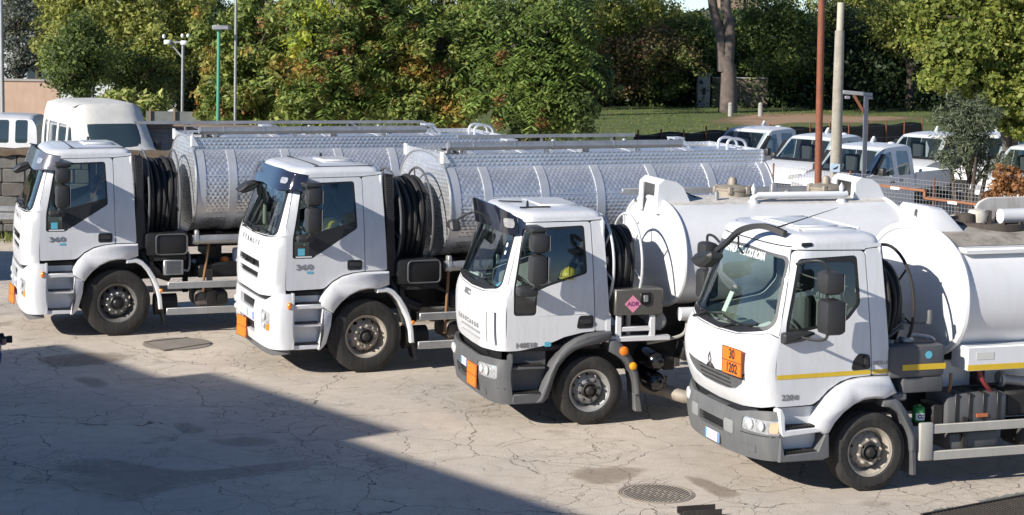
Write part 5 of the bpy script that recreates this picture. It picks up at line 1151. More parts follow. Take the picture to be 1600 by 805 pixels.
    m = MB(); m.box(-.60, -.10, -.40, .40, 2.808, 2.835, .012); m.build('roof_hatch', WHITE2, rf)
    m = MB()
    for y in (-.62, -.52, .52, .62): m.box(-.65, .0, y-.02, y+.02, 2.80, 2.826, .01)
    for x in (-.70, .03): m.box(x, x+.035, -.6, .6, 2.805, 2.83, .012)
    m.build('roof_rib', WHITE2, rf)
    m = MB(); m.tube([(-.82, -.28, 2.80), (-.62, -.30, 2.86), (-.12, -.42, 3.03)], [.012, .008, .003], 6); m.lathe([(.03, 0), (.02, .03), (0, .04)], 10, (-.82, -.28, 2.79), 'z'); m.build('aerial', BLACK, rf)
    m = MB(); m.box(-.83, -.70, -.965, -.93, 2.675, 2.72); m.build('marker_lamp', BLACK, rf, bevel=.015)
    for y in (-.6, .6): m = MB(); m.lathe([(.03, 0), (.03, .015), (0, .02)], 10, (-.85, y, 2.775), 'z'); m.build('roof_bolt', GREYP, rf)
    # front mirror on its curved arm
    m = MB(); P = spline([(-.92, -.74, 2.795), (-1.08, -.52, 2.855), (-1.20, -.22, 2.78), (-1.25, .02, 2.62), (-1.27, .26, 2.49)], 6)
    rows = []
    for p in P:
        rows.append([p+Vector((-.022, 0, .032)), p+Vector((.022, 0, .032)), p+Vector((.028, 0, -.028)), p+Vector((-.028, 0, -.028))])
    m.grid(rows, cu=True); m.add(rows[0], [(0, 1, 2, 3)]); m.add(rows[-1], [(3, 2, 1, 0)])
    fm = m.build('front_mirror_arm', BLACKM, t, 40)
    m = MB(); m.prism(rpoly([(.18, 2.40), (.20, 2.50), (.62, 2.42), (.72, 2.36), (.66, 2.28), (.45, 2.27)], .05), -1.40, -1.20, 'x', .04); m.build('mirror_housing', BLACKM, fm, 40)
    m = MB(); m.tube([(-1.18, -.12, 2.70), (-1.17, -.10, 2.58), (-1.10, -.08, 2.50)], .012, 6); m.build('arm_stay', BLACKM, fm)
    mirrors(t, [(-.79, -.57, -1.46, -1.20, 2.225, 2.465, .05), (-.775, -.545, -1.46, -1.20, 1.795, 2.165, .05)],
            [[(-.90, -.98, 2.50), (-.86, -1.2, 2.56), (-.76, -1.32, 2.56), (-.70, -1.33, 2.46)], [(-.72, -1.33, 2.25), (-.70, -1.33, 2.12)], [(-.98, -1.05, 1.76), (-.82, -1.2, 1.72), (-.72, -1.32, 1.74), (-.69, -1.33, 1.82)]])
    m = MB(); m.prism(rpoly([(-1.10, 1.66), (-1.10, 1.78), (-.90, 1.80), (-.72, 1.78), (-.86, 1.69)], .03), -1.14, -1.03, 'y', .02); m.build('mirror_bracket', BLACKM, t, 40)
    mirrors(t, [(-.99, -.80, 1.20, 1.46, 2.215, 2.45, .05), (-1.0, -.80, 1.20, 1.46, 1.78, 2.13, .05)],
            [[(-.90, .96, 2.48), (-.90, 1.15, 2.54), (-.90, 1.32, 2.53), (-.90, 1.33, 2.44)], [(-.90, 1.33, 2.25), (-.90, 1.33, 2.10)], [(-1.0, 1.04, 1.74), (-.95, 1.2, 1.70), (-.90, 1.32, 1.72), (-.90, 1.33, 1.80)]])
    # hazard plate
    p, n = nrm(c.F, -.60, 1.40)
    if n.x > 0: n = -n
    n.z = 0; n.normalize(); plate_adr(t, frameM(p+n*.028+Vector((0, 0, .005)), Vector((0, 0, 1)).cross(n), (0, 0, 1)), '30', '1202')
    # bumper
    bc = Cab([(.25, -1.33), (.45, -1.38), (.7, -1.41), (.95, -1.36)], [(.25, 1.06), (.5, 1.11), (.95, 1.10)], .46, 3.0, -1.06, .6); e = bc.sx(-1.10, .6); RB = (0, 0, .6)
    bp = [(-e, .40), (-1.1, .395), (-.7, .385), (-.3, .375), (.3, .375), (.7, .385), (1.1, .395), (e, .40), (e, .93), (1.05, .93), (.85, .91), (.6, .86), (-.6, .86), (-.85, .91), (-1.05, .93), (-e, .93)]
    hl = [rpoly([(s_*.70, .695), (s_*1.21, .68), (s_*1.21, .835), (s_*.70, .83)], .04) for s_ in (-1, 1)]; it = rpoly([(-.32, .575), (.32, .575), (.32, .70), (-.32, .70)], .02)
    m = MB(); panel(m, bp, bc.F, hl+[it], .05, .07, 0, RB); b = m.build('bumper', GREYP2, t, 30)
    m = MB(); panel(m, [(-.36, .55), (.36, .55), (.36, .72), (-.36, .72)], shift(bc.F, -.05, RB), (), 0, .1, 0, RB); panel(m, [(-.8, .84), (.8, .84), (.85, .93), (-.85, .93)], shift(bc.F, -.07, RB), (), 0, .1, 0, RB)
    for z in (.60, .63, .66): m.tube([bc.F(a, z)+Vector((.035, 0, 0)) for a in np.linspace(-.3, .3, 8)], .007, 5)
    m.build('intake', BLACK, b)
    for a in (-.45, .45): m = MB(); panel(m, rpoly([(a-.10, .60), (a+.10, .60), (a+.10, .74), (a-.10, .74)], .03), bc.F, (), .02, .06, .008, RB); m.build('bumper_insert', mat('light_grey_plastic', (.27, .28, .28), .55, dirt=.3, var=.15), b)
    m = MB(); panel(m, rpoly([(-.92, .47), (-.66, .455), (-.66, .53), (-.92, .55)], .015), bc.F, (), .01, .08, .006, RB); m.build('fog_lamp_cover', GREYP2, b)
    m = MB(); panel(m, [(-e, .66), (-.68, .655), (-.68, .663), (-e, .668)], bc.F, (), .01, .08, .001, RB); m.build('bumper_joint', BLACK, b)
    m = MB()
    for i in range(11): p_ = bc.F(-.28+i*.05, .86); m.box(p_.x+.02, p_.x+.12, p_.y-.012, p_.y+.012, .857, .868)
    m.build('bumper_tread', GREYP, b)
    for s_, hp in zip((-1, 1), hl):
        m = MB(); panel(m, hp, bc.F, (), 0, .04, -.012, RB); h = m.build('headlamp', LENS, b)
        sticker(h, bc.F, rpoly([(s_*1.09, .70), (s_*1.19, .695), (s_*1.19, .815), (s_*1.09, .815)], .03), mat('pale_amber_lens', (.82, .45, .28), .15, coat=.8), 'indicator', -.006, RB)
        for a_, r_ in ((.82, .06), (.98, .055)):
            p = bc.F(s_*a_, .76); k = MB(); k.lathe([(r_, 0), (r_, .014), (r_*.5, .03), (0, .03)], 16, (0, 0, 0), 'x'); k.v = [(p.x-v[0]+.02, p.y+v[1], p.z+v[2]) for v in k.v]; k.build('lamp_unit', REFL, h)
    licence(t, frameM((-1.405, -.04, .475), (0, -1, 0), (0, 0, 1)))
    for sg in (-1, 1):
        Y = sg*1.115
        m = MB(); m.box(-1.10, -.62, sg*.93, sg*.96, .42, .97); m.prism(rpoly([(-1.13, .97), (-1.09, .97), (-1.06, .90), (-1.05, .735), (-.62, .755), (-.62, .70), (-1.07, .665), (-1.10, .70)], .02), sg*.96, Y+sg*.006, 'y', .01); sp = m.build('upper_step', WHITE, t, 40)
        m = MB(); tread_top(m, -1.03, -.64, sg*.98, Y-sg*.01, .755); m.build('step_tread', CHAS, sp)
        m = MB(); m.prism([(-1.11, .66), (-1.09, .66), (-1.05, .47), (-.66, .49), (-.58, .67), (-.53, .67), (-.52, .42), (-.60, .395), (-1.11, .395)], sg*.95, Y+sg*.004, 'y', .01); m.box(-1.10, -.60, sg*.93, sg*.95, .42, .70); s2 = m.build('lower_step', GREYP2, t, 40)
        m = MB(); tread_top(m, -1.03, -.66, sg*.97, Y-sg*.01, .485); m.build('step_tread', CHAS, s2)
        out = [(-.70, .735), (-.68, .84), (-.63, .96), (-.55, 1.07), (-.44, 1.165), (-.30, 1.23), (-.14, 1.258), (.05, 1.262), (.185, 1.258), (.235, 1.17), (.28, 1.08)]
        inn = [(.14, 1.02), (.0, 1.03), (-.12, 1.02), (-.24, .975), (-.36, .895), (-.46, .79), (-.53, .68), (-.58, .665)]
        m = MB(); m.prism(out+inn, sg*.84, Y+sg*.022, 'y', .03); m.build('wheel_arch', WHITE, t, 45)
        arc = [(.12, 1.0), (.26, 1.02), (.34, .97), (.42, .86), (.49, .73), (.53, .58), (.545, .42)]; ia = [(.485, .42), (.47, .56), (.43, .68), (.37, .79), (.29, .87), (.20, .92), (.12, .93)]
        m = MB(); m.prism(arc+ia, sg*.80, Y-sg*.005, 'y', .012); mg = m.build('mudguard', GREYP2, t, 45)
        m = MB(); m.prism([(.49, .43), (.545, .43), (.56, .15), (.51, .15)], sg*.82, Y-sg*.02, 'y', .008); m.build('mud_flap', GREYP, mg)
        m = MB(); m.box(.24, .42, sg*.85, Y-sg*.02, .98, 1.07, .02); m.build('guard_stay', GREYP2, mg)
    wheels(t, 1.08, .432, .27, .258, .165, (BEIGEW, CHAS, BEIGEW), 8, (4.1,))
    m = MB()
    for sg in (-1, 1): m.box(-1.0, 5.6, sg*.34, sg*.41, .70, .92)
    m.box(-.95, .3, -.38, .38, .5, .97); m.box(-1.2, -.95, -.75, .75, .42, .9); m.box(-.07, .07, -.84, .84, .36, .5, .03); m.box(4.02, 4.18, -.8, .8, .36, .52, .04)
    for x in (1.5, 2.8, 4.3): m.box(x, x+.1, -.75, .75, .92, 1.36)
    m.box(3.4, 4.8, -1.05, -.5, 1.02, 1.07, .02); m.box(3.4, 4.8, .5, 1.05, 1.02, 1.07, .02); m.build('chassis', CHAS, t)
    for sg in (-1, 1): m = MB(); m.box(-.5, .5, sg*.42, sg*.78, .90, .98); m.build('wheel_well', CHAS, t)
    # grey equipment box with stripe and fittings
    m = MB(); m.box(.19, .875, -1.10, -.62, 1.225, 1.585); gb = m.build('equipment_box', GREYP, t, bevel=.045)
    m = MB(); m.box(.36, .86, -1.09, -.66, 1.06, 1.23); m.build('box_base', GREYP, gb, bevel=.02)
    m = MB(); m.box(.345, .877, -1.104, -1.101, 1.315, 1.378); m.build('stripe', YELLOW, gb)
    m = MB(); m.lathe([(.042, -1.104), (.042, -1.101)], 18, (.665, 0, 1.475)); m.build('round_label', CYAN, gb)
    m = MB(); m.tube([(.45, -.95, 1.6), (.55, -.9, 1.66), (.75, -.95, 1.64), (.80, -.98, 1.60)], .022, 8, smooth=4); m.box(.42, .56, -.98, -.84, 1.585, 1.65, .02); m.lathe([(.04, 1.58), (.045, 1.62), (0, 1.63)], 12, (.30, -.9, 0), 'z'); m.build('pipe_fitting', GALV, gb)
    m = MB(); m.tube([(.25, -.8, 1.62), (.45, -.88, 1.80), (.68, -.98, 1.80), (.72, -1.0, 1.84)], .016, 8); m.tube([(.18, -.6, 1.86), (.46, -.85, 1.78)], .012, 6); m.tube([(.2, -.9, 1.6), (.44, -.86, 1.74)], .014, 6); m.lathe([(.028, 1.80), (.028, 1.93), (.02, 1.95)], 12, (.72, -1.0, 0), 'z'); m.lathe([(.03, 1.72), (.03, 1.9)], 12, (.47, -.85, 0), 'z'); m.build('reel_bracket', GREYP2, t)
    # side guard
    for sg in (-1, 1):
        RAIL = mat('beige_grey_rail', (.44, .43, .39), .6, dirt=.3, var=.12, dcol=(.25, .21, .17, 1))
        m = MB(); m.box(.58, .745, sg*1.06, sg*1.12, .305, .725); se = m.build('side_guard', RAIL, t, bevel=.018)
        for z in (.60, .305): m = MB(); m.box(.75, 3.4, sg*1.075, sg*1.11, z, z+.10, .006); m.build('guard_rail', RAIL, se)
        m = MB(); m.box(1.14, 1.19, sg*.5, sg*1.07, .35, .40); m.box(1.14, 1.19, sg*1.0, sg*1.07, .30, .75); m.box(2.6, 2.65, sg*.4, sg*1.07, .35, .8); m.build('guard_bracket', CHAS, se)
    m = MB(); m.box(.95, 1.72, -1.04, -.55, .62, 1.0); ft = m.build('fuel_tank', GREYP, t, bevel=.05)
    m = MB()
    for x in (1.05, 1.22, 1.40, 1.58): m.box(x, x+.045, -1.047, -.55, .61, 1.007, .005)
    m.build('tank_strap', BLACK, ft)
    m = MB(); m.box(1.32, 1.46, -1.056, -1.042, .74, .78); m.build('reflector', mat('orange_reflector', (.5, .15, .06), .3), ft)
    m = MB(); m.box(1.0, 1.62, -1.03, -.6, .36, .58); m.build('lower_box', GREYP, t, bevel=.04)
    m = MB(); m.box(1.02, 1.2, -1.04, -.75, .56, .60); m.box(.80, .95, -.98, -.7, .6, .9, .02); m.build('tank_bracket', CHAS, t)
    m = MB(); m.tube([(1.38, -.95, 1.26), (1.44, -.97, 1.12), (1.56, -.95, .99)], .026, 8, smooth=5); m.build('red_hose', RED, t)
    m = MB(); m.tube([(1.06, -.92, 1.22), (1.05, -.93, 1.08), (1.02, -.9, .95)], .02, 8, smooth=5); m.build('brown_hose', BROWNH, t)
    m = MB(); m.tube([(1.75, -.8, 1.10), (2.1, -.9, 1.07)], .055, 14); m.lathe([(.09, 1.75), (.09, 1.79)], 16, (0, -.8, 1.1), 'x'); m.lathe([(.075, 2.06), (.085, 2.10), (.085, 2.2)], 16, (0, -.9, 1.07), 'x'); m.build('outlet_pipe', GALV, t)
    m = MB(); m.box(1.75, 2.1, -.95, -.6, .70, .98, .03); m.box(1.9, 2.3, -1.0, -.6, .35, .62, .04); m.tube([(1.1, -.8, 1.03), (2.0, -.8, 1.06)], .015, 6); m.build('pump_unit', CHAS, t)
    m = MB(); m.box(.9, 4.9, -.60, -.56, 1.0, 1.30); m.build('subframe', WHITE2, t)
    hose_reel(t, .20, .50, -.42, 1.98, .62, CHAS, layers=3)
    # tank
    a, b_, zc, n = 1.07, .71, 2.03, 2.3
    tk = tank('tank', t, 1.14, 5.1, a, b_, zc, n, WHITE2, WHITE2, .10, .045, WHITE2)
    m = MB()
    for sg in (-1, 1): m.box(1.19, 5.1, sg*.93, sg*.72, 2.535, 2.60, .02)
    m.build('gutter', WHITE2, tk)
    for sg in (-1, 1):
        m = MB(); m.box(1.19, 5.1, sg*.70, sg*1.04, 1.255, 1.525, .012); sk = m.build('side_skirt', WHITE2, tk)
        m = MB(); m.box(1.195, 5.09, sg*1.041, sg*1.044, 1.262, 1.325); m.build('stripe', YELLOW, sk)
        if sg < 0: m = MB(); m.box(1.30, 1.52, -1.044, -1.041, 1.38, 1.46); m.build('data_plate', mat('pale_label', (.62, .62, .58), .5), sk)
    SOOT = mat('sooty_deck', (.44, .40, .34), .75, dirt=.9, var=.5, scale=1.4, dcol=(.06, .045, .035, 1))
    m = MB(); rows = [[(x, y, 2.60+.165*(1-abs(y/.74)**2.2)) for x in np.linspace(1.2, 5.1, 10)] for y in np.linspace(-.73, .73, 15)]; m.grid(rows); m.build('top_deck', SOOT, tk)
    # rollover box at the front
    m = MB(); A = [(1.13, .42, 2.60), (1.10, .38, 2.95), (1.10, .30, 3.0), (1.10, -.24, 3.0), (1.10, -.32, 2.96), (1.13, -.42, 2.55)]; B = [(1.62, .42, 2.62), (1.30, .38, 2.95), (1.30, .30, 2.98), (1.30, -.24, 2.98), (1.30, -.32, 2.95), (1.62, -.42, 2.60)]
    m.add(A+B, [(0, 1, 2, 3, 4, 5), (11, 10, 9, 8, 7, 6)]+[(i, i+6, (i+1) % 6+6, (i+1) % 6) for i in range(6)]); gb2 = m.build('rollover_box', WHITE2, tk, 25, bevel=.015)
    m = MB(); m.lathe([(.02, 1.09), (.02, 1.1)], 10, (0, -.02, 2.93), 'x'); m.tube([(1.085, -.02, 2.93), (1.08, -.02, 2.87)], .012, 6); m.build('lock', GREYP, gb2)
    DK = mat('sooty_metal', (.075, .06, .05), .7, dirt=.5, var=.4, dcol=(.16, .13, .1, 1))
    m = MB(); m.lathe([(.50, 2.72), (.50, 2.79), (.47, 2.80), (.45, 2.76), (0, 2.76)], 36, (2.10, .05, 0), 'z', cap=False); m.lathe([(.10, 0), (.10, .12), (0, .13)], 14, (1.78, .0, 2.76), 'z'); m.box(1.98, 2.05, -.1, 0, 2.76, 2.92, .01); m.box(2.2, 2.4, -.15, .1, 2.76, 2.90, .02)
    for i in range(14):
        q = i*2*math.pi/14; m.lathe([(.015, 2.79), (.015, 2.82)], 6, (2.10+.485*math.cos(q), .05+.485*math.sin(q), 0), 'z')
    m.build('manhole_ring', DK, tk)
    m = MB(); m.lathe([(.11, 2.78), (.12, 2.87), (.10, 2.92), (0, 2.94)], 20, (1.92, .0, 0), 'z'); m.build('vent_cap', mat('pale_cap', (.55, .52, .45), .6, dirt=.5), tk)
    m = MB(); m.tube([(2.12, -.15, 2.86), (3.6, -.15, 2.87)], .085, 18); m.lathe([(.092, 2.47), (.092, 2.51)], 18, (0, -.15, 2.865), 'x'); vp = m.build('vapour_pipe', WHITE2, tk)
    m = MB(); m.box(2.40, 2.62, -.25, -.05, 2.68, 2.79, .01); m.build('pipe_saddle', DK, vp)
    m = MB(); m.prism(rpoly([(2.10, 2.70), (2.16, 2.95), (2.30, 3.02), (3.0, 3.02), (3.1, 2.70)], .06), .40, .44, 'y', .01); m.build('spill_shield', TOPDIRT, tk)
    # interior
    m = MB(); m.box(-1.20, -.80, -.9, .9, 1.3, 1.70, .05); m.build('dashboard', mat('green_grey_dash', (.26, .27, .21), .8), t)
    m = MB(); m.box(.04, .075, -.93, .93, 1.05, 2.65); m.build('rear_trim', mat('grey_lining', (.20, .20, .19), .9), t)
    m = MB(); m.box(-.85, .07, -.87, .87, 2.61, 2.645); m.build('headliner', CREAM, t)
    seats(t, -.36, 1.25, mat('seat_grey', (.11, .115, .12), .9)); steering(t, -.74, -.5, 1.80, .22)
    return t
t4 = build_t4()
# ================================================================ loose things in and on the cabs
def helmet(t, name, label, x, y, z, r=.15, rz=0):
    o = thing(name, label, 'helmet'); o.matrix_world = Matrix.Translation((x, y, z)) @ Matrix.Rotation(rz, 4, 'Z')
    m = MB(); rows = []
    for i in range(9):
        q = math.pi/2*i/8; rows.append([(r*1.12*math.cos(q)*math.cos(a), r*math.cos(q)*math.sin(a), r*.95*math.sin(q)) for a in np.linspace(0, 2*math.pi, 24, endpoint=False)])
    m.grid(rows, cu=True); m.build('shell', YELP, o, 60)
    m = MB(); m.grid([[(r*1.12*f_*math.cos(a)-(.08*(f_ > 1.1) if math.cos(a) < 0 else 0), r*f_*math.sin(a), -.005-.02*(f_-1)*8) for a in np.linspace(0, 2*math.pi, 24, endpoint=False)] for f_ in (1., 1.12)], cu=True); m.build('brim', YELP, o, 60)
    m = MB(); m.tube([(r*1.12*1.01*math.cos(a), 0, r*.96*math.sin(a)) for a in np.linspace(.2, math.pi-.2, 10)], .012, 6); m.build('ridge', YELP, o)
    return place(t, o)
helmet(t2, 'helmet', 'yellow safety helmet on the dashboard edge of the second steel-tank cab', -.47, -.88, 2.075, .115)
helmet(t3, 'helmet', 'yellow safety helmet low behind the door glass of the cab with grey bumper', -.23, -.84, 1.86, .11, 1.2)
def cloth(t, name, label, cat, mt, pts, w, seed):
    """hanging garment: folded sheet with thickness"""
    rnd = random.Random(seed); o = thing(name, label, cat)
    m = MB(); n = 10; rows = []
    for i in range(9):
        q = i/8; c_ = Vector(pts[0]).lerp(Vector(pts[1]), q); ww = w*(.45+.55*q)
        rows.append([c_+Vector((ww*(j/(n-1)-.5)+.01*rnd.uniform(-1, 1), .045*math.sin(j*2.1+i*.2)*(.4+q), .02*math.sin(j))) for j in range(n)])
    m.grid(rows); b = m.build('fabric', mt, o, 60); sm = b.modifiers.new('thick', 'SOLIDIFY'); sm.thickness = .02
    return place(t, o)
cloth(t2, 'work_jacket', 'blue work jacket hanging behind the driver in the cab with the helmet', 'jacket', mat('blue_cloth', (.10, .22, .50), .9, var=.4), ((-.62, -.70, 2.62), (-.68, -.72, 1.95)), .26, 3)
cloth(t2, 'work_vest', 'dark green work vest hanging beside the blue jacket in the cab', 'vest', mat('green_cloth', (.03, .14, .07), .9, var=.4), ((-.42, -.66, 2.5), (-.42, -.68, 2.1)), .22, 5)
cloth(t3, 'work_jacket', 'navy work jacket with red collar hanging in the cab with grey bumper', 'jacket', mat('navy_cloth', (.035, .06, .16), .9, var=.4), ((-.30, -.55, 2.30), (-.32, -.6, 1.75)), .42, 8)
m = MB(); m.bar((-.15, -.90, 2.56), (-.27, -.90, 2.29), .05, .014); m.bar((-.255, -.91, 2.32), (-.40, -.91, 2.05), .10, .016); o = m.build('safety_strap', mat('orange_webbing', (.70, .22, .06), .8, var=.2), None); tag(o, 'orange webbing strap hanging inside the cab beside the retaining wall', 'strap'); place(t1, o)
def sheet(t, name, label, cat, c_, u, v, mt):
    c_, u, v = Vector(c_), Vector(u), Vector(v); n_ = u.cross(v).normalized()*.004
    m = MB(); P = [c_-u-v, c_+u-v, c_+u+v, c_-u+v]; m.add([p+n_ for p in P]+[p-n_ for p in P], [(0, 1, 2, 3), (7, 6, 5, 4)]+[(i, i+4, (i+1) % 4+4, (i+1) % 4) for i in range(4)]); o = m.build(name, mt); tag(o, label, cat); return place(t, o)
sheet(t4, 'paper_sheet', 'white paper card propped upright behind the lettered windscreen', 'paper', (-1.13, .22, 1.92), (0, .05, 0), (.05, 0, .11), PAPER)
sheet(t4, 'paper_sheet', 'large white papers lying on the dashboard corner behind the lettered windscreen', 'paper', (-1.0, -.52, 1.73), (.02, .24, .0), (.13, .02, .03), PAPER)
sheet(t4, 'clipboard', 'dark clipboard on the pale dashboard behind the lettered windscreen', 'clipboard', (-1.05, -.12, 1.72), (.03, .14, .0), (.1, .02, .02), SEAT)
sheet(t3, 'document', 'blue and white document on the dashboard behind the smoked visor windscreen', 'paper', (-1.02, -.36, 1.66), (.0, .13, .0), (.11, .01, .06), mat('pale_blue_paper', (.22, .48, .74), .7))
sheet(t3, 'document', 'white form lying by the blue document on the dashboard', 'paper', (-.94, -.56, 1.67), (.0, .11, .0), (.10, .01, .05), PAPER)
m = MB(); rnd = random.Random(2)
for i in range(7): m.lathe([(0, -.04), (.04, -.03), (.055, 0), (.04, .03), (0, .04)], 9, (-1.08+rnd.uniform(-.05, .05), .52+rnd.uniform(-.09, .09), 1.66+rnd.uniform(0, .05)), 'z', cap=False)
o = m.build('crumpled_rag', PAPER, None, 70); tag(o, 'crumpled white rag on the dashboard behind the smoked visor windscreen', 'rag'); place(t3, o)
# green canister on the side guard
o = thing('canister', 'small green canister with white label standing by the fuel tank', 'canister'); o.matrix_world = Matrix.Translation((.66, -.93, .70))
m = MB(); m.lathe([(.065, 0), (.07, .01), (.07, .15), (.06, .17), (.03, .18), (.03, .195), (0, .195)], 20, axis='z'); m.build('can_body', GREEN, o)
m = MB(); rows = [[(.0715*math.cos(a), .0715*math.sin(a), z) for a in np.linspace(-2.5, -.9, 10)] for z in (.03, .11)]; m.grid(rows); lb = m.build('label_sticker', PWHITE, o)
text_on('lettering', 'CC', DKTXT, lb, lambda a, b: Vector((.0725*math.cos(a), .0725*math.sin(a), b)), -1.7, .07, .06, .003, 11., 1, .001, (0, 0, .07))
m = MB(); m.box(-.09, .12, -.07, .12, -.03, -.002); m.build('carrier', CHAS, o); place(t4, o)
# ================================================================ foliage kit
def leafmat(name, cols, trans=.35, rough=.55, scale=.5, cols2=None, m0=.48, m1=.62):
    m, t, b, out = nodes(name); gi = N(t, 'ShaderNodeNewGeometry'); k = len(cols)
    r = ramp(t, gi.outputs['Random Per Island'], [(i/(k-1) if k > 1 else 0, c_) for i, c_ in enumerate(cols)], 'LINEAR'); src = r.outputs[0]
    if cols2:
        tc = N(t, 'ShaderNodeTexCoord'); n1 = N(t, 'ShaderNodeTexNoise', i_Scale=scale, i_Detail=3.); t.links.new(tc.outputs['Object'], n1.inputs['Vector'])
        r2 = ramp(t, gi.outputs['Random Per Island'], [(i/(len(cols2)-1), c_) for i, c_ in enumerate(cols2)]); f = ramp(t, n1.outputs[0], [(m0, (0, 0, 0)), (m1, (1, 1, 1))]); src = mixc(t, f.outputs[0], src, r2.outputs[0])
    t.links.new(src, b.inputs['Base Color']); b.inputs['Roughness'].default_value = rough; b.inputs['Specular IOR Level'].default_value = .35
    tl = N(t, 'ShaderNodeBsdfTranslucent'); t.links.new(src, tl.inputs[0]); mx = N(t, 'ShaderNodeMixShader'); mx.inputs[0].default_value = trans
    t.links.new(b.outputs[0], mx.inputs[1]); t.links.new(tl.outputs[0], mx.inputs[2]); t.links.new(mx.outputs[0], out.inputs[0]); return m
def quads(name, P, A, B, mt, parent, fold=.0):
    """leaf faces: centre P, half length A, half width B (arrays n x 3); pointed leaf outline"""
    n = len(P); v = np.empty((n, 4, 3)); v[:, 0] = P-A; v[:, 1] = P+B+A*.05; v[:, 2] = P+A; v[:, 3] = P-B+A*.05
    me = bpy.data.meshes.new(name); me.vertices.add(n*4); me.vertices.foreach_set('co', v.reshape(-1)); me.loops.add(n*4); me.loops.foreach_set('vertex_index', np.arange(n*4, dtype=np.int32))
    me.polygons.add(n); me.polygons.foreach_set('loop_start', np.arange(0, n*4, 4, dtype=np.int32)); me.polygons.foreach_set('loop_total', np.full(n, 4, dtype=np.int32)); me.update(calc_edges=True)
    me.materials.append(mt); o = bpy.data.objects.new(name, me); COL.objects.link(o); o.parent = parent; return o
def leaves(rng, C, n, spread, size, flat=.7, droop=.0, asp=.45, outward=None):
    """n leaves about each clump centre C (k x 3)"""
    k = len(C); Pc = np.repeat(C, n, 0); sp = np.repeat(np.asarray(spread).reshape(-1, 1) if np.ndim(spread) else np.full((k, 1), spread), n, 0)
    d = rng.normal(size=(k*n, 3)); d /= np.linalg.norm(d, axis=1, keepdims=True); r = rng.random((k*n, 1))**.45
    d2 = d*r; d2[:, 2] *= flat; P = Pc+d2*sp
    nn = d+rng.normal(size=d.shape)*.75; nn[:, 2] += .55; nn /= np.linalg.norm(nn, axis=1, keepdims=True)
    a = rng.normal(size=d.shape); a[:, 2] -= droop; a -= nn*(a*nn).sum(1, keepdims=True); a /= np.linalg.norm(a, axis=1, keepdims=True); b = np.cross(nn, a)
    s = size*(.5+1.1*rng.random((k*n, 1))**1.6)
    return P, a*s, b*s*asp
def clumps(rng, c, rad, k, inner=.35, bottom=-1.):
    c = np.array(c); d = rng.normal(size=(k*3, 3)); d /= np.linalg.norm(d, axis=1, keepdims=True); r = inner+(1-inner)*rng.random((k*3, 1))**.6
    ph = rng.random(6)*6.3; lob = 1+.16*np.sin(d[:, :1]*4.1+ph[0])+.16*np.sin(d[:, 1:2]*4.7+ph[1])+.18*np.sin(d[:, 2:3]*5.3+ph[2])+.12*rng.normal(size=(k*3, 1))*(r > .85)
    p = d*r*lob; p = p[p[:, 2] > bottom][:k]; return c+p*np.array(rad)
BARK = mat('bark', (.095, .07, .052), .9, var=.4, bmp=.5, bscale=25., dirt=.3, dcol=(.05, .04, .03, 1)); BARKG = mat('grey_bark', (.16, .135, .115), .9, var=.4, bmp=.5, bscale=20.)
def tree(label, base, h, blobs, mt, leaf=.12, n=60, spread=.55, seed=1, trunk=.16, name='tree', group=None, bark=BARK, flat=.75, asp=.45, limbs=14, droop=0., cat='tree', fork=.35, lean=(0, 0), stems=1):
    """tree > trunk, crown. blobs: (centre offset from base, radii, clump count)"""
    rng = np.random.default_rng(seed); base = Vector(base); t = thing(name, label, cat, base, 0, group)
    Cs = np.concatenate([clumps(rng, c_, r_, k) for c_, r_, k in blobs])
    Cs = Cs[Cs[:, 2] > .25]
    P, A, B = leaves(rng, Cs, n, spread*(.6+.8*rng.random(len(Cs))), leaf, flat, droop, asp)
    ok = P[:, 2] > .03; quads('crown', P[ok], A[ok], B[ok], mt, t)
    m = MB(); top = Vector((lean[0], lean[1], h*.62))
    for s_ in range(stems):
        off = Vector((.25*math.cos(s_*2.4), .25*math.sin(s_*2.4), 0))*(stems > 1)
        m.tube(spline([off*.6, off+Vector((lean[0]*.2, lean[1]*.2, h*.2)), off*1.5+Vector((lean[0]*.55, lean[1]*.55, h*.42)), top+off*2], 4), [trunk*1.25, trunk, trunk*.8, trunk*.45], 9)
    idx = rng.choice(len(Cs), min(limbs, len(Cs)), False)
    for i in idx:
        e = Vector(Cs[i]); q = min(max(e.z/h-.25, .12), .6); a0 = Vector((lean[0]*q, lean[1]*q, h*q)); mid = a0.lerp(e, .5)+Vector((0, 0, .12*h*rng.random()))
        m.tube(spline([a0, mid, e], 4), [trunk*.5, trunk*.28, trunk*.09], 6)
    m.build('trunk', bark, t, 60); return t
def L3(*hexes, gain=1.55): return [tuple(min(v*gain, .9) for v in lin(h)[:3])+(1,) for h in hexes]
OLIVE = leafmat('olive_green_leaves', L3('#59602c', '#7a7f3c', '#979650', '#626a34'), cols2=L3('#474f26', '#636b34', '#838648'), scale=.7)
DEEP = leafmat('deep_green_leaves', L3('#2c3a20', '#435228', '#5c6836', '#344222'), cols2=L3('#4a5a2a', '#647238', '#808848'), scale=.6)
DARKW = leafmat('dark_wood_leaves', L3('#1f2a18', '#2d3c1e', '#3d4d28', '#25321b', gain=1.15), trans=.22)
MIXED = leafmat('autumn_mixed_leaves', L3('#46562a', '#626f36', '#868c4a', '#52632f', '#73793e'), cols2=L3('#8a6434', '#9c6c36', '#a8863a', '#757a38', '#8a5430', '#656c34'), scale=.55, m0=.54, m1=.68)
YELG = leafmat('yellow_green_leaves', L3('#8e9a34', '#a8ac3e', '#73852e', '#c0b23c'), trans=.45); BROWNL = leafmat('dry_brown_leaves', L3('#96683e', '#7f5632', '#a97f55', '#6b472b', gain=1.), trans=.3)
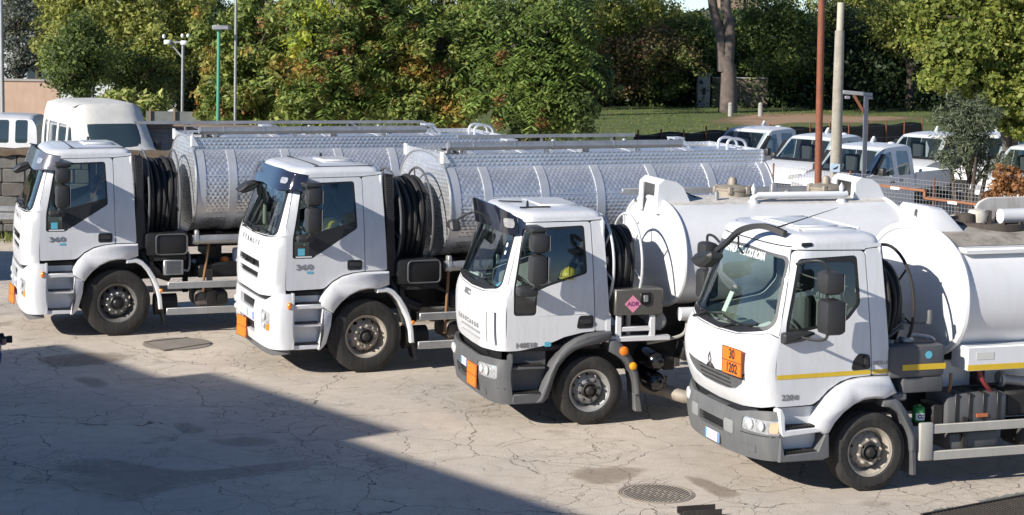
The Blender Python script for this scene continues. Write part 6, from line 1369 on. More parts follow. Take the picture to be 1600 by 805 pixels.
PLANE = leafmat('plane_tree_leaves', L3('#6c7a34', '#8b9446', '#a3a552', '#566a2a', '#7b7f3a', gain=1.05), trans=.4, cols2=L3('#54662a', '#76843c', '#93954a', gain=1.), scale=.8)
SILVL = leafmat('olive_tree_leaves', L3('#4b5440', '#616a52', '#7c8468', '#39432e', gain=.9), trans=.2); BRUSH = leafmat('brown_brush', L3('#5c4834', '#75593f', '#4a4a2a', '#3c4424', '#6a5f3a'), trans=.3, cols2=L3('#3a4722', '#4d5a2a', '#59602e'), scale=.35)
IVY = leafmat('ivy_leaves', L3('#8a8c50', '#a6a468', '#6b7a38', '#55662c'), trans=.3); GRAYT = leafmat('grey_green_leaves', L3('#5c625a', '#787d70', '#4a5046', gain=1.), trans=.2)
FROND = leafmat('compound_leaves', L3('#4c622e', '#627839', '#7f8f4a', '#415427'), trans=.35)
def col(px, py, Y): return at(px, py, Y)
def off(px, py, Y, base, dy=0): p = at(px, py, Y); return (p.x-base.x, p.y-base.y+dy, p.z)
def root(px, Y): p = at(px, 200, Y); return Vector((p.x, Y, 0))
def blob(px, py, Y, rpx, rpy, k, base, depth=None, dy=0.):
    s_ = FPX/Y; o_ = off(px, py, Y, base, dy); return (o_, (rpx/s_, depth or (rpx+rpy)/2/s_, rpy/s_), k)
def fronds(parent, rng, C, D, length, mt, nleaf=7, name='fronds'):
    """pinnate leaves: rachis from C along D with paired drooping leaflets"""
    P = []; A = []; B = []
    for c_, d_ in zip(C, D):
        d_ = Vector(d_).normalized(); side = d_.cross(Vector((0, 0, 1)))
        side = side.normalized() if side.length > .05 else Vector((1, 0, 0)); L_ = length*rng.uniform(.7, 1.25)
        for i in range(nleaf):
            q = (i+.6)/nleaf; p = Vector(c_)+d_*L_*q+Vector((0, 0, -L_*.55*q*q)); ll = L_*.26*(1-.55*abs(q-.45))
            for sg in (-1, 1):
                a_ = (side*sg+d_*.35+Vector((0, 0, -.55))).normalized(); b_ = a_.cross(Vector((rng.normal()*.3, rng.normal()*.3, 1))).normalized(); P.append(p+a_*ll*.55); A.append(a_*ll*.55); B.append(b_*ll*.17)
    return quads(name, np.array(P), np.array(A), np.array(B), mt, parent)
# ---------------------------------------------------------------- the thicket behind the steel tanks
for i, (px, py, Y, rx, ry, k, mt, lab, sd, extra) in enumerate([
    (395, 80, 56, 70, 120, 150, MIXED, 'leafy autumn tree beside the green lamp post, tinged yellow and rust', 21, [(360, 165, 55, 55, 45, 60)]),
    (520, 70, 54, 95, 140, 230, MIXED, 'broad autumn tree with yellow and rust patches behind the first steel tank', 22, [(500, 170, 53, 80, 40, 70), (560, 30, 55, 70, 60, 60)]),
    (680, 60, 55, 100, 130, 230, MIXED, 'tall green autumn tree with brown seed clusters behind the second steel tank', 23, [(660, 165, 53, 80, 45, 80)]),
    (830, 80, 53, 95, 140, 210, DEEP, 'dark green tree with long feathery leaves at the edge of the lawn', 24, [(860, 165, 52, 75, 45, 70), (910, 120, 53, 40, 70, 40)])]):
    b0 = root(px, Y); bl = [blob(px, py, Y, rx, ry, k, b0)]+[blob(*e, b0) for e in extra]
    t = tree(lab, b0, 6.5, [(c_, r_, int(k_*.72)) for c_, r_, k_ in bl], mt, .086, 165, .40, sd, .13, 'thicket_tree', 'trees behind the steel tanks', limbs=40, stems=3, bark=BARKG)
    rng = np.random.default_rng(sd+50)
    nf = 170 if i == 3 else 80
    if i >= 1:
        Cs = []; Ds = []
        for _ in range(nf):
            x = px+rng.uniform(-.95, .95)*rx; y = rng.uniform(-10, 195); s_ = FPX/Y
            dd = math.sqrt(max(1-((x-px)/rx)**2, .1)); p = at(x, y, Y-(rx+ry)/2/s_*dd*.95); Cs.append(p-b0); Ds.append((rng.normal()*.8, -.5-rng.random()*.5, rng.normal()*.35+.1))
        fronds(t, rng, Cs, Ds, .85, FROND)
    # seed clusters and yellow sprays
    def spray(pts, mt_, nm, n_, sp_, lf):
        C = np.array([at(x, y, Y-(rx+ry)/2/(FPX/Y)*.98)-b0 for x, y in pts]); P, A, B = leaves(rng, C, n_, sp_, lf, 1., .6); quads(nm, P, A, B, mt_, t)['kind'] = 'stuff'
    if i == 1: spray([(470, 68), (455, 75), (480, 60), (500, 5), (520, 20), (470, 25)], YELG, 'yellow_spray', 60, .32, .07); spray([(500, 115), (515, 85), (530, 100), (545, 75), (505, 120), (560, 140), (525, 60)], BROWNL, 'seed_cluster', 50, .26, .06)
    if i == 2: spray([(600, 150), (612, 160), (590, 165), (605, 175)], YELG, 'yellow_spray', 80, .30, .08); spray([(682, 105), (690, 108), (695, 112), (600, 25), (645, 40), (640, 55)], BROWNL, 'seed_cluster', 50, .20, .055)
    if i == 3: spray([(785, 85), (780, 92)], BROWNL, 'seed_cluster', 60, .18, .055); spray([(778, 192), (842, 188), (848, 192), (845, 168), (782, 155)], BROWNL, 'seed_cluster', 60, .20, .055)
    if i == 0: spray([(355, 150), (345, 175), (385, 165), (410, 40)], BROWNL, 'rust_spray', 50, .30, .06)
# ---------------------------------------------------------------- left-hand trees
for px, py, Y, rx, ry, k, mt, lab, sd, lf in [
    (235, 50, 66, 95, 110, 210, OLIVE, 'large sunlit olive-green tree behind the camera mast', 31, .11), (120, 95, 61, 52, 62, 90, DEEP, 'bushy bright green shrub tree at the end of the pink wall', 32, .10),
    (125, 20, 68, 70, 65, 100, OLIVE, 'olive-green tree crown over the white outbuilding', 33, .11), (310, 120, 68, 50, 70, 90, DARKW, 'dark shaded tree between camera mast and green lamp post', 34, .12),
    (30, 60, 74, 48, 75, 60, GRAYT, 'thin grey-green tree in front of the white outbuilding', 35, .10), (60, 10, 78, 60, 50, 60, OLIVE, 'pale olive tree rising behind the pink wall', 36, .12), (215, 120, 64, 70, 55, 80, DEEP, 'low dense green tree above the ivy hedge', 37, .10)]:
    b0 = root(px, Y); s_ = FPX/Y; top = at(px, py-ry, Y).z
    tree(lab, b0, max(top, 4), [blob(px, py, Y, rx, ry, k, b0)], mt, lf*.75, 150, .50, sd, .14, 'tree', 'trees beyond the yard wall', limbs=18)
b0 = root(195, 57); tree('pale ivy hedge draped over the screen fence by the minibus', b0, 2.2, [blob(195, 170, 57, 45, 26, 70, b0, .6), blob(245, 178, 57, 16, 22, 14, b0, .4), blob(160, 180, 57, 25, 25, 25, b0, .6)], IVY, .10, 60, .32, 41, .05, 'ivy_hedge', cat='hedge', limbs=8)
# ---------------------------------------------------------------- wood behind the lawn
for j, (px, py, Y, rx, ry, k, mt, lab, sd) in enumerate([
    (1000, 110, 103, 85, 75, 200, BRUSH, 'brownish brushwood thicket at the far edge of the lawn', 51), (965, 40, 106, 75, 60, 130, OLIVE, 'sunlit olive tree above the brown thicket', 52), (1045, 75, 108, 55, 55, 110, OLIVE, 'yellow-green tree left of the forked pine trunk', 53),
    (1085, 90, 106, 40, 70, 90, DEEP, 'green tree close behind the forked pine trunk', 54), (1210, 80, 106, 72, 95, 220, DEEP, 'big glossy evergreen tree right of the forked pine trunk', 55), (1300, 90, 112, 60, 95, 150, DARKW, 'dark evergreen tree behind the concrete pole', 56),
    (1380, 110, 108, 80, 85, 200, DARKW, 'dark shaded tree behind the parked pickups', 57), (1460, 100, 112, 70, 90, 150, DARKW, 'dark shaded tree behind the overhanging plane tree', 58), (1350, 15, 118, 90, 40, 120, OLIVE, 'pale treetop showing above the dark wood', 59),
    (1420, 40, 104, 60, 55, 110, OLIVE, 'sunlit treetop beside the overhanging plane tree', 60), (1560, 90, 115, 80, 95, 140, DARKW, 'dark tree behind the plane tree at the lawn end', 61), (900, 70, 112, 80, 90, 130, DARKW, 'dark tree behind the feathery-leaved tree', 62),
    (780, 60, 118, 90, 100, 120, DARKW, 'shaded far tree behind the brown seed clusters', 63), (620, 60, 118, 100, 100, 120, DARKW, 'shaded far tree behind the yellow sprays', 64), (450, 60, 118, 100, 100, 110, DARKW, 'shaded far tree behind the autumn tree', 65), (280, 60, 118, 110, 100, 110, DARKW, 'shaded far tree behind the camera mast', 66)]):
    b0 = root(px, Y); top = at(px, py-ry, Y).z
    tree(lab, b0, max(top, 4), [blob(px, py, Y, rx, ry, k, b0)], mt, .105, 150, .85, sd, .22, 'woodland_tree', 'trees of the wood behind the lawn', limbs=12)
m = MB(); rng = np.random.default_rng(4)
P = np.stack([rng.uniform(-45, 60, 60000), rng.uniform(101, 118, 60000), rng.random(60000)**1.5*3.2], 1); nn = rng.normal(size=P.shape); nn /= np.linalg.norm(nn, axis=1, keepdims=True); a_ = np.cross(nn, rng.normal(size=P.shape)); a_ /= np.linalg.norm(a_, axis=1, keepdims=True)
o = quads('undergrowth', P, a_*.16, np.cross(nn, a_)*.09, DARKW, None); tag(o, 'dense dark undergrowth along the foot of the wood', 'undergrowth', kind='stuff')
P = np.stack([rng.uniform(-160, 160, 40000), rng.uniform(128, 150, 40000), rng.random(40000)**1.1*5.2], 1); nn = rng.normal(size=P.shape); nn /= np.linalg.norm(nn, axis=1, keepdims=True); a_ = np.cross(nn, rng.normal(size=P.shape)); a_ /= np.linalg.norm(a_, axis=1, keepdims=True)
o = quads('distant_wood', P, a_*.6, np.cross(nn, a_)*.4, DARKW, None); tag(o, 'distant mass of woodland closing the view', 'wood', kind='stuff')
# ---------------------------------------------------------------- plane tree, olive shrub, dry branch on the right
b0 = root(1580, 52); t = tree('overhanging plane tree with pale green broad leaves above the pickups', b0, 7.5, [blob(1560, 60, 52, 95, 95, 230, b0, 2.2), blob(1500, 100, 50, 55, 45, 70, b0, .9), blob(1585, 160, 50, 45, 50, 60, b0, .9), blob(1470, 30, 53, 60, 40, 60, b0, 1.2), blob(1480, 125, 49.5, 35, 14, 22, b0, .6), blob(1540, 150, 50, 30, 28, 25, b0, .7)], PLANE, .068, 130, .38, 71, .22, 'plane_tree', flat=.6, asp=.75, limbs=30, bark=BARKG)
b0 = root(1515, 42.5); t = tree('grey-green olive bush growing through the mesh fence', b0, 3.2, [blob(1515, 225, 42.5, 48, 62, 90, b0, .65), blob(1490, 175, 42.5, 32, 22, 22, b0, .4), blob(1535, 180, 42.5, 25, 25, 20, b0, .4)], SILVL, .055, 90, .26, 72, .06, 'olive_bush', cat='bush', limbs=26, asp=.22, stems=3)
b0 = root(1582, 39.2); t = tree('dry branch with curled orange-brown leaves over the mesh fence', b0, 1.9, [blob(1580, 285, 39.2, 38, 24, 34, b0, .4), blob(1560, 305, 39.2, 22, 14, 10, b0, .3)], BROWNL, .05, 45, .16, 73, .025, 'dry_branch', cat='branch', limbs=16, asp=.6, stems=2)
# forked pine
b0 = gnd(1137, 176); s_ = FPX/b0.y
t = thing('pine_tree', 'forked pine with bare reddish-grey trunk rising out of view at the lawn edge', 'tree', b0)
PB = mat('pine_bark', (.175, .14, .12), .9, var=.5, bmp=.8, bscale=9., dirt=.4, dcol=(.08, .06, .05, 1)); m = MB()
fk = Vector(off(1132, 88, b0.y, b0)); m.tube(spline([(0, 0, -.1), (0, 0, 2.0), fk], 4), [.52, .41, .36], 14)
m.tube(spline([fk+Vector((-.1, 0, -.8)), Vector(off(1126, 60, b0.y, b0)), Vector(off(1112, -5, b0.y, b0)), Vector(off(1108, -120, b0.y, b0))], 5), [.29, .26, .24, .16], 12); m.tube(spline([fk+Vector((.15, 0, -.8)), Vector(off(1140, 50, b0.y, b0)), Vector(off(1134, -5, b0.y, b0)), Vector(off(1150, -120, b0.y, b0))], 5), [.33, .29, .27, .16], 12); m.build('trunk', PB, t, 60)
rng = np.random.default_rng(9); C = clumps(rng, (0, 0, 11.5), (5, 5, 1.3), 70); P, A, B = leaves(rng, C, 60, .9, .2, .6, 0, .2); quads('crown', P, A, B, DEEP, t)
for i, (x, y, z, rr) in enumerate(((-11, 90, 11.5, 5.5), (-5, 95, 12.5, 5.5), (.5, 90, 12.0, 5.0), (3.2, 97, 13.0, 5.0), (-13.4, 99, 12, 6))):  # unseen pines, added so that their high crowns shade the wood
    t = thing('shade_pine', 'unseen umbrella pine added to shade the wood behind the lawn', 'tree', (x, y, 0), 0, 'unseen pines added to shade the wood'); m = MB(); m.tube(spline([(0, 0, 0), (.2, 0, 5), (.1, .2, z-.5)], 4), [.4, .33, .25], 10)
    for k in range(7): q = k*.9; m.tube([(.1, .1, z-2.2), (rr*.6*math.cos(q), rr*.6*math.sin(q), z)], [.14, .05], 6)
    m.build('trunk', PB, t, 60); rng = np.random.default_rng(90+i); C = clumps(rng, (0, 0, z+.2), (rr, rr, 1.4), 90); P, A, B = leaves(rng, C, 80, 1.0, .18, .6, 0, .22); quads('crown', P, A, B, DEEP, t)
# ---------------------------------------------------------------- lawn, path, posts
def lawnmat(name, c0, c1, c2):
    m, t, b, out = nodes(name); b.inputs['Roughness'].default_value = .95; tc = N(t, 'ShaderNodeTexCoord'); n1 = N(t, 'ShaderNodeTexNoise', i_Scale=.5, i_Detail=8., i_Roughness=.7); t.links.new(tc.outputs['Object'], n1.inputs['Vector'])
    r = ramp(t, n1.outputs[0], [(.3, c0), (.5, c1), (.72, c2)]); t.links.new(r.outputs[0], b.inputs['Base Color']); n2 = N(t, 'ShaderNodeTexNoise', i_Scale=9., i_Detail=4.); t.links.new(tc.outputs['Object'], n2.inputs['Vector']); bump(t, b, n2.outputs[0], .9, .08); return m
LAWN = lawnmat('lawn', (.055, .085, .02), (.10, .13, .03), (.16, .16, .06)); EARTH = lawnmat('bare_earth', (.22, .13, .075), (.30, .185, .11), (.34, .24, .15))
m = MB(); m.grid([[(x, y, .004) for x in (-120, -20, 0, 20, 60, 160)] for y in (68, 90, 130, 300)]); struct(m.build('lawn', LAWN))
from mathutils import noise as mn
patch([(1120, 190), (1160, 180), (1260, 177), (1340, 181), (1440, 184), (1340, 193), (1240, 193), (1175, 199)], patchmat('bare_earth_fade', (.36, .235, .145), .95, .6), 'path', 1, .012)
rng = np.random.default_rng(14); n = 16000; P = np.stack([rng.uniform(2, 40, n), rng.uniform(69, 101, n), np.zeros(n)], 1); keep = ~((P[:, 1] > 84) & (P[:, 1] < 95) & (P[:, 0] > 9.5) & (P[:, 0] < 22)); P = P[keep]; n = len(P)
A = np.stack([rng.normal(size=n)*.03, rng.normal(size=n)*.03, .02+.03*rng.random(n)], 1); P[:, 2] = A[:, 2]; B = np.stack([rng.normal(size=n), rng.normal(size=n), np.zeros(n)], 1)*.014
o = quads('grass', P, A, B, leafmat('grass_blades', L3('#5f7a2c', '#7a8f38', '#93a048', '#4d6a24', gain=.75), trans=.3), None); tag(o, 'short uneven grass on the lawn behind the dark fence', 'grass', kind='stuff')
STONE = mat('pale_stone', (.42, .40, .37), .85, var=.3, bmp=.3, dirt=.4, dcol=(.2, .18, .15, 1))
for px, lab in ((1141, 'round-topped stone bollard at the foot of the forked pine'), (1188, 'round-topped stone bollard in front of the glossy evergreen')):
    b0 = gnd(px, 182); t = thing('stone_bollard', lab, 'bollard', b0, 0, 'stone bollards on the lawn'); m = MB(); m.lathe([(.12, 0), (.12, .52), (.10, .55), (.11, .58)], 16, axis='z'); m.build('shaft', STONE, t); m = MB(); m.lathe([(.115, .58), (.12, .62), (.09, .69), (0, .72)], 16, axis='z'); m.build('cap', STONE, t)
b0 = gnd(1107, 172); b0.y += 3; t = thing('gate_pillar', 'weathered pale gate pillar in shade left of the forked pine', 'pillar', b0); m = MB(); m.box(-.35, .35, -.35, .35, 0, 1.75, .03); m.build('shaft', STONE, t); m = MB(); m.box(-.42, .42, -.42, .42, 1.75, 1.9, .03); m.build('cap', STONE, t)
m = MB(); m.box(-.1, .1, -.37, -.35, .7, 1.1); m.build('letter_slot', BLACK, t)
t = thing('garden_wall', 'low brown garden wall in shade behind the forked pine', 'wall', (b0.x+.4, b0.y+.2, 0)); m = MB(); m.box(.1, 3.2, -.12, .12, 0, 1.6, .02); m.build('wall_body', mat('brown_plaster', (.20, .155, .115), .9, var=.4, bmp=.3), t); m = MB(); m.box(.08, 3.22, -.18, .18, 1.6, 1.68, .02); m.build('coping', STONE, t)
# ---------------------------------------------------------------- dark screen fence behind the pickups
def fence_line(px0, y0, px1, y1, ztop):
    def hor(px): return 18.2+(px-800)*.01523
    def P(px, y): Y = (CAMH-ztop)*FPX/(y-hor(px)); p = at(px, y, Y); return Vector((p.x, p.y, 0))
    return P(px0, y0), P(px1, y1)
A, B = fence_line(880, 208.5, 1224, 195.0, 1.40); d = (B-A).normalized(); Lf = 17.5
t = thing('screen_fence', 'long low fence with rusty posts and dark shade netting along the lawn', 'fence', A, math.atan2(d.y, d.x))
NET = mat('dark_shade_net', (.030, .034, .030), .9, var=.35, bmp=.6, bscale=120.)
k = 0; x = .1
while x < Lf:
    h_ = 1.40+.05*math.sin(k*2.3); m = MB(); m.box(x-.02, x+.02, -.02, .02, 0, h_); m.build('post', RUST, t); x += 1.02; k += 1
m = MB(); rows = [[(x, .035+.02*math.sin(x*2.1), z+(.04*math.sin(x*3.1) if z > 1 else 0)) for x in np.linspace(3.0, Lf, 60)] for z in (.02, .5, 1.0, 1.28)]; m.grid(rows); m.build('netting', NET, t, 60)
m = MB()
for z in (.4, .8, 1.22): m.tube([(0, .02, z), (Lf, .02, z)], .004, 4)
for i in range(140): m.box(.02+i*.022*1., .0225+i*.022, .018, .022, .02, 1.25)
o = m.build('wire_mesh', GALV, t); o['kind'] = 'stuff'
# ---------------------------------------------------------------- parked white pickups
def pickup():
    t = thing('pickup', '', 'pickup'); c = Cab([(.5, -.86), (.75, -.90), (1.0, -.84), (1.10, -.60), (1.16, .10)], [(.5, .86), (.8, .90), (1.16, .86)], .4, 3.2, 2.0, .9)
    prof = [(-.88, .30), (-.93, .55), (-.90, .78), (-.82, .95), (-.62, 1.06), (-.1, 1.17), (.12, 1.20), (.72, 1.72), (.95, 1.815), (1.5, 1.85), (2.1, 1.84), (2.16, 1.70), (2.18, .30)]
    m = MB(); rows = []
    wz = lambda z: .90 if z < 1.05 else .90-.16*((z-1.05)/.8)
    skip = lambda p: .14 < p.x < .70 and p.z > 1.2
    ys = np.linspace(-1, 1, 13)
    P = [Vector((p[0], 0, p[1])) for p in prof]; P = P[:2]+spline(P[1:12], 3)[1:]+P[12:]
    for p in P: rows.append([(p.x+.10*abs(y)**4*(1 if p.x < .9 else 0), y*wz(p.z), p.z-.05*abs(y)**6*(p.z > 1.0)) for y in ys])
    i0 = min(i for i, p in enumerate(P) if skip(p)); i1 = max(i for i, p in enumerate(P) if skip(p))
    m.grid(rows[:i0]); m.grid(rows[i1+1:]); m.grid([[r_[j] for j in (0, 1)] for r_ in rows[i0-1:i1+2]]); m.grid([[r_[j] for j in (11, 12)] for r_ in rows[i0-1:i1+2]]); m.box(-.8, 2.17, -.86, .86, .32, .5); m.box(.05, .5, -.8, .8, .9, 1.14, .05)
    # side skins with window openings
    for sg in (-1, 1):
        body = [(p.x+.10*(1 if p.x < .9 else 0), p.z-.05*(p.z > 1.0)) for p in P]
        arch = [(-.18+.36*math.cos(a), .34+.36*math.sin(a)) for a in np.linspace(0, math.pi, 10)]
        out = [body[0]]+body[1:]+[(.30, .30)]+[(-.05+.36*math.cos(a), .34+.36*math.sin(a)) for a in np.linspace(0, math.pi, 10)]
        w1 = rpoly([(.42, 1.18), (.80, 1.62), (1.20, 1.70), (1.22, 1.14), (1.12, 1.05)], .05); w2 = rpoly([(1.42, 1.08), (1.42, 1.70), (1.98, 1.68), (1.98, 1.08)], .07)
        panel(m, out, lambda a, b, sg=sg: Vector((a, sg*wz(b), b)), [w1, w2], .02, .2, 0, (.8, 0, 1))
    o = m.build('body', WHITE, t, 40)
    ws = [(.16, 1.225), (.72, 1.70)]
    m = MB(); rows = []
    for q in np.linspace(0, 1, 6):
        x = .13+.60*q; z = 1.225+.505*q; w_ = .80-.10*q; rows.append([(x+.10*abs(y)**4-.012, y*w_, z+.006) for y in np.linspace(-1, 1, 11)])
    m.grid(rows); m.build('windscreen', GLASSC, t, 60)
    m = MB(); rows = [[(.02+.12*q+.10*abs(y)**4-.02, y*.84, 1.185+.045*q+.01) for y in np.linspace(-1, 1, 11)] for q in (0, 1)]; m.grid(rows); m.build('scuttle', BLACK, t)
    for sg in (-1, 1):
        for nm, wp in (('front_window', [(.42, 1.18), (.80, 1.62), (1.20, 1.70), (1.22, 1.14), (1.12, 1.05)]), ('rear_window', [(1.42, 1.08), (1.42, 1.70), (1.98, 1.68), (1.98, 1.08)])):
            m = MB(); panel(m, rpoly(wp, .05), lambda a, b, sg=sg: Vector((a, sg*wz(b), b)), (), 0, .2, -.012, (.8, 0, 1)); m.build(nm, GLASSS, t)
        m = MB(); m.prism([(.22, 1.17), (.40, 1.12), (.80, 1.64), (.72, 1.66)], sg*.80, sg*.885, 'y'); m.build('black_pillar', BLACK, t)
        m = MB(); m.box(.38, .56, sg*.93, sg*1.08, 1.10, 1.32); m.build('door_mirror', BLACKM, t, bevel=.04)
        m = MB(); m.box(1.05, 1.20, sg*.90, sg*.92, .90, .95); m.box(1.5, 1.56, sg*.90, sg*.92, .9, .98); m.build('handle', BLACK, t)
        m = MB(); p0 = (-.86, sg*.62, .82); m.prism(rpoly([(sg*.40, .72), (sg*.80, .74), (sg*.84, .92), (sg*.46, .86)], .05), -.90, -.80, 'x', .02); m.build('headlamp', LENS, t)
        for x in (-.05, 2.75):
            w_ = MB(); y = sg*.80; w_.lathe([(.13, y+sg*.09), (.20, y+sg*.10), (.31, y+sg*.10), (.325, y+sg*.07), (.325, y-sg*.07), (.30, y-sg*.1), (.1, y-sg*.1)], 24, (x, 0, .325)); wo_ = w_.build('wheel', RUB, t); w_ = MB(); w_.lathe([(.20, y+sg*.095), (.19, y+sg*.08), (.05, y+sg*.09), (0, y+sg*.09)], 20, (x, 0, .325), cap=False); w_.build('rim', SILV, wo_)
    m = MB(); m.prism(rpoly([(-.75, .34), (.75, .34), (.80, .62), (-.80, .62)], .06), -.97, -.80, 'x', .03); m.build('bumper', BLACK, t)
    m = MB(); m.lathe([(.10, 0), (.09, .04), (.02, .06)], 12, (1.95, -.3, 1.83), 'z'); m.tube([(1.95, .3, 1.84), (2.05, .3, 1.95), (2.1, .3, 1.88)], .05, 8); m.build('roof_vent', WHITE, t)
    m = MB(); m.box(2.2, 3.9, -.92, .92, .70, .78); m.box(2.2, 3.9, -.94, -.90, .78, 1.12); m.box(2.2, 3.9, .90, .94, .78, 1.12); m.box(3.86, 3.9, -.9, .9, .78, 1.12); m.box(2.2, 3.8, -.4, .4, .35, .7); m.build('load_bed', WHITE, t)
    for sg in (-.45, .45): m = MB(); m.box(1.16, 1.4, sg-.2, sg+.2, 1.0, 1.55, .05); m.build('seat', mat('car_seat', (.07, .075, .08), .9), t)
    return t
PK = pickup(); GP = 'white pickups parked behind the mesh fence'
spots = [(1222, 262, 53.5, 'white pickup parked behind the far end of the second steel tank'), (1240, 268, 50.5, 'white pickup parked directly behind the rust-red pole'), (1310, 275, 47.0, 'white double-cab pickup behind the grey T-shaped post, both side windows showing'), (1418, 255, 52.0, 'white pickup half hidden behind the olive bush'), (1515, 250, 52.5, 'white pickup under the plane tree beyond the olive bush'), (1590, 262, 47.5, 'white pickup behind the dry brown branch')]
for i, (px, py, Y, lab) in enumerate(spots):
    o = PK if i == 0 else copy_tree(PK); p = at(px, py, Y); o.location = (p.x, Y, 0); o.rotation_euler = (0, 0, math.radians(46)); o['label'] = lab; o['category'] = 'pickup'; o['group'] = GP
PK.location.x = at(1140, 250, 53.5).x
# ---------------------------------------------------------------- poles
def pole(name, label, pts, rads, mt, cat='pole', n=14):
    b0 = Vector((pts[0][0], pts[0][1], 0)); t = thing(name, label, cat, b0); m = MB(); m.tube([Vector(p)-b0 for p in pts], rads, n); m.build('shaft', mt, t, 60); return t, b0
p0, p1 = at(1278, 300, 43), at(1285, -60, 43); pole('rusty_pole', 'tall thin rust-red steel pole in front of the pickups', [(p0.x, 43, 0), (p0.x, 43, .5), (p1.x, 43, p1.z)], [.085, .085, .078], mat('red_rust', (.27, .088, .045), .65, var=.4, dirt=.4, dcol=(.13, .06, .035, 1), scale=5.))
CONC = mat('weathered_concrete', (.40, .37, .31), .85, var=.35, bmp=.25, dirt=.5, dcol=(.17, .15, .12, 1), scale=4.)
p0, p1, p2 = at(1306, 250, 46), at(1312, 48, 46), at(1314, 4, 46); t, b0 = pole('concrete_pole', 'thick weathered concrete pole with a narrower upper tube, behind the rust-red pole', [(p0.x, 46, 0), (p1.x, 46, p1.z)], [.155, .115], CONC)
m = MB(); m.tube([Vector((p1.x, 46, p1.z-.3))-b0, Vector((p2.x, 46, p2.z))-b0], .085, 14); m.build('upper_tube', mat('pale_tube', (.52, .48, .38), .7, var=.2), t)
q = at(1305, 263, 45.8)-b0; m = MB(); m.box(q.x-.12, q.x+.12, -.20, -.18, q.z-.10, q.z+.11, .005); sg_ = m.build('camera_sign', mat('blue_white_sign', (.42, .55, .68), .5), t); m = MB(); m.prism([(q.x-.07, q.z-.02), (q.x+.07, q.z+.06), (q.x+.06, q.z+.0), (q.x-.02, q.z-.04)], -.205, -.20); m.build('camera_symbol', DKTXT, sg_)
p0 = at(1350, 270, 44); p1 = at(1353.5, 150, 44); t, b0 = pole('t_shaped_post', 'grey steel T-shaped post with side arm before the double-cab pickup', [(p0.x, 44, 0), (p1.x, 44, p1.z)], [.06, .055], GALV, 'post')
a_ = at(1317, 144, 44)-b0; c_ = at(1363, 148, 44)-b0; m = MB(); m.bar((a_.x, 0, a_.z), (c_.x, 0, c_.z), .09, .09, .01); m.build('cross_arm', GALV, t); m = MB(); m.bar((a_.x+.25, 0, a_.z-.05), (b0.x-b0.x+.0, 0, a_.z-.55), .06, .06); m.build('brace', RUST, t)
for dx in (-.05, .55): m = MB(); m.box(c_.x-.10-dx*.9-.06, c_.x-.10-dx*.9+.06, -.06, .06, c_.z-.11, c_.z-.04, .01); m.build('clamp', GALV, t)
# masts on the left
p0, p1 = at(5, 200, 60), at(1, -40, 60); pole('lamp_mast', 'plain grey lamp mast before the pink wall', [(p0.x, 60, 0), (p1.x, 60, p1.z)], [.075, .06], GALV)
p0, p1 = at(284, 200, 58), at(286, 66, 58); t, b0 = pole('camera_mast', 'slim grey mast with two small surveillance cameras on a bracket', [(p0.x, 58, 0), (p1.x, 58, p1.z)], [.05, .045], GALV, 'mast')
q = at(260, 66, 58)-b0; e = at(292, 66, 58)-b0; m = MB(); m.bar((q.x, 0, q.z), (e.x, 0, e.z), .05, .05); m.bar((q.x+.1, 0, q.z), (Vector((p1.x, 58, 0))-b0).to_tuple()[:2]+(q.z-.5,), .045, .045); m.build('bracket', GALV, t)
for px, py in ((256, 57), (262, 66), (285, 56), (294, 56), (288, 67)):
    c_ = at(px, py, 58)-b0; m = MB(); (m.lathe([(0, -.07), (.045, -.04), (.055, 0), (.04, .05), (0, .07)], 12, (c_.x, 0, c_.z), 'z', cap=False) if py < 60 else m.box(c_.x-.1, c_.x+.1, -.12, .08, c_.z-.07, c_.z+.07, .02)); m.build('surveillance_camera', PWHITE, t, 60)
p0, p1 = at(340, 190, 49), at(342, 46, 49); t, b0 = pole('green_lamp_post', 'green lamp post with flat rectangular lamp head', [(p0.x, 49, 0), (p1.x, 49, p1.z)], [.05, .045], mat('green_paint', (.10, .36, .22), .5, var=.2), 'lamp post')
c_ = at(347, 43, 49)-b0; m = MB(); m.box(c_.x-.22, c_.x+.22, -.3, .2, c_.z-.06, c_.z+.06, .02); m.build('lamp_head', GALV, t)
p0, p1 = at(367, 200, 49.5), at(369, -40, 49.5); pole('slim_mast', 'thin pale mast rising through the autumn leaves', [(p0.x, 49.5, 0), (p1.x, 49.5, p1.z)], [.04, .035], GALV)
# ---------------------------------------------------------------- old yard wall with guard rail
WY = 40.4; t = thing('yard_wall', 'old grey block wall with brown earthy top behind the first steel tanker', 'wall', (-17, WY, 0)); rnd = random.Random(5)
OLDW = [mat('old_block_%s' % n_, c_, .92, var=.4, bmp=.6, bscale=18., dirt=.6, dcol=(.11, .10, .09, 1), scale=3.) for n_, c_ in (('grey', (.165, .16, .15)), ('pale', (.19, .185, .172)), ('brown', (.155, .14, .125)))]
m = MB(); m.box(0, 15.2, .05, .30, 0, 1.84); m.build('wall_core', OLDW[0], t)
bmesh_cache = {}
for r_ in range(6):
    x = -.2*(r_ % 2)
    while x < 15.0:
        w_ = rnd.choice((.42, .5, .58)); 
        key = (w_, rnd.randrange(3))
        if key not in bmesh_cache:
            m = MB(); m.box(.004, w_-.004, -.022, .06, .004, .301, .02); o = m.build('block', OLDW[key[1]], t); bmesh_cache[key] = o
        else: o = copy_obj(bmesh_cache[key], t)
        o.location = (x, rnd.uniform(-.012, .012), r_*.305); x += w_
m = MB(); rows = []
for j, (y, z) in enumerate(((-.10, 1.82), (-.11, 1.93), (.0, 1.975), (.2, 1.97), (.38, 1.9), (.38, 1.80))): rows.append([(x, y+rnd.uniform(-.02, .02), z+rnd.uniform(-.02, .025)) for x in np.linspace(-.2, 15.3, 90)])
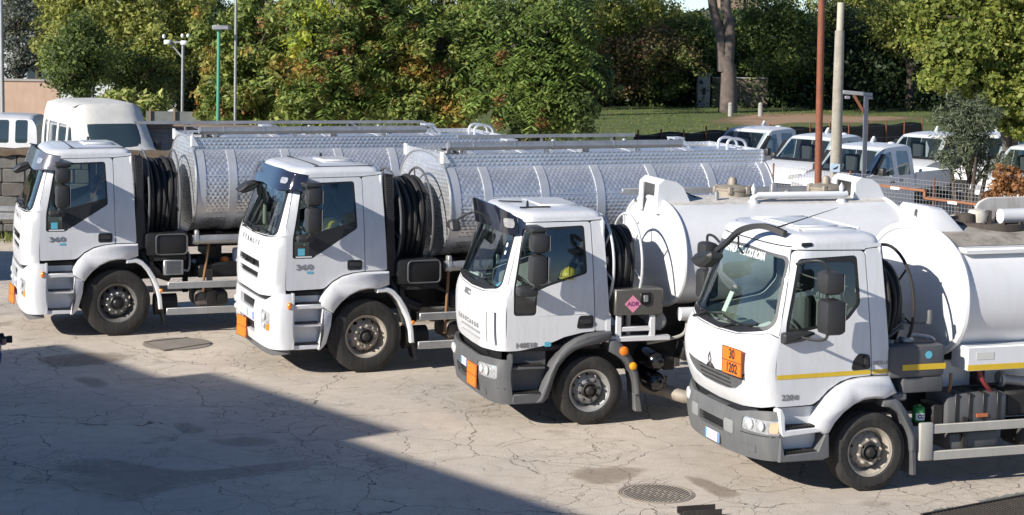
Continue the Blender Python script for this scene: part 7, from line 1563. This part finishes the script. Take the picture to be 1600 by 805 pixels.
m.grid(rows); m.build('earthy_coping', mat('earthy_coping', (.17, .125, .085), .95, var=.5, bmp=.8, bscale=25., dirt=.4, dcol=(.06, .045, .03, 1)), t, 60)
t = thing('guard_rail', 'galvanised crash barrier along the foot of the old block wall', 'guard rail', (-17, WY-.75, 0)); m = MB(); prof = [(0, .46), (-.05, .50), (-.05, .56), (0, .60), (0, .64), (-.05, .68), (-.05, .74), (0, .78)]
m.grid([[(x, y, z) for y, z in prof] for x in np.linspace(0, 14, 8)]); m.build('beam', GALV, t, 30)
for x in np.arange(.6, 14, 2.): m = MB(); m.box(x, x+.1, .01, .08, 0, .78); m.build('post', GALV, t)
# weeds at the wall foot
rng = np.random.default_rng(77); n = 5000; P = np.stack([rng.uniform(-17, -3, n), WY-.15-rng.random(n)**2*.8, np.zeros(n)], 1); keep = np.sin(P[:, 0]*2.3)+np.sin(P[:, 0]*5.1)+rng.normal(size=n)*.5 > .2; P = P[keep]; n = len(P); A = np.stack([rng.normal(size=n)*.03, rng.normal(size=n)*.03, .03+.09*rng.random(n)], 1); P[:, 2] = A[:, 2]; B = np.stack([rng.normal(size=n), rng.normal(size=n)*.4, np.zeros(n)], 1)*.015
o = quads('weeds', P, A, B, OLIVE, None); tag(o, 'straggling weeds at the foot of the old block wall', 'weeds', kind='stuff')
m = MB(); m.box(-60, -4, WY+.29, 72, -.3, .27); struct(m.build('upper_yard', ASPH))
# ---------------------------------------------------------------- minibuses behind the wall
def minibus(name, label, loc, rz, L, H, hi, beacon=False):
    """front towards -x; > body, windows, windscreen ..."""
    t = thing(name, label, 'minibus', loc, rz); w_ = .98
    prof = [(-.02, .35), (-.05, .75), (.10, 1.05), (.72, 1.28)]+([(1.50, 1.92), (1.85, 2.32), (2.3, H)] if hi else [(1.50, 1.98), (1.85, H-.06), (2.3, H)])+[(L-.5, H), (L-.08, H-.12), (L, H-.5), (L+.02, .4)]
    P = [Vector((p[0], 0, p[1])) for p in prof]; P = [P[0]]+spline(P[1:-1], 4)+[P[-1]]
    wz = lambda z: w_ if z < 1.2 else w_-.15*((z-1.2)/(H-1.2))**1.6
    m = MB(); m.grid([[(p.x+.22*abs(y)**4*(p.x < 2), y*wz(p.z), p.z-.08*abs(y)**6*(p.z > 1.3)) for y in np.linspace(-1, 1, 15)] for p in P])
    wins = [rpoly([(1.50, 1.24), (1.92, 1.82), (2.20, 1.84), (2.20, 1.24)], .05)]+[rpoly([(a, 1.24), (a, 1.86), (b_, 1.86), (b_, 1.24)], .07) for a, b_ in ((2.40, 3.30), (3.50, 4.45), (4.62, L-.25))]
    for sg in (-1, 1): panel(m, [(p.x+.22*(p.x < 2), p.z-.08*(p.z > 1.3)) for p in P], lambda a, b, sg=sg: Vector((a, sg*wz(b), b)), wins, .02, .22, 0, (2.5, 0, 1.2))
    m.box(.2, L, -.9, .9, .35, .5); m.build('body', mat('cream_white_paint', (.70, .685, .64), .4, dirt=.5, var=.1, dcol=(.45, .41, .34, 1), scale=1.5) if hi else WHITE, t, 40)
    G = mat('minibus_glass', (.035, .055, .065), .05, coat=1.)
    for sg in (-1, 1):
        for wp in wins: m = MB(); panel(m, wp, lambda a, b, sg=sg: Vector((a, sg*wz(b), b)), (), 0, .3, -.012, (2.5, 0, 1.2)); m.build('side_window', G, t)
        m = MB(); m.box(2.26, 2.32, sg*.985, sg*1.0, 1.05, 1.17); m.build('handle', BLACK, t)
        for x in (.85, L-1.0):
            k = MB(); y = sg*.86; k.lathe([(.12, y+sg*.09), (.22, y+sg*.12), (.33, y+sg*.12), (.35, y+sg*.08), (.35, y-sg*.1), (.1, y-sg*.1)], 24, (x, 0, .35)); wo_ = k.build('wheel', RUB, t); k = MB(); k.lathe([(.21, y+sg*.115), (.19, y+sg*.09), (0, y+sg*.1)], 18, (x, 0, .35), cap=False); k.build('rim', SILV, wo_)
        m = MB(); m.box(1.30, 1.45, sg*1.02, sg*1.20, 1.25, 1.50); m.build('door_mirror', BLACKM, t, bevel=.04)
        m = MB(); m.prism(rpoly([(sg*.55, .80), (sg*.90, .82), (sg*.92, 1.02), (sg*.60, .98)], .05), -.06, .1, 'x', .02); m.build('headlamp', LENS, t)
    m = MB(); rows = []
    for q in np.linspace(0, 1, 7):
        x = .80+.70*q; z = 1.30+.62*q if hi else 1.30+.66*q; rows.append([(x-.015+.22*abs(y)**4, y*(.90-.06*q), z+.012-.08*abs(y)**6) for y in np.linspace(-1, 1, 13)])
    m.grid(rows); m.build('windscreen', G, t, 60)
    m = MB(); m.box(-.09, .1, -.85, .85, .38, .70, .06); m.build('bumper', GREYP, t)
    if beacon: m = MB(); m.lathe([(.07, 0), (.07, .05), (.05, .12), (0, .13)], 14, (1.9, .2, H), 'z'); m.build('blue_beacon', mat('blue_beacon', (.02, .08, .5), .2, coat=1.), t)
    return t
p = at(199, 240, 44.5); minibus('minibus', 'white high-roofed minibus parked nose-on behind the old block wall', (p.x, 44.5, .27), math.radians(90+26), 5.2, 2.42, True)
p = at(-5, 240, 50.5); minibus('minibus', 'low white minibus with blue beacon parked broadside behind the old block wall', (p.x-4.0, 50.5, .14), math.radians(4), 5.2, 1.98, False, True)
# corrugated shed
p = at(212, 235, 47.5); t = thing('corrugated_shed', 'low shed clad in wavy corrugated sheets behind the old block wall', 'shed', (p.x, 47.6, .30), math.radians(-6)); CORR = mat('corrugated_zinc', (.44, .43, .42), .5, metal=.4, var=.25, dirt=.4, dcol=(.2, .15, .11, 1))
for i in range(4):
    m = MB(); x0 = i*.85; rows = [[(x, .022*math.sin(2*math.pi*z/.105), z) for z in np.linspace(.05, 1.76, 66)] for x in (x0, x0+.845)]; m.grid(rows); m.build('corrugated_sheet', CORR, t, 180)
m = MB(); m.box(-.15, 3.5, -.25, .35, 1.77, 1.81); m.build('roof', mat('rusty_roof', (.26, .19, .14), .8, var=.4, dirt=.4), t); m = MB(); m.box(0, 3.4, .06, .9, 0, 1.76); m.build('shed_body', mat('brown_timber', (.20, .14, .09), .9, var=.4), t)
m = MB(); m.box(.3, .45, -.16, -.04, 1.35, 1.52, .02); m.build('junction_box', GREYP2, t)
# mesh screen fence with timber posts behind the shed
p0, p1 = at(228, 168, 56), at(345, 176, 56); t = thing('timber_screen_fence', 'grey mesh screen fence on timber posts behind the corrugated shed', 'fence', (p0.x, 56, 0)); Lf = p1.x-p0.x+3.5
m = MB(); m.grid([[(x, .03*math.sin(x*1.7), z) for x in np.linspace(0, Lf, 24)] for z in (.03, 1., 1.95)]); m.build('screen', mat('grey_screen', (.17, .185, .18), .9, var=.3), t, 60)
for i, x in enumerate(np.arange(.1, Lf, .74)): m = MB(); m.box(x, x+.06, -.06, -.0, 0, 2.05+.08*math.sin(i*3)); m.build('post', mat('timber_post', (.25, .18, .12), .9, var=.3), t)
# pink boundary wall and white outbuilding far left
p0, p1 = at(-60, 124, 71), at(92, 128, 71); t = thing('pink_wall', 'weathered pink plaster wall with dark streaks and coping at the left', 'wall', (p0.x, 71, 0)); m = MB(); zt = at(40, 127, 71).z; m.box(0, p1.x-p0.x, 0, .3, 0, zt); m.build('wall_body', mat('pink_plaster', (.52, .37, .28), .9, var=.2, dirt=.5, dcol=(.30, .22, .17, 1), scale=1.2, bmp=.2), t); m = MB(); m.box(-.05, p1.x-p0.x+.05, -.06, .36, zt, zt+.08, .01); m.build('coping', STONE, t)
p0, p1 = at(-70, 70, 84), at(80, 70, 84); t = thing('white_outbuilding', 'long white low building glimpsed through the trees at the left', 'building', (p0.x, 84, 0)); WB = mat('white_render', (.72, .74, .76), .8, var=.15, dirt=.2); m = MB(); m.box(0, 13, 0, 6, 0, 3.7); m.build('wall', WB, t)
for x in (1.0, 3.2, 5.4, 7.6, 9.8): m = MB(); m.box(x, x+1.1, -.02, .05, 1.5, 2.9); w_ = m.build('window', mat('window_frame_grey', (.3, .32, .33), .5), t); m = MB(); m.box(x+.08, x+1.02, -.03, -.021, 1.58, 2.82); m.build('pane', mat('dark_car_glass', (.03, .05, .06), .05), w_)
m = MB(); m.box(-.3, 13.3, -.3, 6.3, 3.7, 3.9); m.build('roof', mat('grey_roof', (.25, .25, .25), .8), t)
# tower ruin and a tiled roof beyond the wood
c_ = at(1150, 20, 230); t = thing('tower_ruin', 'ruined brown stone tower with slit window above the trees', 'tower', (c_.x, 230, 0)); TW = mat('tower_stone', (.30, .22, .16), .9, var=.4, bmp=.5, bscale=2., dirt=.4, scale=.6); zt = 8.2; m = MB(); m.box(-2.4, 2.4, -2.4, 2.4, 0, zt, .1); m.build('tower_body', TW, t, bevel=0)
for i, (x, h_) in enumerate(((-2.3, 1.2), (-.9, .5), (.5, 1.5), (1.7, .8))): m = MB(); m.box(x, x+.8, -2.4, -1.4, zt, zt+h_, .08); m.build('merlon', TW, t)
m = MB(); m.box(.6, .9, -2.43, -2.38, 6.2, 7.6); m.build('slit_window', BLACK, t)
c_ = at(1098, 30, 190); t = thing('tiled_house', 'orange tiled house roof glimpsed above the yellow-green tree', 'house', (c_.x, 190, 0)); m = MB(); m.box(-4, 4, 0, 6, 0, c_.z-1); m.build('wall', mat('ochre_wall', (.45, .33, .22), .9, var=.2), t); m = MB(); m.prism([(-4.4, c_.z-1), (4.4, c_.z-1), (0, c_.z+.6)], -.4, 6.4); m.build('roof', mat('roof_tiles', (.42, .16, .07), .85, var=.3), t)
# ---------------------------------------------------------------- welded mesh fence right of the tanks
A = at(1205, 264, 45.6); B = at(1680, 296, 39.2); d = Vector((B.x-A.x, B.y-A.y, 0)); Lf = d.length; d.normalize(); t = thing('mesh_fence', 'welded wire mesh fence with rusty top rail in front of the pickups', 'fence', (A.x, A.y, 0), math.atan2(d.y, d.x)); zt = 1.42; m = MB()
nx = int(Lf/.088)
for i in range(nx): x = i*.088; m.box(x, x+.006, -.003, .003, .05, zt)
for i in range(16): z = .05+i*.0913; m.box(0, Lf, .003, .009, z, z+.006)
o = m.build('wire_mesh', mat('grey_wire', (.33, .34, .35), .5, metal=.4), t); o['kind'] = 'stuff'
for i, x in enumerate(np.arange(.05, Lf, 2.4)): m = MB(); m.tube([(x, .03, 0), (x, .03, zt+.06)], .025, 8); m.build('post', RUST, t)
m = MB(); m.bar((2.6, -.03, zt-.20), (4.65, -.03, zt-.23), .05, .05); m.bar((4.65, -.03, zt-.23), (4.65, -.03, zt-.40), .05, .05); m.bar((4.65, -.03, zt-.40), (Lf, -.03, zt-.44), .05, .05); m.build('rusty_rail', mat('orange_rust', (.36, .15, .075), .75, var=.4, dirt=.3), t)
for x in (3.7, 5.3): m = MB(); m.box(x, x+.25, -.062, -.055, zt-.27 if x < 4 else zt-.47, zt-.21 if x < 4 else zt-.41); m.build('white_tape', PWHITE, t)
# pale picket fence low in front of it
a0 = at(1392, 330, 41.6); t = thing('picket_fence', 'low weathered grey picket fence at the foot of the wire mesh', 'fence', (a0.x, 41.6, 0), math.atan2(d.y, d.x)); PKM = mat('weathered_picket', (.40, .40, .39), .85, var=.3)
for i in range(18): m = MB(); x = i*.185; m.prism([(x, .02), (x+.07, .02), (x+.07, .82+.05*math.sin(i*2)), (x+.035, .88+.05*math.sin(i*2)), (x, .82+.05*math.sin(i*2))], -.012, .012); m.build('picket', PKM, t)
for z in (.25, .65): m = MB(); m.box(-.05, 3.3, .013, .035, z, z+.06); m.build('rail', PKM, t)
# ---------------------------------------------------------------- depot building and an added shadow block (outside the frame, their shadow lies on the yard)
A = Vector((-6.75, 27.71, 0)); e = Vector((.637, -.771, 0)); hz = 7.0; A0 = A-Vector((1.62, 1.156, 0))*hz
t = thing('depot_building', 'flat-roofed depot building with stepped parapet beside the yard', 'building', A0, math.atan2(e.y, e.x)); RW = mat('depot_render', (.50, .44, .36), .9, var=.2, dirt=.3)
for nm, x0, x1, h_ in (('wall', 0, 3.11, hz), ('wall', 3.112, 7.62, hz+.375), ('wall', 7.622, 21, hz)): m = MB(); m.box(x0, x1, -10, 0, 0, h_); m.build(nm, RW, t)
for fl_ in (1.0, 4.2):
    for x in np.arange(1, 20, 2.4):
        m = MB(); m.box(x, x+1.2, .0, .06, fl_, fl_+1.6); w_ = m.build('window', PWHITE, t); m = MB(); m.box(x+.08, x+1.12, .061, .065, fl_+.08, fl_+1.52); m.build('pane', mat('dark_car_glass', (.03, .05, .06), .05), w_)
m = MB(); m.box(11.05, 12.15, .0, .05, 0, .98) ; m.build('door', GREYP, t)
t = thing('shadow_block', 'unseen grey ribbed container added to shade the ground before the old wall', 'container', (-17.6, 31.2, 0)); m = MB(); m.box(0, 4.2, 0, 4.0, .1, 2.6, .03); m.build('shadow_block_body', GREYP2, t)  # unseen box added to cast the shadow strip before the yard wall
m = MB()
for i in range(16): m.box(4.2, 4.235, .15+i*.24, .27+i*.24, .25, 2.45)
m.build('side_rib', GREYP2, t)
# ================================================================ photographer at the left edge, in the shade
def skin(name, verts, edges, rad, mt, parent, rootv=0, sub=2):
    me = bpy.data.meshes.new(name); me.from_pydata(verts, edges, []); o = bpy.data.objects.new(name, me); COL.objects.link(o); o.parent = parent
    o.modifiers.new('skin', 'SKIN'); s_ = o.modifiers.new('sub', 'SUBSURF'); s_.levels = sub; s_.render_levels = sub
    for i, r_ in enumerate(rad): v = me.skin_vertices[0].data[i]; v.radius = r_ if hasattr(r_, '__len__') else (r_, r_); v.use_root = (i == rootv)
    me.materials.append(mt); return o
# own frame: facing +x, left hand +y
t = thing('person', 'person in a blue jacket holding up a black camera at the edge of the shade', 'person', (-5.78, 19.66, 0), math.radians(20))
B = dict(pel=(0, 0, .98), wai=(.0, 0, 1.12), che=(.02, 0, 1.34), nk=(.03, 0, 1.50), hd=(.06, 0, 1.58), ht=(.07, 0, 1.70), ls=(.02, .17, 1.43), le=(.20, .24, 1.20), lw=(.285, .075, 1.44), lh=(.30, .03, 1.49), rs=(.02, -.17, 1.43), re=(.20, -.24, 1.18), rw=(.27, -.10, 1.42), rh=(.28, -.055, 1.49),
         lk=(.05, .11, .52), la=(-.02, .12, .10), lf=(.16, .14, .04), rk=(.05, -.11, .52), ra=(.0, -.12, .10), rf=(.18, -.14, .04), lp=(0, .09, .90), rp=(0, -.09, .90))
K = list(B); I = {k: i for i, k in enumerate(K)}
E_ = [('pel', 'wai'), ('wai', 'che'), ('che', 'nk'), ('nk', 'hd'), ('hd', 'ht'), ('che', 'ls'), ('ls', 'le'), ('le', 'lw'), ('lw', 'lh'), ('che', 'rs'), ('rs', 're'), ('re', 'rw'), ('rw', 'rh'), ('pel', 'lp'), ('lp', 'lk'), ('lk', 'la'), ('la', 'lf'), ('pel', 'rp'), ('rp', 'rk'), ('rk', 'ra'), ('ra', 'rf')]
Rb = dict(pel=(.14, .12), wai=(.13, .11), che=(.15, .11), nk=.055, hd=.085, ht=.075, ls=.065, le=.045, lw=.03, lh=.035, rs=.065, re=.045, rw=.03, rh=.035, lk=.06, la=.042, lf=.04, rk=.06, ra=.042, rf=.04, lp=.085, rp=.085)
SKIN = mat('skin', (.52, .31, .22), .55); JKT = mat('blue_jacket', (.035, .10, .26), .85, var=.35, bmp=.3, bscale=40.)
skin('body', [B[k] for k in K], [(I[a], I[b]) for a, b in E_], [Rb[k] for k in K], SKIN, t)
def sub_skin(name, ks, add, mt, rootk):
    idx = {k: i for i, k in enumerate(ks)}; es = [(idx[a], idx[b]) for a, b in E_ if a in idx and b in idx]
    return skin(name, [B[k] for k in ks], es, [tuple(x+add for x in Rb[k]) if hasattr(Rb[k], '__len__') else Rb[k]+add for k in ks], mt, t, idx[rootk])
sub_skin('jacket', ['pel', 'wai', 'che', 'ls', 'le', 'lw', 'rs', 're', 'rw'], .022, JKT, 'che'); sub_skin('trousers', ['pel', 'lp', 'lk', 'la', 'rp', 'rk', 'ra'], .016, mat('dark_jeans', (.02, .03, .06), .9), 'pel')
for k in ('lf', 'rf'): m = MB(); p = Vector(B[k]); m.box(p.x-.20, p.x+.09, p.y-.05, p.y+.05, 0, .10); m.build('shoe', BLACK, t, bevel=.03)
m = MB(); m.lathe([(0, 1.475), (.06, 1.50), (.092, 1.56), (.10, 1.62), (.095, 1.70), (.06, 1.765), (0, 1.785)], 18, (.035, 0, 0), 'z', cap=False); m.build('hair', mat('brown_hair', (.04, .025, .018), .7), t, 60)
m = MB(); m.prism([(.15, 1.60), (.175, 1.57), (.14, 1.565)], -.012, .012); m.build('nose', SKIN, t)
for sg in (-1, 1): m = MB(); m.lathe([(0, -.012), (.012, 0), (0, .012)], 8, (.137, sg*.032, 1.615), 'x', cap=False); m.build('eye', BLACK, t); m = MB(); m.lathe([(0, -.01), (.028, 0), (0, .01)], 10, (.05, sg*.10, 1.60), 'y', cap=False); m.build('ear', SKIN, t)
for sg, hx, hy, hz in ((1, .30, .035, 1.49), (-1, .285, -.055, 1.49)):
    for j in range(4): zz = hz-.02+j*.017; m = MB(); m.tube(spline([(hx, hy+sg*.012, zz), (hx+.045, hy+sg*.022, zz+.003), (hx+.068, hy-sg*.005, zz+.004), (hx+.062, hy-sg*.026, zz+.004)], 4), [.009, .009, .008, .007], 7); m.build('finger', SKIN, t, 60)
    m = MB(); m.tube([(hx-.01, hy-sg*.01, hz+.02), (hx+.02, hy-sg*.03, hz+.045)], [.011, .009], 7); m.build('thumb', SKIN, t, 60)
bpy.context.view_layer.update()
o = thing('camera', 'black camera with lens held up in the hands of the person in blue', 'camera'); o.matrix_world = t.matrix_world @ Matrix.Translation((.31, -.015, 1.515))
m = MB(); m.box(-.035, .035, -.068, .068, -.045, .045, .01); m.box(-.02, .025, -.03, .03, .045, .07, .008); m.build('camera_body', BLACK, o); m = MB(); m.lathe([(.036, .03), (.036, .06), (.040, .065), (.040, .11), (.034, .112), (.03, .10), (0, .10)], 20, (0, 0, 0), 'x', cap=False); m.build('lens', BLACK, o, 40)
